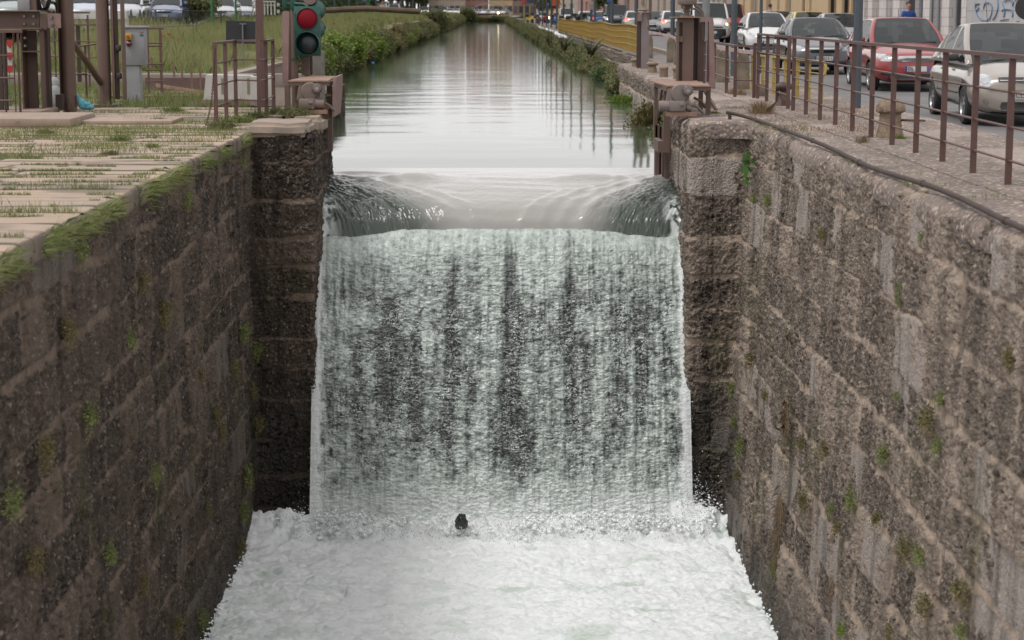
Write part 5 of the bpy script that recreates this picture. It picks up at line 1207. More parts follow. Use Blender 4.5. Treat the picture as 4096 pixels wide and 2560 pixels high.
    for q, nm_ in ((hl, 'headlight'), (mir(hl), 'headlight')):
        o = lay(nm_, q, M['lamp_glass'], rnd=p.get('hlr', .7))
        if p.get('lit'):
            cx_ = sum(a[0] for a in q) / 4; cz_ = sum(a[1] for a in q) / 4; s = .05
            lay('bulb', [(cx_ - s, cz_ - s), (cx_ + s, cz_ - s), (cx_ + s, cz_ + s), (cx_ - s, cz_ + s)], M['lamp_on'], off=.02, nu=4, nv=4, par=o, rnd=1)
        else:
            cx_ = sum(a[0] for a in q) / 4; cz_ = sum(a[1] for a in q) / 4; s = .045
            lay('reflector', [(cx_ - s, cz_ - s), (cx_ + s, cz_ - s), (cx_ + s, cz_ + s), (cx_ - s, cz_ + s)], M['chrome'], off=.012, nu=4, nv=4, par=o, rnd=1)
    for q, mk, nm_, rr in p['front']: lay(nm_, q, M[mk] if isinstance(mk, str) else mk, off=.010 if mk in ('dark_trim', 'black') else .014, rnd=rr)
    pz = p.get('pz', .42); pw = .26
    pl = lay('number_plate', [(-pw, pz - .055), (pw, pz - .055), (pw, pz + .055), (-pw, pz + .055)], M['plate'], off=.028, thick=.02)
    for s in (-1, 1): lay('plate_band', [(s * pw - s * .045 if s > 0 else -pw, pz - .055), (pw if s > 0 else -pw + .045, pz - .055), (pw if s > 0 else -pw + .045, pz + .055), (s * pw - s * .045 if s > 0 else -pw, pz + .055)], M['plate_blue'], off=.031, nu=2, nv=2, par=pl)
    if p.get('text'):
        cu = bpy.data.curves.new('t', 'FONT'); cu.body = p['text']; cu.size = .105; cu.align_x = 'LEFT'; cu.align_y = 'CENTER'; cu.extrude = .001
        to = bpy.data.objects.new('t', cu); COL.objects.link(to); me = ev(to); bpy.data.objects.remove(to)
        y0 = tree.ray_cast(Vector((0, -2, pz)), Vector((0, 1, 0)))[0].y
        me.transform(Matrix.Translation((-pw + .06, y0 - .038, pz)) @ Matrix.Rotation(math.pi / 2, 4, 'X')); link('characters', me, M['black'], pl)
    tl = p.get('tailq', [(Wd * .62, belt - .22), (Wd * .93, belt - .22), (Wd * .9, belt + .0), (Wd * .7, belt - .02)])
    for q in (tl, mir(tl)): lay('tail_lamp', q, M['tail_on'] if p.get('brake') else M['tail'], front=False, nu=4, nv=4)
    rp = lay('number_plate', [(-pw, .62), (pw, .62), (pw, .73), (-pw, .73)], M['plate'], front=False, off=.02)
    lay('rear_bumper', [(-Wd * .8, .3), (Wd * .8, .3), (Wd * .8, .5), (-Wd * .8, .5)], M['dark_trim'] if p.get('dark_bumper', 1) else pm, front=False, off=.03)
    # wheels
    for y in wy:
        for s in (-1, 1):
            x = s * (Wd - .11); RY = Matrix.Rotation(math.pi / 2 * s, 4, 'Y'); b = MB()
            b.lathe([(wr * .62, -.1), (wr * .9, -.105), (wr * .985, -.08), (wr, -.04), (wr, .04), (wr * .985, .08), (wr * .9, .105), (wr * .64, .1), (wr * .62, .07)], (x, y, wr), 32, 0, RY)
            wh = b.build('wheel', M['tyre'], g); b = MB()
            b.lathe([(wr * .66, .085), (wr * .63, .10), (wr * .58, .07), (wr * .56, .03)], (x, y, wr), 32, 0, RY, cap=False); b.lathe([(wr * .6, .02), (0.001, .02)], (x, y, wr), 32, 1, RY)
            for k in range(p.get('spokes', 7)):
                a = k * 2 * math.pi / p.get('spokes', 7); d = Vector((0, math.cos(a), math.sin(a))); c = Vector((x + s * .07, y, wr)); b.bar(c + d * .03, c + d * wr * .62, .045, .02, up=(1, 0, 0))
            b.lathe([(.05, .05), (.05, .095), (.0, .1)], (x, y, wr), 16, 0, RY); b.build('rim', [M['rim'], M['dark_trim']], wh)
    # mirrors, wipers, door lines
    for s in (-1, 1):
        b = MB(); b.box((s * (Wd + .075), yc + .42, belt + .075), (.17, .09, .12), None, 0, .03); b.bar((s * (Wd - .07), yc + .45, belt + .0), (s * (Wd + .03), yc + .42, belt + .05), .04, .03); b.build('mirror', M['dark_trim'] if p.get('dark_mirror') else pm, g, 60)
        b = MB()
        for yd in p.get('doors', [yc + .3, yc + 1.25, yc + 2.2]): 
            h = [tree.ray_cast(Vector((s * 3, yd, z_)), Vector((-s, 0, 0)))[0] for z_ in (.34, .5, .7, belt - .06)]
            if all(q is not None for q in h): b.tube([q + Vector((s * .001, 0, 0)) for q in h], .006, 4)
        h = [tree.ray_cast(Vector((s * 3, y_, .5)), Vector((-s, 0, 0)))[0] for y_ in np.linspace(wy[0] + wr + .12, wy[1] - wr - .12, 6)]
        if all(q is not None for q in h): b.tube([q + Vector((s * .004, 0, 0)) for q in h], .016, 4)
        b.build('door_seam', M['dark_trim'], g)
        b = MB()
        for yd in (yc + 1.1, yc + 2.05):
            h = tree.ray_cast(Vector((s * 3, yd, belt - .14)), Vector((-s, 0, 0)))[0]
            if h is not None: b.box(h + Vector((s * .012, 0, 0)), (.03, .16, .03), None, 0, .01)
        b.build('door_handles', pm, g, 60)
    b = MB()
    for s in (-.55, .1): b.tube([(s, yc + .0, zcw + .02), (s + .3, yc + .05, zcw + .045), (s + .52, yc + .09, zcw + .05)], .009, 5)
    b.build('wiper', M['dark_trim'], g)
    for x, y in ((-.36, yh + .25), (.36, yh + .25), (-.38, yh + 1.15), (.38, yh + 1.15)):
        if y > yb - .5: continue
        b = MB(); b.box((x, y, belt - .02), (.44, .14, .36), None, 0, .05); b.box((x, y + .03, belt + .26), (.24, .09, .17), None, 0, .04); b.build('seat', M['seat'], g, 60)
    b = MB(); b.tube([(-.38 + .17 * math.cos(a), yc + .72 + .03 * math.sin(a), belt - .0 + .15 * math.sin(a)) for a in np.linspace(0, 2 * math.pi, 15)], .014, 6, cap=False); b.build('steering_wheel', M['black'], g)
    b = MB(); b.box((0, yc + .48, belt - .03), (Wd * 1.5, .5, .12), None, 0, .05); b.build('dashboard', M['dark_trim'], g, 60)
    b = MB(); b.box((0, yh - .12, H - .2), (.24, .03, .07), None, 0, .012); b.build('interior_mirror', M['black'], g)
    bv.free()
    g.location = loc; g.rotation_euler = (0, 0, rz); g['_L'] = L_; return g, lay
def recar(src, label, loc, rz, pm, group=None, lit=None):
    g = copy_tree(src); g.location = loc; g.rotation_euler = (0, 0, rz); g['label'] = label
    if group: g['group'] = group
    for ch in g.children:
        k = ch.name.split('.')[0]
        if k in ('body', 'roof', 'door_handles') or (k == 'mirror'):
            sl_ = ch.material_slots[0]
            if sl_.material and sl_.material.name.startswith('paint'): sl_.link = 'OBJECT'; sl_.material = pm
    return g
PT = {k: paint('paint_' + k, c, mt) for k, c, mt in (('tan', (.36, .31, .27), .4), ('red', (.30, .022, .026), .2), ('graphite', (.085, .082, .09), .35), ('white', (.62, .61, .60), 0), ('van_white', (.66, .66, .67), 0), ('black', (.03, .032, .035), .3),
      ('dark_grey', (.06, .06, .065), .3), ('silver', (.48, .49, .52), .35), ('blue', (.12, .16, .30), .3), ('yellow', (.62, .45, .04), 0), ('van_red', (.3, .015, .02), 0), ('deep_blue', (.02, .08, .35), .2), ('pale_blue', (.42, .46, .55), .2), ('tealgrey', (.2, .25, .24), .2))}
def q4(x0, x1, z0, z1): return [(x0, z0), (x1, z0), (x1, z1), (x0, z1)]
def cz(px, Y): return (px - 1961) / F * Y * 1.0
traf = 'cars in the traffic on the right road'
mpv = dict(L=4.28, W=1.75, H=1.64, hood=(.80, 1.0), yc=.88, yh=2.2, yr=3.3, yb=4.12, belt=1.0, tumble=.7, wb=2.76, wr=.315, fo=.85, hlr=.9,
           head=[(.50, .66), (.76, .60), (.80, .79), (.58, .86)], pz=.50, text='CD 316', spokes=7, pillars=[(2.35, .06), (3.25, .06)], dark_mirror=1, drop=.13, dark_bumper=0,
           front=[(q4(-.46, .46, .715, .785), 'dark_trim', 'grille', 0), (q4(-.40, .40, .79, .80), 'chrome', 'grille_bar', 0), (q4(-.44, .44, .735, .747), 'chrome', 'grille_bar', 0), (q4(-.42, .42, .255, .40), 'black', 'air_intake', .2), (q4(.60, .69, .37, .46), 'chrome', 'fog_lamp', 1), (q4(-.69, -.60, .37, .46), 'chrome', 'fog_lamp', 1), (q4(-.78, .78, .575, .60), 'paintx', 'bumper_strip', 0)])
M['paintx'] = PT['tan']
tan, lay = car('hatchback', 'tan family car with a double chevron badge, nearest behind the right railing', 'car', (8.5, 30.9, road_z(31.8)), R(-2.5), mpv, PT['tan'], traf)
b = []
for dz in (0, .045):
    for s in (-1, 1):
        lay('chevron', [(0, .745 + dz), (s * .085, .700 + dz), (s * .085, .718 + dz), (0, .768 + dz)], M['chrome'], off=.03, nu=4, nv=2)
M['paintx'] = PT['red']
fmax = dict(L=4.33, W=1.825, H=1.60, hood=(.82, 1.02), yc=1.0, yh=1.95, yr=3.6, yb=4.15, belt=1.04, tumble=.73, wb=2.64, wr=.32, fo=.86, hlr=.5,
            head=[(.50, .66), (.80, .66), (.84, .85), (.56, .80)], pz=.50, text='DL', spokes=9, pillars=[(2.3, .06), (3.3, .07)], drop=.06, dark_bumper=0,
            front=[(q4(-.42, .42, .655, .785), 'chrome', 'grille_surround', .35), (q4(-.39, .39, .67, .77), 'black', 'grille', .35), (q4(-.62, .62, .26, .40), 'black', 'air_intake', .1), (q4(.5, .76, .36, .45), 'black', 'fog_recess', .3), (q4(-.76, -.5, .36, .45), 'black', 'fog_recess', .3)])
red, lay = car('hatchback', 'red car with an oval badge in its dark grille, behind the thick grey post', 'car', (9.25, 42.5, road_z(43)), R(-1), fmax, PT['red'], traf)
lay('badge', q4(-.075, .075, .692, .75), M['chrome'], off=.024, rnd=1, nu=6, nv=4); lay('badge', q4(-.062, .062, .70, .742), M['plate_blue'], off=.028, rnd=1, nu=6, nv=4)
b = MB(); b.tube([(0, 2.3, 1.6), (0, 2.36, 1.8)], .006, 5); o = b.build('aerial', M['black'], red)
b = MB(); b.tube([(-.25, 2.1, 1.64), (-.25, 2.3, 2.0)], .005, 5); o = b.build('aerial', M['black'], tan)
civ = dict(L=4.25, W=1.765, H=1.46, hood=(.72, .95), yc=.85, yh=1.9, yr=3.1, yb=4.1, belt=.98, tumble=.72, wb=2.62, wr=.32, fo=.86, hlr=.6,
           head=[(.42, .60), (.80, .62), (.82, .80), (.50, .70)], pz=.42, text='CB 019 LZ', pillars=[(2.3, .06), (3.1, .08)], drop=.1,
           front=[(q4(-.40, .40, .655, .70), 'chrome', 'grille_bar', .3), (q4(-.38, .38, .56, .65), 'black', 'grille', .5), (q4(-.55, .55, .24, .36), 'black', 'air_intake', .2)])
gr_, _ = car('hatchback', 'dark grey hatchback with a chrome nose bar, between the red car and the white hatchback', 'car', (8.62, 50.6, road_z(51)), R(-1), civ, PT['graphite'], traf)
pun = dict(L=4.03, W=1.69, H=1.49, hood=(.74, .97), yc=.88, yh=1.85, yr=3.2, yb=3.95, belt=1.0, tumble=.73, wb=2.51, wr=.30, fo=.85, hlr=.7,
           head=[(.48, .64), (.76, .66), (.78, .86), (.56, .78)], pz=.46, pillars=[(2.2, .06), (3.0, .08)], dark_mirror=1,
           front=[(q4(-.3, .3, .60, .64), 'black', 'grille', .5), (q4(-.6, .6, .26, .44), 'dark_trim', 'air_intake', .3)])
wh, _ = car('hatchback', 'white hatchback facing the camera between the thin grey post and the white van', 'car', (9.75, 68.5, road_z(69)), R(-2), pun, PT['white'], traf)
van = dict(L=4.4, W=1.83, H=1.86, hood=(.92, 1.14), yc=.75, yh=1.45, yr=4.2, yb=4.38, belt=1.18, tumble=.84, wb=2.75, wr=.31, fo=.9, hlr=.5, lit=1,
           head=[(.52, .76), (.82, .80), (.84, 1.0), (.60, .90)], pz=.50, glass_end=2.4, van=1, pillars=[], dark_mirror=1, drop=.03, doors=[1.2, 2.4],
           front=[(q4(-.84, .84, .26, .66), 'dark_trim', 'bumper', .25), (q4(-.5, .5, .70, .76), 'black', 'grille', .3)])
vn_, _ = car('van', 'white delivery van with a dark bumper and lit headlamps behind the right gate column', 'van', (10.2, 90.5, road_z(91)), R(-1), van, PT['van_white'], traf)
trn = dict(L=4.97, W=1.97, H=1.98, hood=(.98, 1.2), yc=.8, yh=1.6, yr=4.75, yb=4.95, belt=1.22, tumble=.84, wb=2.93, wr=.33, fo=.93, hlr=.4, lit=1,
           head=[(.5, .74), (.9, .80), (.92, 1.06), (.62, .9)], pz=.48, glass_end=2.6, van=1, dark_mirror=1, drop=.03, doors=[1.3, 2.5],
           front=[(q4(-.45, .45, .62, .8), 'black', 'grille', .5), (q4(-.8, .8, .26, .44), 'dark_trim', 'bumper', .25)])
recars = [
 recar(gr_, 'dark saloon with one lit headlamp seen between the blue column and the green pole', (9.85, 119, road_z(119)), R(-1), PT['black'], traf),
]
tv, _ = car('van', 'dark grey van with both headlamps lit beyond the yellow fence', 'van', (9.75, 151, road_z(151)), R(-.5), trn, PT['dark_grey'], traf)
for s in (-1, 1):
    b = MB(); b.sph((s * .63, .2, .70), .085, 12, sc=(1, .35, 1)); b.build('lit_lamp', M['lamp_on'], recars[0])
def rear(src, label, px, Y, pm, brake=True):
    g = recar(src, label, (cz(px, Y), Y + 4, road_z(Y)), math.pi, pm, traf)
    for ch in g.children:
        if brake and ch.name.startswith('tail_lamp'): ch.material_slots[0].link = 'OBJECT'; ch.material_slots[0].material = M['tail_on']
    return g
rear(wh, 'white hatchback driving away with red lamps, between the green pole and the dark saloon', 2692, 116, PT['white'])
rear(wh, 'white hatchback driving away, half hidden behind the blue and brown column', 2537, 145, PT['white'])
rear(wh, 'bright blue car driving away at the left of the dark grey van', 2398, 178, PT['deep_blue'])
recar(vn_, 'white minibus facing the camera above the yellow fence', (cz(2266, 222), 222, road_z(222)), 0, PT['van_white'], traf)
recar(wh, 'white car between the minibus and the dark grey van', (cz(2330, 196), 196, road_z(196)), math.pi, PT['white'], traf)
recar(wh, 'small silver car with lit lamps far down the road, left of the minibus', (cz(2172, 262), 262, road_z(262)), 0, PT['silver'], traf)
for i in range(2):
    b = MB(); b.sph((cz(2191, 262) + .0 - 1.1 * i, 261.9, road_z(262) + .7), .16, 10, sc=(1, .4, 1)); 
    if i == 0: one('headlamp_glow', b, M['lamp_on'], 'lit lamp of a motorbike just right of the small silver car', 'motorbike lamp')
    else: b.bm.free()
pk = 'cars parked along the facades on the right'
recar(vn_, 'red van parked behind the white delivery van', (12.6, 103, road_z(103)), 0, PT['van_red'], pk)
recar(gr_, 'dark estate car with a silver roof parked behind the dark grey hatchback', (12.75, 70, road_z(70)), 0, PT['silver'], pk)
recar(wh, 'yellow car parked by the yellow facade, only its roof in view', (12.85, 77.5, road_z(77)), 0, PT['yellow'], pk)
recar(wh, 'silver car parked beyond the yellow car', (12.8, 86, road_z(86)), 0, PT['silver'], pk)
lg = 'cars parked beyond the meadow on the left'
def lcar(src, px, Y, pm, label, rz=0.0):
    g = recar(src, label, (cz(px, Y), Y, 1.016), rz, pm, lg); return g
lcar(wh, 60, 68, PT['tealgrey'], 'green grey car far left behind the junction box')
lcar(gr_, 348, 80, PT['pale_blue'], 'pale blue white car between the two round posts', R(3))
lcar(wh, 512, 90, PT['silver'], 'silver car just right of the second round post', R(2))
lcar(wh, 575, 101, PT['red'], 'red car between the silver and the blue car beyond the meadow')
lcar(gr_, 672, 99, PT['blue'], 'dull blue car behind the wire fence', R(2))
lcar(gr_, 895, 112, PT['silver'], 'silver saloon between the two green poles', R(2))
lcar(wh, 975, 124, PT['silver'], 'silver car right of the second green pole')
lcar(vn_, 1528, 285, PT['van_white'], 'white van behind the runner'); lcar(vn_, 1579, 292, PT['van_white'], 'white van right of the runner')
for px, Y, s_, c_, l_ in ((1702, 430, vn_, 'silver', 'far silver van near the end of the left bank'), (1738, 440, wh, 'dark_grey', 'far dark car right of the silver van'), (1778, 440, vn_, 'van_white', 'far white van left of two far white cars'), (1802, 436, wh, 'white', 'far white car before the footbridge'), (1826, 430, wh, 'white', 'far white and red car next to the footbridge foot')):
    lcar(s_, px, Y, PT[c_], l_)
for k, px in enumerate((1898, 1915, 1930, 1945, 1967, 1992, 2006)):
    g = recar(wh, ['leftmost', 'second from left', 'third from left', 'middle', 'third from right', 'second from right', 'rightmost'][k] + ' of the tiny white cars on the cross street under the footbridge', ((px - 1961) / F * 488, 488 + (k % 2) * .6, .96), R(90) * (1 if k % 2 else -1) * .2, PT['white'], 'tiny white cars on the cross street')
b = MB(); b.sph(V(1993, 52, 470), .22, 10); one('headlamp_glow', b, M['lamp_on'], 'single lit headlamp glowing at the end of the canal', 'lamp')
# scooters and motorbikes parked at the kerb
def scooter(label, px, Y, c, rz, grp='parked motorbikes beyond the yellow fence'):
    g = thing('motorbike', label, 'motorbike', (0, 0, 0), 0, grp)
    for y in (-.62, .62):
        b = MB(); b.lathe([(.2, -.045), (.28, -.05), (.3, 0), (.28, .05), (.2, .045)], (0, y, .3), 20, 0, Matrix.Rotation(math.pi / 2, 4, 'Y')); w_ = b.build('wheel', M['tyre'], g)
        b = MB(); b.cyl((-.03, y, .3), (.03, y, .3), .2, 16); b.build('rim', M['rim'], w_)
    b = MB(); b.prism([(-.85, .55), (-.35, .42), (.3, .38), (.75, .6), (.8, .78), (.3, .8), (-.1, .6), (-.3, .62), (-.5, 1.0), (-.62, .98)], 'x', -.13, .13); b.build('body', c, g, 50)
    b = MB(); b.prism([(-.02, .78), (.75, .82), (.8, .92), (.3, .88), (0, .86)], 'x', -.12, .12); b.build('seat', M['black'], g, 50)
    b = MB(); b.tube([(-.34, -.4, 1.06), (0, -.5, 1.0), (.34, -.4, 1.06)], .02, 8); b.build('handlebar', M['black'], g)
    b = MB(); b.tube([(0, -.5, 1.0), (0, -.64, .4)], .03, 8); b.build('fork', M['chrome'], g)
    for s in (-1, 1): b = MB(); b.tube([(s * .28, -.42, 1.05), (s * .34, -.44, 1.22)], .008, 5); b.box((s * .34, -.44, 1.25), (.12, .02, .08), None, 0, .01); b.build('mirror', M['black'], g)
    b = MB(); b.sph((0, -.6, .88), .085, 12); b.build('headlight', M['lamp_glass'], g)
    b = MB(); b.box((0, .72, 1.05), (.32, .32, .26), None, 0, .05); b.build('top_box', M['dark_trim'], g, 60)
    b = MB(); b.prism([(-.56, .98), (-.5, 1.0), (-.42, 1.32), (-.46, 1.34)], 'x', -.16, .16); b.build('windshield', M['glass'], g)
    g.location = (cz(px, Y), Y, .16); g.rotation_euler = (0, 0, rz); return g
s1 = scooter('black motorbike leaning in the middle of the parked group', 2290, 148, M['dark_trim'], R(30))
for px, Y, rz, c, l_ in ((2272, 152, 50, 'white', 'white motorbike left of the black one in the parked group'), (2305, 146, 65, 'silver', 'silver motorbike right of the black one in the parked group'), (2325, 141, 20, 'graphite', 'grey motorbike at the right end of the parked group'), (2165, 240, 40, 'van_red', 'red scooter left of the lit lamp beyond the yellow fence'), (2118, 262, 30, 'yellow', 'yellow scooter at the far left end of the parked row'), (2213, 205, 10, 'deep_blue', 'blue scooter between two grey posts beyond the fence')):
    g = copy_tree(s1); g.location = (cz(px, Y), Y, .2); g.rotation_euler = (0, 0, R(rz)); g['label'] = l_
    for ch in g.children:
        if ch.name.startswith('body'): ch.material_slots[0].link = 'OBJECT'; ch.material_slots[0].material = PT[c]

# ------------------------------------------------------------------ people
def skin_mesh(nodes, edges, sub=2):
    """nodes: name -> ((x,y,z), r)"""
    names = list(nodes); me = bpy.data.meshes.new('s'); me.from_pydata([nodes[n][0] for n in names], [(names.index(a), names.index(b_)) for a, b_ in edges], [])
    o = bpy.data.objects.new('s', me); COL.objects.link(o); md = o.modifiers.new('k', 'SKIN'); md.use_smooth_shade = True
    for i, n in enumerate(names):
        r = nodes[n][1]; me.skin_vertices[0].data[i].radius = (r, r) if not isinstance(r, tuple) else r
    me.skin_vertices[0].data[0].use_root = True
    s = o.modifiers.new('u', 'SUBSURF'); s.levels = sub; s.render_levels = sub
    m2 = ev(o); bpy.data.objects.remove(o); return m2
def person(label, loc, rz, J, top, bottom, grp=None, sleeveless=False, extra=None):
    """J: joints in local metres, facing -Y"""
    g = thing('person', label, 'person', loc, rz, grp)
    nd = {'pelvis': ((0, 0, .95), (.15, .11)), 'waist': ((0, 0, 1.1), (.135, .10)), 'chest': ((0, 0, 1.33), (.165, .115)), 'neckb': ((0, .01, 1.47), (.075, .07)), 'neck': ((0, 0, 1.53), .052), 'head0': ((0, -.015, 1.61), (.07, .085)), 'head1': ((0, -.01, 1.71), (.078, .095)), 'head2': ((0, 0, 1.765), (.05, .06))}
    ed = [('pelvis', 'waist'), ('waist', 'chest'), ('chest', 'neckb'), ('neckb', 'neck'), ('neck', 'head0'), ('head0', 'head1'), ('head1', 'head2')]
    for s, k in ((-1, 'l'), (1, 'r')):
        j = J[k]; nd['sh' + k] = ((s * .175, .0, 1.425), .062); nd['el' + k] = (j[0], .042); nd['wr' + k] = (j[1], .03); hd = (Vector(j[1]) - Vector(j[0])).normalized(); pm_ = Vector(j[1]) + hd * .06; nd['pa' + k] = (tuple(pm_), (.036, .018))
        ed += [('chest', 'sh' + k), ('sh' + k, 'el' + k), ('el' + k, 'wr' + k), ('wr' + k, 'pa' + k)]
        side = hd.cross(Vector((0, 0, 1))); side = side.normalized() if side.length > .1 else Vector((1, 0, 0)); upv = side.cross(hd)
        for f in range(4):
            off = upv * (.028 - .019 * f); ln = (.075, .085, .08, .06)[f]
            a = pm_ + off + hd * .04; b_ = a + hd * ln * .6 + side * .01; c = b_ + hd * ln * .4 + side * .02
            nd[f'f{f}a{k}'] = (tuple(a), .009); nd[f'f{f}b{k}'] = (tuple(b_), .0085); nd[f'f{f}c{k}'] = (tuple(c), .0075)
            ed += [('pa' + k, f'f{f}a{k}'), (f'f{f}a{k}', f'f{f}b{k}'), (f'f{f}b{k}', f'f{f}c{k}')]
        a = Vector(j[1]) + hd * .03 + upv * .035; nd['ta' + k] = (tuple(a), .011); nd['tb' + k] = (tuple(a + hd * .03 + upv * .025), .0095); ed += [('wr' + k, 'ta' + k), ('ta' + k, 'tb' + k)]
        kn = J.get('k' + k, (s * .1, -.02, .5)); an = J.get('a' + k, (s * .1, .02, .08))
        nd['hip' + k] = ((s * .095, 0, .88), .092); nd['kn' + k] = (kn, .058); nd['an' + k] = (an, .04); nd['toe' + k] = ((an[0], an[1] - .16, an[2] - .045), (.04, .03))
        ed += [('pelvis', 'hip' + k), ('hip' + k, 'kn' + k), ('kn' + k, 'an' + k), ('an' + k, 'toe' + k)]
    me = skin_mesh(nd, ed); link('body', me, M['skin'], g)
    sn = {n: (nd[n][0], tuple(q + .014 for q in (nd[n][1] if isinstance(nd[n][1], tuple) else (nd[n][1],) * 2))) for n in ('waist', 'chest', 'pelvis', 'neckb')}; se = [('waist', 'chest'), ('waist', 'pelvis'), ('chest', 'neckb')]
    if not sleeveless:
        for k in 'lr':
            a, b_ = Vector(nd['sh' + k][0]), Vector(nd['el' + k][0]); sn['s' + k] = (nd['sh' + k][0], .078); sn['e' + k] = (tuple(a.lerp(b_, .72)), .06); se += [('chest', 's' + k), ('s' + k, 'e' + k)]
    link('shirt', skin_mesh(sn, se), top, g)
    tn = {'pelvis': (nd['pelvis'][0], (.165, .125))}; te = []
    for k in 'lr':
        tn['h' + k] = (nd['hip' + k][0], .105); tn['k' + k] = (nd['kn' + k][0], .075); tn['a' + k] = (tuple(Vector(nd['an' + k][0]) + Vector((0, 0, .03))), .06); te += [('pelvis', 'h' + k), ('h' + k, 'k' + k), ('k' + k, 'a' + k)]
    link('trousers', skin_mesh(tn, te), bottom, g)
    b = MB()
    for s in (-1, 1): b.sph((s * .032, -.1, 1.685), .011, 8)
    b.build('eyes', M['black'], g, 60)
    b = MB(); b.prism([(-.125, 1.645), (-.098, 1.69), (-.09, 1.64)], 'x', -.014, .014); b.build('nose', M['skin'], g, 60)
    b = MB(); b.box((0, -.098, 1.613), (.045, .012, .01), None, 0, .004); b.build('mouth', mat('lips', (.3, .09, .08)), g)
    for s in (-1, 1): b = MB(); b.sph((s * .082, .0, 1.67), .03, 8, sc=(.35, .7, 1)); b.build('ear', M['skin'], g, 60)
    b = MB(); b.sph((0, .014, 1.725), .1, 16, sc=(.86, 1.02, .8)); b.build('hair', M['hair'], g, 60)
    b = MB()
    for k in 'lr': a = nd['an' + k][0]; b.box((a[0], a[1] - .07, a[2] - .035), (.09, .27, .09), None, 0, .03)
    b.build('shoes', M['black'], g, 60)
    return g
person('man in a blue t-shirt standing with folded arms in a doorway of the white facade', (cz(3617, 64), 64, .17), R(8),
       {'l': ((-.24, -.04, 1.17), (.02, -.2, 1.17)), 'r': ((.24, -.04, 1.17), (-.03, -.24, 1.2))}, M['blue_cloth'], M['trouser'])
person('man in a pale shirt and beige trousers seen walking behind the white van', (cz(3068, 88), 88, road_z(88) + .0), R(160),
       {'l': ((-.25, .04, 1.18), (-.2, -.06, .95)), 'r': ((.25, .02, 1.18), (.22, -.14, .98)), 'kl': (-.1, -.14, .52), 'al': (-.1, -.1, .08), 'ar': (.1, .22, .1)}, M['pale_cloth'], M['trouser'])
person('person in a grey tank top running on the path beyond the meadow', (cz(1536, 150), 150, .70), R(5),
       {'l': ((-.27, .08, 1.2), (-.26, -.14, 1.28)), 'r': ((.27, .06, 1.18), (.27, -.12, 1.05)), 'kl': (-.1, -.2, .55), 'al': (-.1, .05, .2), 'ar': (.1, .25, .1)}, M['sack'], M['dark_trim'], sleeveless=True)
# ------------------------------------------------------------------ buildings
def tile_mat(name, c, bw, bh, mortar, stain=.3):
    t = NT(name); x = t.n('TexBrick'); x.offset = .5; x.inputs['Scale'].default_value = 1; x.inputs['Mortar Size'].default_value = .012; x.inputs['Brick Width'].default_value = bw; x.inputs['Row Height'].default_value = bh
    mpp = t.n('Mapping'); tcx = t.n('TexCoord'); mpp.inputs['Rotation'].default_value = (math.pi / 2, 0, math.pi / 2); t.l(tcx.outputs['Object'], mpp.inputs[0])
    sp = t.n('SeparateXYZ'); cb = t.n('CombineXYZ'); t.l(tcx.outputs['Object'], sp.inputs[0]); t.l(t.math('ADD', sp.outputs[0], sp.outputs[1]), cb.inputs[0]); t.l(sp.outputs[2], cb.inputs[1]); t.l(cb.outputs[0], x.inputs[0])
    x.inputs['Color1'].default_value = (*c, 1); x.inputs['Color2'].default_value = (*[q * .9 for q in c], 1); x.inputs['Mortar'].default_value = (*mortar, 1)
    t.set(Base_Color=t.mix(t.ramp(t.noise(.8, 7, .65, (1, 1, .35)), [(.45, 0), (.75, stain)]), x.outputs[0], tuple(q * .5 for q in c)), Roughness=.8); return t.m
M['wtile'] = tile_mat('white_facade_tiles', (.56, .51, .49), .6, .29, (.3, .27, .26))
M['gtile'] = tile_mat('grey_panel_tiles', (.40, .385, .39), 1.3, .55, (.24, .2, .2))
M['brick'] = tile_mat('red_brick', (.36, .17, .13), .3, .08, (.3, .2, .17))
M['cream'] = mat('cream_plaster', (.62, .45, .26), (.54, .39, .23), .7, .9, spots=((.4, .3, .2), 2, .64))
M['beige'] = mat('beige_plaster', (.46, .38, .31), (.38, .31, .26), .7, .9)
M['pinkpl'] = mat('pink_plaster', (.42, .30, .26), (.35, .25, .22), .7, .9)
M['dkwin'] = mat('window_dark_glass', (.035, .035, .04), None, 2, .15, spec=.7)
M['shutter'] = mat('brown_shutter', (.26, .15, .07), (.2, .11, .05), 3, .7)
M['door_black'] = mat('dark_doorway', (.012, .012, .014), None, 2, .5)
M['door_grey'] = mat('grey_shutter_door', (.2, .195, .2), (.16, .155, .16), 3, .6)
M['roof'] = mat('roof_tiles', (.24, .12, .08), (.16, .08, .06), 6, .85)
FX = 14.75
def yy(px): return FX * F / (px - 1961)          # distance at which the facade plane shows at that photo column
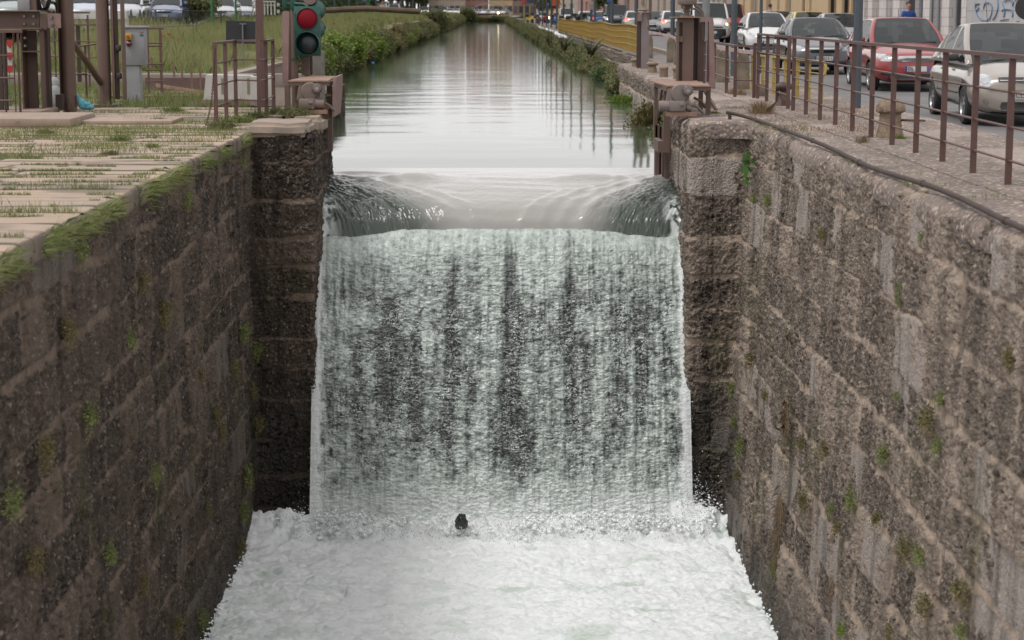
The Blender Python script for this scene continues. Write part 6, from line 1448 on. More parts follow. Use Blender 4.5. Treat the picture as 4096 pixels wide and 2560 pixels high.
def facade(label, pa, pb, h, wall, openings, name='building', z0=0.1, win=True, wincol=None, back=10, depth0=0.0):
    """slabs of facade from column pa (near, right) to pb (far); openings: (px_hi, px_lo, kind)"""
    ya, yb = yy(pa), yy(pb); g = thing(name, label, 'building', (FX, ya, 0)); x0 = FX + depth0
    b = MB(); b.bb(x0 + .35, x0 + back, ya + .01, yb - .01, 0, h); pt('wall', b, wall, g)
    b = MB(); last = ya; ops = sorted([(yy(a), yy(c), k) for a, c, k in openings])
    gz = 3.2
    for o0, o1, k in ops:
        if o0 > last + .02: b.bb(x0, x0 + .34, last, o0, .1, gz)
        last = max(last, o1)
    if last < yb: b.bb(x0, x0 + .34, last, yb, .1, gz)
    b.bb(x0 - .02, x0 + .345, ya + .003, yb - .003, gz + .003, h); pt('front', b, wall, g)
    for o0, o1, k in ops:
        mm = {'black': 'door_black', 'grey': 'door_grey', 'shut': 'shutter', 'glass': 'dkwin'}[k]
        b = MB(); b.bb(x0 + .22, x0 + .3, o0 + .001, o1 - .001, .11, gz); pt('door', b, M[mm], g)
        if k == 'shut':
            b = MB(); b.bb(x0 + .1, x0 + .215, o0, o1, .1, 1.45); b.bb(x0 + .1, x0 + .215, o0, o0 + .18, 1.46, gz); b.bb(x0 + .1, x0 + .215, o1 - .18, o1, 1.46, gz); pt('door_frame', b, M['door_black'], g)
    if win:
        k = 0; z = 4.6
        while z + 1.6 < h:
            y = ya + 1.2
            while y + 1.1 < yb:
                b = MB(); b.bb(x0 - .045, x0 - .022, y, y + 1.05, z, z + 1.6); w_ = pt('window', b, M['dkwin'], g)
                y += 3.0; k += 1
            z += 3.3
    b = MB(); b.bb(x0 - .35, x0 + back + .2, ya - .0, yb + .0, h + .002, h + .35); pt('roof', b, M['roof'], g)
    return g
facade('grey panelled building with blue graffiti at the right edge', 4500, 3848, 9, M['gtile'], [], win=False, depth0=-.0)
facade('white tiled building with dark doorways behind the tan and red cars', 3846, 3402, 11, M['wtile'],
       [(3826, 3815, 'grey'), (3815, 3778, 'black'), (3743, 3708, 'black'), (3673, 3644, 'black'), (3643, 3594, 'black'), (3592, 3580, 'grey'), (3554, 3538, 'grey'), (3537, 3527, 'grey'), (3500, 3487, 'grey'), (3486, 3472, 'grey'), (3456, 3440, 'grey')])
facade('cream plastered house with brown shuttered doors and black frames', 3400, 3215, 10, M['cream'],
       [(3400, 3388, 'shut'), (3382, 3352, 'shut'), (3330, 3298, 'shut'), (3232, 3222, 'grey')])
facade('plain cream facade behind the white hatchback', 3213, 2945, 10.5, M['cream'], [(3205, 3193, 'shut'), (3150, 3128, 'grey'), (3105, 3096, 'grey'), (3070, 3052, 'grey'), (3010, 2990, 'grey'), (2968, 2960, 'grey')])
facade('beige facade with many downpipes behind the white van', 2943, 2700, 11, M['beige'], [(2930, 2918, 'grey'), (2895, 2880, 'grey'), (2850, 2838, 'grey'), (2800, 2785, 'grey'), (2745, 2730, 'grey')])
facade('grey beige house left of the right gate column', 2698, 2560, 12, M['beige'], [(2680, 2672, 'grey'), (2655, 2645, 'grey'), (2630, 2622, 'grey'), (2600, 2590, 'grey'), (2580, 2574, 'glass')])
facade('pale pink house behind the dark grey van', 2558, 2470, 12, M['pinkpl'], [(2540, 2530, 'grey'), (2510, 2500, 'glass')])
facade('red brick building beyond the yellow fence', 2468, 2310, 13, M['brick'], [(2440, 2430, 'glass'), (2390, 2380, 'glass'), (2345, 2338, 'grey')])
facade('beige house with white shop front far down the right street', 2308, 2245, 14, M['beige'], [(2290, 2275, 'glass'), (2260, 2252, 'glass')])
facade('distant cream house on the right street beyond the orange sign', 2243, 2190, 14, M['cream'], [(2230, 2220, 'glass')])
facade('furthest grey house at the end of the right street', 2188, 2145, 14, M['pinkpl'], [], back=8)
# downpipes
for i, (px, l_) in enumerate(((3747, 'grey downpipe on the white facade right of the man in blue'), (3722, 'grey downpipe inside the dark doorway of the white facade'), (3819, 'pale downpipe where the graffiti wall meets the white facade'), (3018, 'downpipe on the plain cream facade'), (2868, 'downpipe on the beige facade behind the white van'), (2820, 'second downpipe on the beige facade'), (2760, 'downpipe nearest the right gate column'))):
    b = MB(); y = yy(px); b.cyl((FX - .12, y, .2), (FX - .12, y, 9), .065, 10); one('downpipe', b, M['cabinet'], l_, 'downpipe', 'downpipes on the right facades')
b = MB(); p = V(3683, 60, 57); b.cyl((p.x, 57, 0), (p.x, 57, 6), .055, 12); one('pole', b, M['grey_steel'], 'grey pole standing in front of the white facade, right of the man in blue', 'pole')
b = MB(); a = pr(3632, 75, 3676, 150, 60); b.bb(a[0], a[1], 60, 60.5, .15, a[3], bev=.03); one('utility_box', b, M['white_conc'], 'white utility box behind the roof of the red car', 'box')
b = MB(); a = pr(4068, 84, 4078, 92, 52); b.bb(a[0], a[1], 52, 52.1, a[2], a[3]); b.bb(a[0] + .03, a[1] + .06, 52.02, 52.08, .1, a[2]); one('marker', b, M['yellow2'], 'small yellow marker in front of the graffiti wall', 'marker')
b = MB(); p = V(4092, 30, 48); b.lathe([(.02, 0), (.3, .01), (.3, .05), (.02, .07)], (p.x + .1, 48, 1.6 + .12), 20, 0, Matrix.Rotation(math.pi / 2, 4, 'X')); b.cyl((p.x + .12, 48.1, .1), (p.x + .12, 48.1, 2.6), .03, 8); one('round_sign', b, M['dark_trim'], 'dark round road sign seen from behind at the right edge', 'sign')
# graffiti: blue sprayed lines on the grey panels
gm = mat('blue_spray', (.09, .22, .42), (.14, .28, .46), 9, .7)
strokes = [[(3880, 15), (3900, 14), (3885, 22), (3888, 43), (3900, 30)], [(3918, 38), (3922, 15), (3938, 10), (3950, 22), (3951, 50), (3944, 72), (3930, 82), (3912, 78), (3895, 62), (3888, 44)], [(3972, -5), (3975, 30), (3968, 60), (3955, 80)],
           [(3990, 8), (3998, 30), (4003, 50), (3998, 70)], [(3996, 5), (4018, -2), (4035, 8), (4032, 25)], [(3992, 48), (3996, 38), (4015, 36), (4032, 42), (4035, 60), (4032, 70)], [(3984, 85), (3998, 78), (4018, 76)], [(4035, -5), (4058, 2), (4072, 25)]]
g = thing('graffiti', 'blue sprayed graffiti loops on the grey panelled wall', 'graffiti', (FX, 56, 1.2))
def on_wall(px, py):
    Y = yy(px); return Vector((FX - .004 - .02, Y, V(px, py, Y).z))
for s in strokes:
    P = [on_wall(*q) for q in s]; Q = []
    for i in range(len(P) - 1):
        for k in range(6):
            t = k / 6; a = P[max(i - 1, 0)]; b_, c, d = P[i], P[i + 1], P[min(i + 2, len(P) - 1)]
            Q.append(.5 * ((2 * b_) + (c - a) * t + (2 * a - 5 * b_ + 4 * c - d) * t * t + (3 * b_ - a - 3 * c + d) * t ** 3))
    Q.append(P[-1]); b = MB()
    for a, c in zip(Q, Q[1:]):
        if (c - a).length > 1e-3: b.bar(a + Vector((0, 0, 0)), c, .008, .034, up=(1, 0, 0))
    pt('stroke', b, gm, g, None)
# signs far down the street
def signb(label, x0, y0, x1, y1, Y, c, post=True):
    g = thing('sign', label, 'sign', tuple(V((x0 + x1) / 2, y1, Y))); a = pr(x0, y0, x1, y1, Y)
    b = MB(); b.bb(a[0], a[1], Y, Y + .15, a[2], a[3]); pt('board', b, mat('sign_' + label.split()[0], c), g)
    if post: b = MB(); m_ = (a[0] + a[1]) / 2; b.bb(m_ - .1, m_ + .1, Y + .02, Y + .1, .2, a[2]); pt('post', b, M['yellow2'] if 'red' in label else M['pole'], g)
    return g
signb('orange vertical shop sign on the right street', 2205, -60, 2234, 24, 250, (.5, .1, .03), False)
signb('red and white shop sign at the end of the right street', 2085, -10, 2108, 18, 330, (.45, .08, .08))
signb('navy square sign right of the red and white one', 2106, -12, 2132, 13, 325, (.03, .04, .12))
signb('blue parking sign above the yellow fence', 2428, -12, 2446, 8, 150, (.02, .12, .45))
signb('pale grey square sign on a thin post near the motorbikes', 2357, 13, 2376, 38, 140, (.3, .29, .27))
signb('blue round sign behind the grey posts', 2187, 12, 2196, 22, 240, (.05, .2, .5))

# end of the canal
def endhouse(label, x0, x1, Y, h, wall, zroof=2, wins=4):
    X0, X1 = (x0 - 1961) / F * Y, (x1 - 1961) / F * Y; g = thing('building', label, 'building', ((X0 + X1) / 2, Y, .7))
    b = MB(); b.bb(X0, X1, Y, Y + 12, .7, h); pt('wall', b, wall, g)
    b = MB(); b.prism([(X0 - .4, h + .01), (X1 + .4, h + .01), (X1 - 2, h + zroof), (X0 + 2, h + zroof)], 'y', Y - .4, Y + 12.4); pt('roof', b, M['roof'], g)
    z = 1.6; n = 0
    while z + 1.7 < h:
        for k in range(wins):
            x = X0 + (X1 - X0) * (k + .5) / wins; b = MB(); b.bb(x - .55, x + .55, Y - .06, Y - .003, z, z + 1.7); pt('window', b, M['dkwin'] if (k + n) % 3 else M['door_grey'], g)
        z += 3.2; n += 1
endhouse('low beige building beyond the left bank, behind the far white vans', 1718, 1862, 505, 9.5, M['beige'], wins=7)
endhouse('red brick house behind the left half of the footbridge', 1864, 1954, 520, 15.5, M['brick'], wins=4)
endhouse('yellow house behind the right half of the footbridge', 1956, 2048, 515, 16.5, M['cream'], wins=5)
endhouse('grey house right of the yellow house at the end of the canal', 2049, 2140, 540, 14.5, M['pinkpl'], wins=4)
endhouse('tall pale house behind the beige building', 1780, 1858, 560, 16, M['pinkpl'], wins=4)
# footbridge
g = thing('footbridge', 'thin grey arched footbridge at the end of the canal', 'bridge', (.2, 472, 1))
X0, X1, zb_, zt_ = (1868 - 1961) / F * 472, (2042 - 1961) / F * 472, 1.75, 3.75
def arc(t, up=0): return Vector((X0 + (X1 - X0) * t, 472, zb_ + (zt_ - zb_ + up) * (1 - (2 * t - 1) ** 2) + up * .5))
b = MB(); 
for i in range(24): b.bar(arc(i / 24), arc((i + 1) / 24), 1.8, .22)
pt('deck', b, M['cabinet'], g)
for s in (-.85, .85):
    b = MB()
    for i in range(24): b.bar(arc(i / 24) + Vector((0, s, 1)), arc((i + 1) / 24) + Vector((0, s, 1)), .06, .06)
    pt('handrail', b, M['grey_steel'], g)
b = MB()
for i in range(25):
    for s in (-.85, .85): b.bar(arc(i / 24) + Vector((0, s, 0)), arc(i / 24) + Vector((0, s, 1)), .04, .04)
pt('balusters', b, M['grey_steel'], g)
for s in (-1, 1): b = MB(); x = X0 if s < 0 else X1; b.bb(x - .5, x + .5, 471, 473, -.9, zb_); pt('abutment', b, M['concrete'], g)
one('quay_wall', MB().bb(-6.8, 5.4, 484.5, 486.3, -1.2, .9), M['dirt_conc'], 'wall closing the canal at its far end below the cross street', 'wall')
# left bank wall
bm_ = tile_mat('bank_bricks', (.24, .17, .14), .3, .09, (.2, .16, .14)); b = MB()
for a, c in zip([46.5, 60, 95, 130], [60, 95, 130, 484]): b.prism([(-6.55, -1.2), (-6.12, -1.2), (-6.18, zg(-6.3, a + .1) + .1), (-6.55, zg(-6.3, a + .1) + .1)], 'y', a, c)
one('bank_wall', b, bm_, 'low crumbling reddish wall holding the left bank of the canal', 'wall')

# left background furniture
g = thing('concrete_frame', 'whitewashed concrete post and rail frame behind the round posts', 'frame', (-14, 70, .6)); Y = 70
b = MB(); pbox(b, 292, 44, 507, 76, Y, .35); pt('rail', b, M['white_conc'], g)
for x in (300, 330, 497): b = MB(); pbox(b, x, 76, x + 14, 132, Y + .05, .25); pt('leg', b, M['white_conc'], g)
def wire():
    t = NT('wire_mesh'); return mat('wire', (.05, .055, .05), None, 3, .6)
wm = wire(); Y = 94
g = thing('wire_fence', 'dark wire mesh fence with diagonal struts at the far edge of the meadow', 'fence', (-13.5, 94, .6))
for x, w_ in ((497, 3), (645, 2), (768, 2), (884, 8), (901, 3), (1009, 3)): b = MB(); pbox(b, x - w_ / 2, 42, x + w_ / 2, 140, Y, .06); pt('post', b, wm, g)
b = MB(); b.bar(V(495, 36, Y), V(1012, 48, Y), .05, .04); pt('top_rail', b, wm, g)
b = MB()
for x0, y0, x1, y1 in ((660, 68, 765, 108), (770, 108, 898, 62), (905, 62, 960, 105)): b.bar(V(x0, y0, Y), V(x1, y1, Y), .04, .04)
pt('strut', b, wm, g)
b = MB()
for k in range(90): x = 500 + k * 5.7; b.bar(V(x, 42, Y + .03), V(x, 132, Y + .03), .008, .008)
for k in range(13): b.bar(V(497, 42 + k * 7, Y + .03), V(1010, 50 + k * 7, Y + .03), .008, .008)
pt('mesh_wire', b, wm, g)
for i, x in enumerate((524, 560, 592, 622)):
    b = MB(); Yk = 84
    b.bar(V(x, 38, Yk), V(x - 8, 98, Yk), .06, .05); b.bar(V(x, 38, Yk + .08), V(x + 8, 98, Yk + .08), .06, .05)
    one('trestle', b, mat('trestle_steel', (.12, .12, .11), (.08, .08, .08)) if i == 0 else bpy.data.materials['trestle_steel'], ['leftmost', 'second from the left', 'second from the right', 'rightmost'][i] + ' of the dark A-shaped trestles under the parked cars', 'trestle', 'dark A-shaped trestles')
for i, (x, Y) in enumerate(((848, 92), (943, 92))): 
    b = MB(); p = V(x, 40, Y); b.cyl((p.x, Y, .4), (p.x, Y, 5), .055, 10); one('pole', b, M['gpole'], ['left', 'right'][i] + ' one of the two bright green poles by the wire fence', 'pole', 'green poles by the wire fence')
pb = 'white posts and rails of the old balustrade'
for i, (x0, x1) in enumerate(((1011, 1050), (1058, 1098))):
    g = thing('balustrade', ['white balustrade panel mostly hidden by the tall brown post', 'white balustrade panel between the tall brown post and the striped post'][i], 'balustrade', tuple(V((x0 + x1) / 2, 56, 120)), 0, pb); Y = 120
    for x in (x0, x0 + 12, x0 + 26, x1): b = MB(); pbox(b, x - 3, 6, x + 3, 60, Y, .2); pt('baluster', b, M['white_conc'], g)
    b = MB(); pbox(b, x0 - 4, 3, x1 + 4, 9, Y - .03, .26); pbox(b, x0 - 3, 19, x1 + 3, 22, Y - .01, .18); pt('rail', b, M['white_conc'], g)
for i, x in enumerate((1114, 1280)):
    g = thing('striped_post', ['black and white striped post left of the traffic light', 'black and white striped post right of the traffic light'][i], 'post', tuple(V(x, 55, 130)), 0, 'striped posts'); Y = 130; b = MB(); c = MB()
    p = V(x, 60, Y)
    for k in range(10): (b if k % 2 else c).cyl((p.x, Y, .9 + k * .22), (p.x + .0, Y, .9 + k * .22 + .22), .09, 10)
    pt('white_bands', b, M['white_conc'], g); pt('black_bands', c, M['black'], g)
for i, (x, Y) in enumerate(((1338, 150), (1396, 190), (1430, 215), (1466, 160), (1505, 230), (1563, 250), (1606, 260), (1652, 300))):
    b = MB(); p = V(x, 40, Y); b.cyl((p.x, Y, .9), (p.x, Y, 7), .045 + Y / 4200, 8); one('street_post', b, M['pole'], 'slim grey post in front of the dark trees beyond the meadow', 'post', 'grey posts before the trees')
b = MB(); p = V(1476, 40, 165); b.cyl((p.x, 165, .9), (p.x, 165, 6), .06, 8); one('pole', b, M['gpole'], 'green pole among the grey posts before the dark trees', 'pole')
b = MB(); P = [V(px, py, 118) for px, py in ((1290, 42), (1340, 40), (1400, 36), (1470, 34), (1530, 38), (1600, 42), (1680, 46))]; b.tube(P, .17, 8)
one('earth_ridge', b, M['earth'], 'long low ridge of bare reddish earth at the top of the meadow', 'ridge')
# ------------------------------------------------------------------ vegetation
def leafcloud(n, ext, ls, seed, clumps=14, clump_r=.34, flat=.0, droop=0.0, shell=.5):
    """leaf-shaped quads in clumps inside an ellipsoid; returns (4n,3)"""
    rg = np.random.default_rng(seed); d = rg.normal(size=(clumps, 3)); d /= np.linalg.norm(d, axis=1)[:, None]
    c = d * (rg.uniform(shell, 1, clumps) ** .6)[:, None]; c[:, 2] = c[:, 2] * .9
    k = rg.integers(0, clumps, n); size = rg.uniform(.55, 1.25, clumps)[k]
    o = rg.normal(size=(n, 3)) * clump_r * .5 * size[:, None]; P = c[k] * (1 - clump_r * .5) + o; P = P * np.array(ext) * .92
    s = ls * rg.uniform(.55, 1.3, n); a = rg.normal(size=(n, 3)); a[:, 2] += droop * -1; a /= np.linalg.norm(a, axis=1)[:, None]
    b = np.cross(a, rg.normal(size=(n, 3))); b /= np.linalg.norm(b, axis=1)[:, None]; s = s[:, None]
    return np.stack([P, P + a * s * .5 + b * s * .32, P + a * s, P + a * s * .5 - b * s * .32], 1).reshape(-1, 3)
G_DARK = leafmat('leaves_dark', [(.03, .052, .02), (.05, .085, .03), (.08, .12, .045)])
G_MID = leafmat('leaves_mid', [(.06, .08, .028), (.105, .13, .042), (.16, .18, .065), (.18, .165, .075)])
G_LIME = leafmat('leaves_lime', [(.08, .13, .018), (.13, .2, .028), (.19, .25, .045)])
G_OLIVE = leafmat('leaves_olive', [(.1, .1, .034), (.15, .15, .05), (.21, .19, .075), (.18, .13, .06)])
G_GRASS = leafmat('grass_green', [(.1, .135, .034), (.16, .2, .055), (.24, .26, .095)])
G_EDGE = leafmat('grass_bright', [(.15, .22, .05), (.24, .31, .075), (.34, .38, .14), (.28, .27, .12)])
G_STRAW = leafmat('grass_straw', [(.19, .2, .075), (.3, .29, .13), (.42, .38, .2), (.21, .23, .09)])
G_DRY = leafmat('dry_stalks', [(.26, .18, .10), (.34, .24, .15), (.2, .14, .085)])
BARK = mat('bark', (.1, .07, .05), (.06, .045, .035), 6, .9, bump=.01)
def plant(name, label, cat, loc, me_crown, me_stem, mats, grp=None, sc=(1, 1, 1), rz=0, cn='foliage', sn='stem'):
    g = thing(name, label, cat, loc, rz, grp); g.scale = sc
    for nm, me, m_ in ((cn, me_crown, mats[0]), (sn, me_stem, mats[1])):
        if me is None: continue
        o = bpy.data.objects.new(nm, me); COL.objects.link(o); o.parent = g
        if not me.materials: me.materials.append(m_)
        else: o.material_slots[0].link = 'OBJECT'; o.material_slots[0].material = m_
    return g
def mesh_of(v, k):
    n = len(v) // k; me = bpy.data.meshes.new('m'); me.vertices.add(n * k); me.vertices.foreach_set("co", v.reshape(-1).astype(np.float32)); me.loops.add(n * k); me.loops.foreach_set("vertex_index", np.arange(n * k, dtype=np.int32))
    me.polygons.add(n); me.polygons.foreach_set("loop_start", np.arange(0, n * k, k, dtype=np.int32)); me.polygons.foreach_set("loop_total", np.full(n, k, np.int32)); me.update(calc_edges=True); return me
def stem_mesh(n, ext, r, seed, base=(0, 0, 0)):
    rg = random.Random(seed); b = MB()
    for i in range(n):
        a = rg.uniform(0, 6.28); e = Vector((math.cos(a) * ext[0] * rg.uniform(.3, .8), math.sin(a) * ext[1] * rg.uniform(.3, .8), ext[2] * rg.uniform(.9, 1.5)))
        m_ = e * .5 + Vector((rg.uniform(-.1, .1), rg.uniform(-.1, .1), .05)) * ext[2]; b.tube([Vector(base), Vector(base) + m_, Vector(base) + e], [r, r * .7, r * .3], 6)
    me = bpy.data.meshes.new('st'); b.bm.to_mesh(me); b.bm.free(); return me
# bushes
BV = []
for i in range(4):
    v = leafcloud(5200, (1.0, 1.0, .85), .105, 100 + i, clumps=34, clump_r=.4, droop=.3); v[:, 2] += .75; BV.append((mesh_of(v, 4), stem_mesh(7, (.8, .8, .8), .02, i)))
def bush(x, y, z, sx, sy, sz, mt, i, label, grp, rz=None):
    return plant('bush', label, 'bush', (x, y, z), BV[i % 4][0], BV[i % 4][1], (mt, BARK), grp, (sx, sy, sz), random.uniform(0, 6.3) if rz is None else rz)
lb = 'bushes along the left bank'; rg = random.Random(4)
mats_ = [G_MID, G_MID, G_OLIVE, G_LIME, G_MID, G_OLIVE]
y = 62; k = 0; nlab = 0
GEN_L = 'bush in the green tangle overhanging the water along the left bank'; GEN_R = 'bush in the green tangle between the canal and the yellow fence'
while y < 478:
    s = 1 + max(0, (y - 90)) / 150; s = min(s, 2.6); h = rg.uniform(.62, 1.0)
    m_ = mats_[k % 6]
    bush(-6.0 + rg.uniform(-.35, .15), y, -.85, .75 * rg.uniform(.8, 1.2), 1.5 * s * .8, h * rg.uniform(.85, 1.15) * (1 + .1 * s), m_, k, GEN_L, lb, 0 if k % 2 else math.pi)
    y += 1.25 * s * rg.uniform(.8, 1.15); k += 1
# named standouts on the left bank
bush(-6.1, 72.5, -.55, 1.15, 1.6, .95, G_LIME, 1, 'bright yellow green bush right behind the traffic light', lb)
bush(-6.2, 78.5, -.4, 1.0, 1.6, .85, G_LIME, 2, 'lime green bush left of the dark gap in the left bank', lb)
bush(-5.9, 93, -.75, .85, 1.3, 1.05, G_LIME, 3, 'round lime bush leaning over a dark hollow above the blue scrap', lb)
bush(-5.85, 90.5, -.85, .7, .8, .6, G_DARK, 3, 'dark bush shadowing the water beside the round lime bush', lb)
bush(-6.0, 210, -.6, 1.1, 2, 1.75, G_MID, 0, 'tall leafy shrub sticking up halfway along the left bank', lb)
bush(-5.2, 440, -.6, 2.6, 4, 2.3, G_MID, 1, 'large dark bush where the left bank meets the footbridge', lb)
for i in range(6): bush(-4.6 + i * 1.75, 483.2, -.9, 1.5, 1.4, 1.15, [G_DARK, G_MID, G_OLIVE][i % 3], i, 'bush in the row closing the far end of the canal', 'bushes at the far end of the canal')
rb = 'bushes along the right bank'
y = 57.5; k = 0
while y < 478:
    s = 1 + max(0, (y - 80)) / 140; s = min(s, 2.6)
    off = float(np.interp(y, [57, 62, 80, 140], [4.55, 4.4, 4.25, 4.0]))
    bush(off + rg.uniform(-.2, .2), y, -.88, .68 * rg.uniform(.8, 1.2), 1.25 * s * .8, float(np.interp(y, [57, 80, 140, 300], [.42, .5, .74, .95])) * rg.uniform(.75, 1.15), [G_MID, G_OLIVE, G_MID, G_DARK, G_OLIVE][k % 5], k, GEN_R, rb, 0)
    y += 1.25 * s * rg.uniform(.85, 1.2); k += 1
bush(3.75, 56.8, -1.0, .5, .9, .55, G_MID, 2, 'dense green bush at the water below the corner of the right quay', rb)
bush(3.5, 50.5, -1.1, .25, .7, .42, G_LIME, 1, 'yellow green bush hugging the right quay wall', rb)
bush(3.45, 41, -1.15, .2, .9, .62, G_OLIVE, 0, 'olive bush growing on the right quay wall near the platform', rb)
bush(3.42, 36.2, -1.15, .2, .7, .6, G_MID, 3, 'green bush at the foot of the right platform', rb)
bush(3.4, 33, -1.15, .2, .4, .4, G_OLIVE, 2, 'small bush on the water line behind the right gate guide', rb)
# spiky shrub (feathered leaves)
for i, (px, Y, z0, hh) in enumerate(((2255, 88, -.2, 1.15), (2360, 74, -.1, .85), (2195, 108, -.3, 1.3))):
    x = cz(px, Y); rg2 = np.random.default_rng(i + 40); V_ = []
    for s_ in range(9):
        a = rg2.uniform(0, 6.28); top = np.array([math.cos(a) * .45, math.sin(a) * .45, hh * rg2.uniform(.6, 1)])
        for q in np.linspace(.25, 1, 16):
            c = top * q * np.array([q, q, 1]); 
            for sgn in (-1, 1):
                dr = np.array([-math.sin(a) * sgn, math.cos(a) * sgn, -.25]) * .16; w_ = np.array([math.cos(a), math.sin(a), .2]) * .035
                V_ += [c, c + dr * .5 + w_, c + dr, c + dr * .5 - w_]
    plant('shrub', ['feathery shrub rising in front of the yellow fence', 'second feathery shrub nearer the blue column, before the fence', 'feathery shrub further along the yellow fence'][i], 'shrub', (x, Y, z0), mesh_of(np.array(V_), 4), stem_mesh(6, (.4, .4, hh * .7), .015, i), (G_MID, BARK))

# trees beyond the left road
TV = []
for i in range(3):
    v = leafcloud(9000, (4.6, 4.6, 5.2), .62, 300 + i, clumps=60, clump_r=.30, droop=.2, shell=.35); v[:, 2] += 7.6
    b = MB(); b.tube([(0, 0, 0), (.1, 0, 2.5), (0, .1, 6), (.1, 0, 9)], [.32, .26, .18, .06], 10)
    for a in range(7):
        t = a * .9; b.tube([(0, 0, 2.6 + a * .6), (1.4 * math.cos(t), 1.4 * math.sin(t), 4.4 + a * .6), (2.9 * math.cos(t), 2.9 * math.sin(t), 6 + a * .55)], [.14, .09, .03], 7)
    me = bpy.data.meshes.new('tr'); b.bm.to_mesh(me); b.bm.free(); TV.append((mesh_of(v, 4), me))
v = leafcloud(5200, (3.4, 3.4, 1.9), .42, 330, clumps=36, clump_r=.4, shell=.4); v[:, 2] += 1.5; HEDGE = (mesh_of(v, 4), stem_mesh(8, (2, 2, 1.6), .05, 3))
y = 96; k = 0
while y < 640:
    plant('tree', 'broad dark green tree in the row beyond the left road', 'tree', (float(np.interp(y, [90, 300, 480, 640], [-27, -25, -19.5, -19])) + rg.uniform(-1.2, 1.2), y, .95), TV[k % 3][0], TV[k % 3][1], (G_DARK, BARK), 'trees beyond the left road', (1.05, 1.1, rg.uniform(1.0, 1.35)), rg.uniform(0, 6), 'crown', 'trunk')
    y += 9.5; k += 1
y = 112; k = 0
while y < 500:
    plant('shrub', 'dark bushy undergrowth clump below the trees', 'shrub', (-24 + rg.uniform(-.6, .6), y, .75), HEDGE[0], HEDGE[1], (G_DARK, BARK), 'undergrowth below the trees', (.9, 1.3, rg.uniform(.8, 1.1)), rg.uniform(0, 6)); y += 8; k += 1
plant('shrub', 'green shrub standing between the blue car and the silver saloon', 'shrub', (cz(770, 104), 104, .9), HEDGE[0], HEDGE[1], (G_MID, BARK), None, (.45, .45, .8))
for i, (px, Y) in enumerate(((2165, 330), (2205, 300), (2420, 215))):
    plant('tree', ['street tree behind the navy sign', 'street tree behind the orange sign', 'small street tree behind the red brick building front'][i], 'tree', (cz(px, Y) , Y, .2), TV[i][0], TV[i][1], (G_MID, BARK), 'street trees on the right', (.35, .35, .5), 0, 'crown', 'trunk')

# ---- grass: blades as bent two-piece strips
def blades(P, h, lean, wd, seed):
    """P (n,3) roots, h (n,), lean (n,3) tip offset -> (6n... ) triangles"""
    rg = np.random.default_rng(seed); n = len(P); a = rg.uniform(0, 2 * np.pi, n); w_ = np.stack([np.cos(a), np.sin(a) * .4, np.zeros(n)], 1) * np.reshape(wd, (-1, 1)) if np.ndim(wd) else np.stack([np.cos(a), np.sin(a) * .4, np.zeros(n)], 1) * wd
    up = np.zeros((n, 3)); up[:, 2] = 1; m_ = P + up * (h * .55)[:, None] + lean * .3; t = P + up * (h * (1 - .0))[:, None] + lean
    return np.stack([P - w_, P + w_, m_ + w_ * .8, t, m_ - w_ * .8], 1).reshape(-1, 3)
def grass(name, label, P, h, lean, wd, m_, seed=1, kind='stuff'):
    return tag(rawmesh(name, blades(P, h, lean, wd, seed), 5, m_), label, None, None, kind)
zgv = np.vectorize(zg)
def meadow():
    rg = np.random.default_rng(12); bands = [(44.8, 62, 26000, .0035, .32, .62), (60, 100, 34000, .006, .38, .7), (98, 170, 26000, .011, .4, .7), (165, 470, 22000, .022, .45, .75)]
    Ps, hs, ws = [], [], []
    for y0, y1, n, wd, h0, h1 in bands:
        y = rg.uniform(y0, y1, n); xl = np.where(y < 95, -12.5 - 6 * 0, -13.9); xl = np.maximum(xl, -y * .26); x = -6.5 - (np.abs(xl) - 6.5) * rg.uniform(0, 1, n)
        keep = fbm(x * .5, y * .3, 3, 5) > .3; x, y = x[keep], y[keep]
        Ps.append(np.stack([x, y, zgv(x, y) - .02], 1)); hs.append(rg.uniform(h0, h1, len(x)) * (.6 + .8 * fbm(x * .3, y * .15, 3, 9)) * np.where(y < 50, .7, 1)); ws.append(np.full(len(x), wd))
    P = np.concatenate(Ps); h = np.concatenate(hs); wd = np.concatenate(ws); n = len(P); lean = rg.normal(0, .13, (n, 3)); lean[:, 2] *= .3
    gsel = (fbm(P[:, 0] * .45, P[:, 1] * .2, 3, 33) + rg.normal(0, .07, n)) < .47
    grass('grass', 'tall green meadow grass on the left bank', P[gsel], h[gsel] * .85, lean[gsel], wd[gsel] * 1.3, G_GRASS)
    grass('grass', 'pale ripe straw coloured grass heads in the left meadow', P[~gsel], h[~gsel], lean[~gsel], wd[~gsel], G_STRAW)
meadow()
# more meadow wedge left of the fence and around the rods
def patch(name, label, x0, x1, y0, y1, n, h0, h1, wd, m_, zf, thr=.45, f=1.2, seed=1, lean=.05):
    rg = np.random.default_rng(seed); x = rg.uniform(x0, x1, n); y = rg.uniform(y0, y1, n); k = fbm(x * f, y * f, 4, seed) > thr; x, y = x[k], y[k]
    P = np.stack([x, y, zf(x, y)], 1); l = rg.normal(0, lean, (len(x), 3)); return grass(name, label, P, rg.uniform(h0, h1, len(x)), l, wd, m_, seed)
patch('grass', 'rough grass around the rusty rods behind the quay', -12, -4.2, 33.6, 43.9, 24000, .05, .2, .004, G_GRASS, zgv, .47, .7, 3)
patch('grass', 'meadow grass left of the sign behind the gate frame', -18, -8, 44.8, 92, 22000, .3, .6, .006, G_STRAW, zgv, .3, .3, 4, .1)
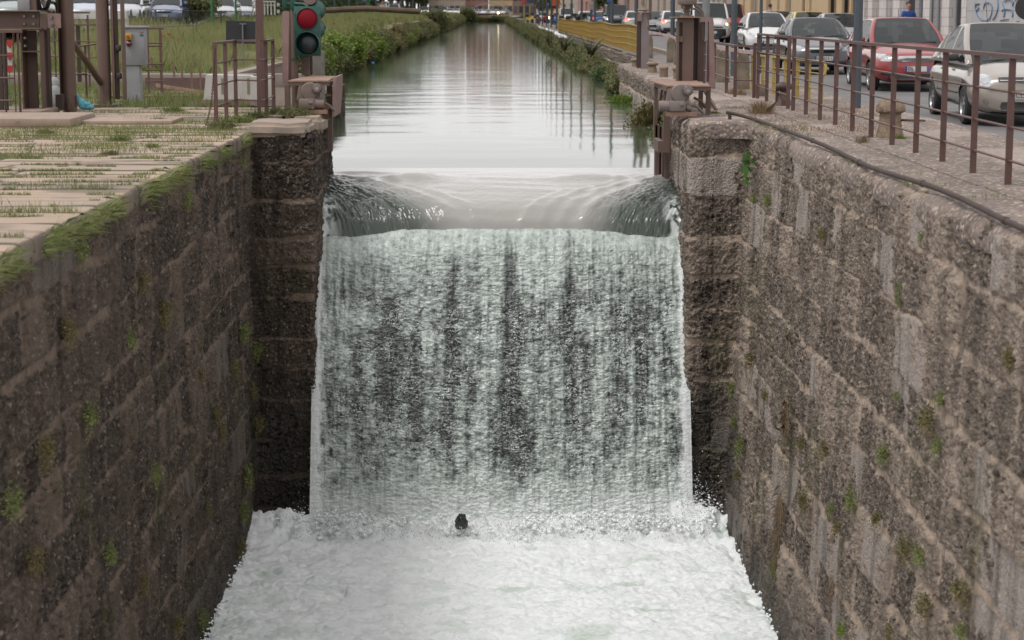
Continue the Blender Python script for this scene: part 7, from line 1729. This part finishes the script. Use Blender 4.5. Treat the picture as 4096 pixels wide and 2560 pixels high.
# joint grass on the slabs
def joint_grass():
    rg = np.random.default_rng(8); P = []; H = []
    for yb_ in SLABS[2:]:
        if yb_ > 33: break
        n = int(2000 if yb_ > 20 else 1300); x = rg.uniform(-8.6 if yb_ > 22 else -5.6, -3.35, n); y = yb_ + rg.normal(0, .012, n)
        d = fbm(x * 1.3, np.full(n, yb_ * 3.1), 4, 21) + .05 * (yb_ > 24) ; k = d > .47; x, y, d = x[k], y[k], d[k]
        fat = np.clip((d - .52) * 5, 0, 1); y = y + rg.normal(0, 1, len(y)) * .06 * fat
        P.append(np.stack([x, y, np.full(len(x), -.008)], 1)); H.append(rg.uniform(.012, .045, len(x)) + .05 * fat * rg.uniform(0, 1, len(x)))
    P = np.concatenate(P); H = np.concatenate(H); l = rg.normal(0, .016, (len(P), 3)); l[:, 2] = 0
    grass('grass', 'short grass growing in the joints of the granite slabs', P, H, l, .0022, G_GRASS, 5)
    # patches
    n = 26000; x = rg.uniform(-8.5, -3.42, n); y = rg.uniform(16, 29.5, n); d = fbm(x * .8, y * 1.5, 4, 71) + .05 * sst(20, 26, y); k = d > .60
    P = np.stack([x[k], y[k], np.zeros(k.sum())], 1); l = rg.normal(0, .02, (len(P), 3)); l[:, 2] = 0
    grass('grass', 'grass patches spreading over the granite slabs', P, rg.uniform(.02, .09, len(P)), l, .0026, G_GRASS, 6)
    k2 = d > .62; P = P = np.stack([x[k2], y[k2], np.zeros(k2.sum())], 1)[::3]; l = rg.normal(0, .02, (len(P), 3)); l[:, 2] = 0
    grass('grass', 'yellowed grass blades between the green patches', P, rg.uniform(.04, .12, len(P)), l, .0022, G_STRAW, 7)
    # edge grass hanging over the coping
    n = 5600; y = rg.uniform(11.5, 26.6, n); d = fbm(y * 1.3, y * 0 + 2, 4, 90) + np.interp(y, [11.5, 19, 24, 26.6], [.1, .05, -.06, -.12]); k = d > .47; y = y[k]; n = len(y)
    x = -3.29 + rg.normal(0, .02, n); z = -.10 + rg.normal(0, .045, n); P = np.stack([x, y, z], 1); h = rg.uniform(.03, .16, n) * (.5 + fbm(y * 3, y * 0, 2, 5)); l = np.stack([rg.uniform(.03, .2, n), rg.normal(.04, .07, n), rg.uniform(-.12, .02, n)], 1)
    grass('grass', 'bright long grass hanging over the edge of the left quay', P, h * .8, l, .0022, G_EDGE, 8)
joint_grass()
patch('grass', 'dry brown moss and grass on the pebble walkway', 3.6, 5.6, 24, 31, 9000, .01, .05, .002, G_DRY, lambda x, y: np.full(np.shape(x), .125), .6, 1.3, 13, .02)
patch('grass', 'thin green weeds along the right quay edge', 3.5, 4.2, 15, 31, 5000, .01, .06, .002, G_GRASS, lambda x, y: np.full(np.shape(x), .11), .66, 1.6, 14, .02)
# poppies
pop = mat('poppy_red', (.7, .06, .02), None, 3, .6); pst = G_GRASS
b = MB()
for k in range(5): a = k * 1.257; b._add([(0, 0, 0), (.05 * math.cos(a), .05 * math.sin(a), .03), (.06 * math.cos(a + .6), .06 * math.sin(a + .6), .045), (.05 * math.cos(a + 1.2), .05 * math.sin(a + 1.2), .03)], [(0, 1, 2, 3)])
PB = bpy.data.meshes.new('flower'); b.bm.to_mesh(PB); b.bm.free(); b = MB(); b.tube([(0, 0, -.5), (.01, 0, 0)], .004, 4); PS = bpy.data.meshes.new('stalk'); b.bm.to_mesh(PS); b.bm.free()
for i, (px, py) in enumerate(((676, 141), (652, 149), (690, 156), (718, 160), (673, 171), (688, 205), (702, 217), (722, 206), (718, 160), (1335, 98))):
    if i == 8: continue
    Y = 60 if i < 9 else 80; p = V(px, py, Y)
    plant('poppy', 'red poppy in the cluster of poppies in the meadow right of the grey cabinet' if i < 9 else 'lone red poppy in the grass right of the traffic light', 'poppy', tuple(p), PB, PS, (pop, pst), 'red poppies in the meadow', (1.5,) * 3, 0, 'petals', 'stalk')

# weeds on the pier tops: low leafy mounds
WV = []
for i in range(3):
    v = leafcloud(1500, (.24, .2, .10), .022, 500 + i, clumps=20, clump_r=.5, shell=.2); v[:, 2] = np.abs(v[:, 2]) + .01; WV.append((mesh_of(v, 4), stem_mesh(9, (.2, .16, .13), .002, i + 9)))
for i, (px, py, z, s, m_, l_) in enumerate(((1180, 468, .1, 1.25, G_MID, 'feathery green weed mound on the left pier at the foot of the traffic light'), (1110, 462, .05, 1.0, G_MID, 'green weed mound left of the traffic light foot'), (1030, 478, .02, 1.0, G_MID, 'weed mound at the corner post of the left railing cage'), (960, 496, .02, 1.1, G_GRASS, 'weed mound under the left railing cage'),
        (905, 512, .02, 1.0, G_MID, 'weed mound in front of the first cage post'), (868, 520, .0, 1.0, G_MID, 'weed mound where the hanging chain meets the slabs'), (1262, 482, .05, .7, G_GRASS, 'small weed hanging at the pier edge under the left motor'), (690, 448, .0, 1.1, G_GRASS, 'grass mound on the slabs right of the cabinet foot'), (640, 492, .0, .9, G_GRASS, 'green tuft between slabs left of the chain'),
        (300, 480, .0, .7, G_GRASS, 'green tuft on the slabs below the blue cloth'), (170, 482, .0, .9, G_GRASS, 'green tuft in front of the plinth at the left'), (480, 565, .0, 1.0, G_GRASS, 'broad green tuft in the middle of the slab paving'), (610, 590, .0, .6, G_GRASS, 'small round tuft on the slabs near the coping'), (440, 620, .0, .6, G_OLIVE, 'olive tuft on the slabs left of the coping'), (180, 535, .0, .7, G_OLIVE, 'brownish tuft on the slabs at the left'),
        (2860, 455, .12, .45, G_GRASS, 'single green weed on the right pier top'), (3600, 555, .12, .45, G_LIME, 'green weed at the foot of the granite mushroom bollard'))):
    p = W(px, py, z); plant('weed', l_, 'weed', tuple(p), WV[i % 3][0], WV[i % 3][1], (m_, pst), 'weeds growing on the quays', (s, s, s * (1.3 if i < 6 else .9)), i * 1.3)
def dryw(px, py, z, s, l_, n=260):
    p = W(px, py, z); rg = np.random.default_rng(int(px)); P = np.zeros((n, 3)); P[:, :2] = rg.normal(0, .06 * s, (n, 2)); h = rg.uniform(.04, .16, n) * s; l = rg.normal(0, .06 * s, (n, 3)); l[:, 2] = 0
    me = mesh_of(blades(P, h, l, .0016, 3), 5); plant('dry_weed', l_, 'dry weed', tuple(p), me, None, (G_DRY, None), 'dry weeds on the right quay')
dryw(2745, 430, .12, 1.0, 'dry brown weed under the right gate motor'); dryw(2830, 432, .12, .8, 'dry weed beside the front leg of the right platform'); dryw(3045, 455, .12, 1.5, 'wide patch of dry reddish weed beside the broken pipe end', 900); dryw(3450, 570, .12, .7, 'dry weed by the long railing'); dryw(2930, 378, .12, .9, 'tall dry weed at the low railing return'); dryw(2962, 382, .12, 1.2, 'tall dry weed before the rounded guard stone')

# wall plants
def wallplant(px, py, side, s, m_, l_, n=420, sh=(.08, .16, .17), ls=.022, seed=None, grp=None, hang=0.0):
    d = ray(px, py); x = (XL + .0) if side < 0 else XR
    if side > 0:
        for _ in range(4):
            t = x / d.x; z = EYE.z + d.z * t; x = XR - .29 * (max(0, .1 - z) / 5.6)
    t = x / d.x; p = EYE + d * t; rg_ = seed if seed is not None else int(px + py)
    v = leafcloud(n, sh, ls, rg_, clumps=16, clump_r=.55, shell=.1, droop=.4); v[:, 0] = v[:, 0] - side * .05
    v[:, 2] -= hang * np.abs(v[:, 0])
    return plant('wall_plant', l_, 'plant', (p.x - side * .0, p.y, p.z), mesh_of(v, 4), stem_mesh(5, (.05, .08, .06), .002, 2, (0, 0, -.02)), (m_, pst), grp, (s, s, s))
wr_ = 'plants growing on the right lock wall'; wl_ = 'plants growing on the left lock wall'
RW = [(3310, 1795, 1.0, G_OLIVE, 'round olive plant on the right wall, highest of the two by the dry grass'), (3215, 1770, 1.0, G_OLIVE, 'olive plant right of the wet streak on the right wall'), (3425, 2000, 1.1, G_MID, 'green plant with a pointed top in the middle of the right wall'), (3515, 2080, .8, G_OLIVE, 'small dark plant lower right of the pointed one'),
      (3235, 2000, 1.2, G_OLIVE, 'tall narrow plant beside the wet streak'), (3550, 1820, 1.0, G_MID, 'narrow green plant in a mortar joint of the right wall'), (3730, 1680, 1.2, G_OLIVE, 'brown green plant cluster high on the right wall'), (3775, 1590, .7, G_MID, 'small green tuft above the brown green cluster'), (3600, 1585, .6, G_GRASS, 'tiny tuft on a stone lip of the right wall'),
      (3640, 2190, 1.1, G_OLIVE, 'reddish green plant pair low on the right wall'), (3690, 2215, .9, G_MID, 'green plant right of the reddish pair'), (3720, 2420, 1.1, G_OLIVE, 'dark yellow plant near the bottom of the right wall'), (3870, 2370, 1.2, G_OLIVE, 'large olive plant at the lower right'), (3760, 1790, .8, G_GRASS, 'bright tuft under the brown green cluster'),
      (2975, 1780, 1.3, G_MID, 'bushy green plant in the corner of pier and right wall'), (2940, 1550, 1.1, G_MID, 'green plant above the bushy one in the right corner'), (2950, 1690, .9, G_MID, 'hanging green plant in the right corner'), (2960, 1900, .9, G_OLIVE, 'grey green plant low in the right corner'), (3010, 1440, 1.1, G_OLIVE, 'olive moss clump left on the right wall'),
      (3070, 1580, .9, G_OLIVE, 'small olive clump on the right wall above the dry grass'), (3700, 950, .6, G_GRASS, 'small green sprig under the pipe on the right wall'), (3605, 1200, .5, G_GRASS, 'round moss tuft between pale stones'), (3610, 1150, .5, G_GRASS, 'tiny upper moss tuft between pale stones'), (3300, 940, .8, G_OLIVE, 'moss clump below the pale granite stones'),
      (3080, 800, .9, G_GRASS, 'pale green creeping plant under the fig'), (3020, 790, .7, G_GRASS, 'thin sprig left of the creeping plant'), (3365, 2110, .9, G_OLIVE, 'dull plant in the middle bottom of the right wall'), (3335, 2040, .7, G_MID, 'small plant left of the dull one'), (3860, 2530, .8, G_MID, 'plant cut by the bottom of the picture at the right'), (3575, 2530, .8, G_OLIVE, 'olive plant at the bottom edge'), (3380, 2510, .8, G_LIME, 'bright leaf sprig at the bottom edge of the right wall'), (4050, 1440, 1.0, G_OLIVE, 'straggly plant at the right edge')]
for i, (px, py, s, m_, l_) in enumerate(RW): wallplant(px, py, 1, s * .9, G_GRASS if m_ is G_MID else m_, l_, 460, grp=wr_)
LW = [(1040, 1180, 1.1, G_OLIVE, 'olive sprig in the left corner, highest of the corner plants'), (960, 1330, 1.2, G_MID, 'leafy plant just above the green plant in the left corner'), (1015, 1700, 1.2, G_OLIVE, 'olive plant between the hanging grass and the corner plants'), (975, 1900, 1.2, G_MID, 'green plant in the left corner well above the foam'), (560, 1130, .9, G_OLIVE, 'thin olive sprig left of the straggly branchy plant'), (250, 1330, 1.0, G_OLIVE, 'olive clump on the upper left wall'), (600, 1900, .9, G_MID, 'small green plant in the middle of the lower left wall'), (110, 2240, 1.0, G_OLIVE, 'moss plant near the lower left corner'), (560, 2330, 1.0, G_OLIVE, 'dull clump low on the left wall'), (640, 1250, 1.2, G_OLIVE, 'straggly branchy plant high on the left wall'), (790, 1500, .8, G_OLIVE, 'yellow green clump in the middle of the left wall'), (925, 1470, 1.0, G_OLIVE, 'mossy clump near the left pier corner'), (1010, 1400, 1.2, G_MID, 'green plant high in the left corner'), (1000, 1560, 1.0, G_OLIVE, 'olive plant in the left corner'),
      (150, 1800, 1.1, G_OLIVE, 'yellow green moss plant at the left edge'), (870, 1720, 1.0, G_OLIVE, 'tall mossy streak plant on the left wall'), (850, 1650, .8, G_OLIVE, 'small moss clump above the mossy streak'), (960, 2050, 1.2, G_MID, 'green hanging plant just above the foam at the left'), (945, 2190, 1.0, G_OLIVE, 'olive plant at the foam edge on the left'),
      (790, 2480, 1.0, G_MID, 'green plant at the bottom foam edge on the left wall'), (690, 2500, 1.0, G_OLIVE, 'moss clump at the bottom of the left wall'), (420, 2210, .9, G_MID, 'thin green plant low on the left wall'), (820, 2040, .8, G_OLIVE, 'small yellow clump right of centre on the left wall'), (300, 1000, 1.0, G_GRASS, 'plant below the hanging grass on the left'), (730, 800, .9, G_MID, 'plant under the coping near the pier'), (960, 640, .8, G_GRASS, 'green sprig under the coping near the cap stone'),
      (330, 1660, 1.0, G_MID, 'creeping green plant on the dark left wall'), (500, 1350, .9, G_MID, 'small leafy plant in a joint of the left wall'), (20, 2000, 1.0, G_MID, 'plant at the left edge below the moss')]
for i, (px, py, s, m_, l_) in enumerate(LW): wallplant(px, py, -1, s * 1.05, G_GRASS if m_ is G_MID else m_, l_, 480, grp=wl_)
# long hanging grasses
def hanggrass(px, py, side, n, ln, m_, l_, up=.3, wd=.0016, sp=.075):
    d = ray(px, py); x = (XL + .04) if side < 0 else XR - .2; p = EYE + d * (x / d.x); rg = np.random.default_rng(int(px))
    P = np.zeros((n, 3)); P[:, 1] = rg.normal(0, sp * 1.6, n); P[:, 2] = rg.normal(0, sp * 1.5, n); P[:, 0] = -side * rg.uniform(0, .04, n)
    h = rg.uniform(.2, 1, n) * ln * up; l = np.stack([-side * rg.uniform(.03, .24, n) * ln * 1.6, rg.normal(0, .3, n) * ln * 2, -rg.uniform(.2, 1.5, n) * ln], 1)
    plant('hanging_grass', l_, 'grass tuft', tuple(p), mesh_of(blades(P, h, l, wd, 3), 5), None, (m_, None), 'hanging grass tufts on the lock walls')
hanggrass(1065, 1770, -1, 420, .32, G_GRASS, 'long green grass tuft hanging in the left corner beside the fall')
hanggrass(3150, 1690, 1, 300, .2, G_DRY, 'dry straw tuft on the right wall at the top of the wet streak', 1.2)
hanggrass(3130, 2020, 1, 240, .3, G_DRY, 'long brown grass hanging down the wet streak on the right wall')
hanggrass(3115, 2180, 1, 260, .24, G_DRY, 'lowest brown grass tuft on the wet streak'); hanggrass(3110, 2270, 1, 260, .22, G_GRASS, 'green grass tuft under the lowest brown one')
hanggrass(3340, 2330, 1, 120, .2, G_DRY, 'thin dry grass on the lower right wall')
# fig sprig with lobed leaves
d = ray(3020, 655); p = EYE + d * ((XR - .05) / d.x); V_ = []; rg2 = np.random.default_rng(2)
for i in range(15):
    c = np.array([rg2.uniform(-.12, .0), rg2.normal(0, .07), rg2.uniform(-.22, .17)]); out_ = np.array([rg2.uniform(-.9, -.2), rg2.uniform(-1, .4), rg2.uniform(-.9, .3)]); out_ /= np.linalg.norm(out_); s_ = np.cross(out_, [.3, -.8, .5]); s_ /= np.linalg.norm(s_); L_ = rg2.uniform(.07, .12)
    for a in (-.95, -.45, 0, .45, .95):
        dd = out_ * math.cos(a) + s_ * math.sin(a); q = np.cross(dd, np.cross(out_, s_)); l2 = L_ * (1 - .3 * abs(a)); V_ += [c, c + dd * l2 * .55 + q * .016, c + dd * l2, c + dd * l2 * .55 - q * .016]
plant('fig_sprig', 'green fig sprig with lobed leaves sprouting near the top of the right wall', 'fig sprig', tuple(p), mesh_of(np.array(V_), 4), stem_mesh(4, (.08, .05, .12), .005, 5), (leafmat('fig_leaves', [(.04, .1, .02), (.07, .15, .03), (.1, .19, .05)]), BARK))
for _o in list(SC.objects):
    if _o.parent is None and _o.get('kind') is None: centre(_o)
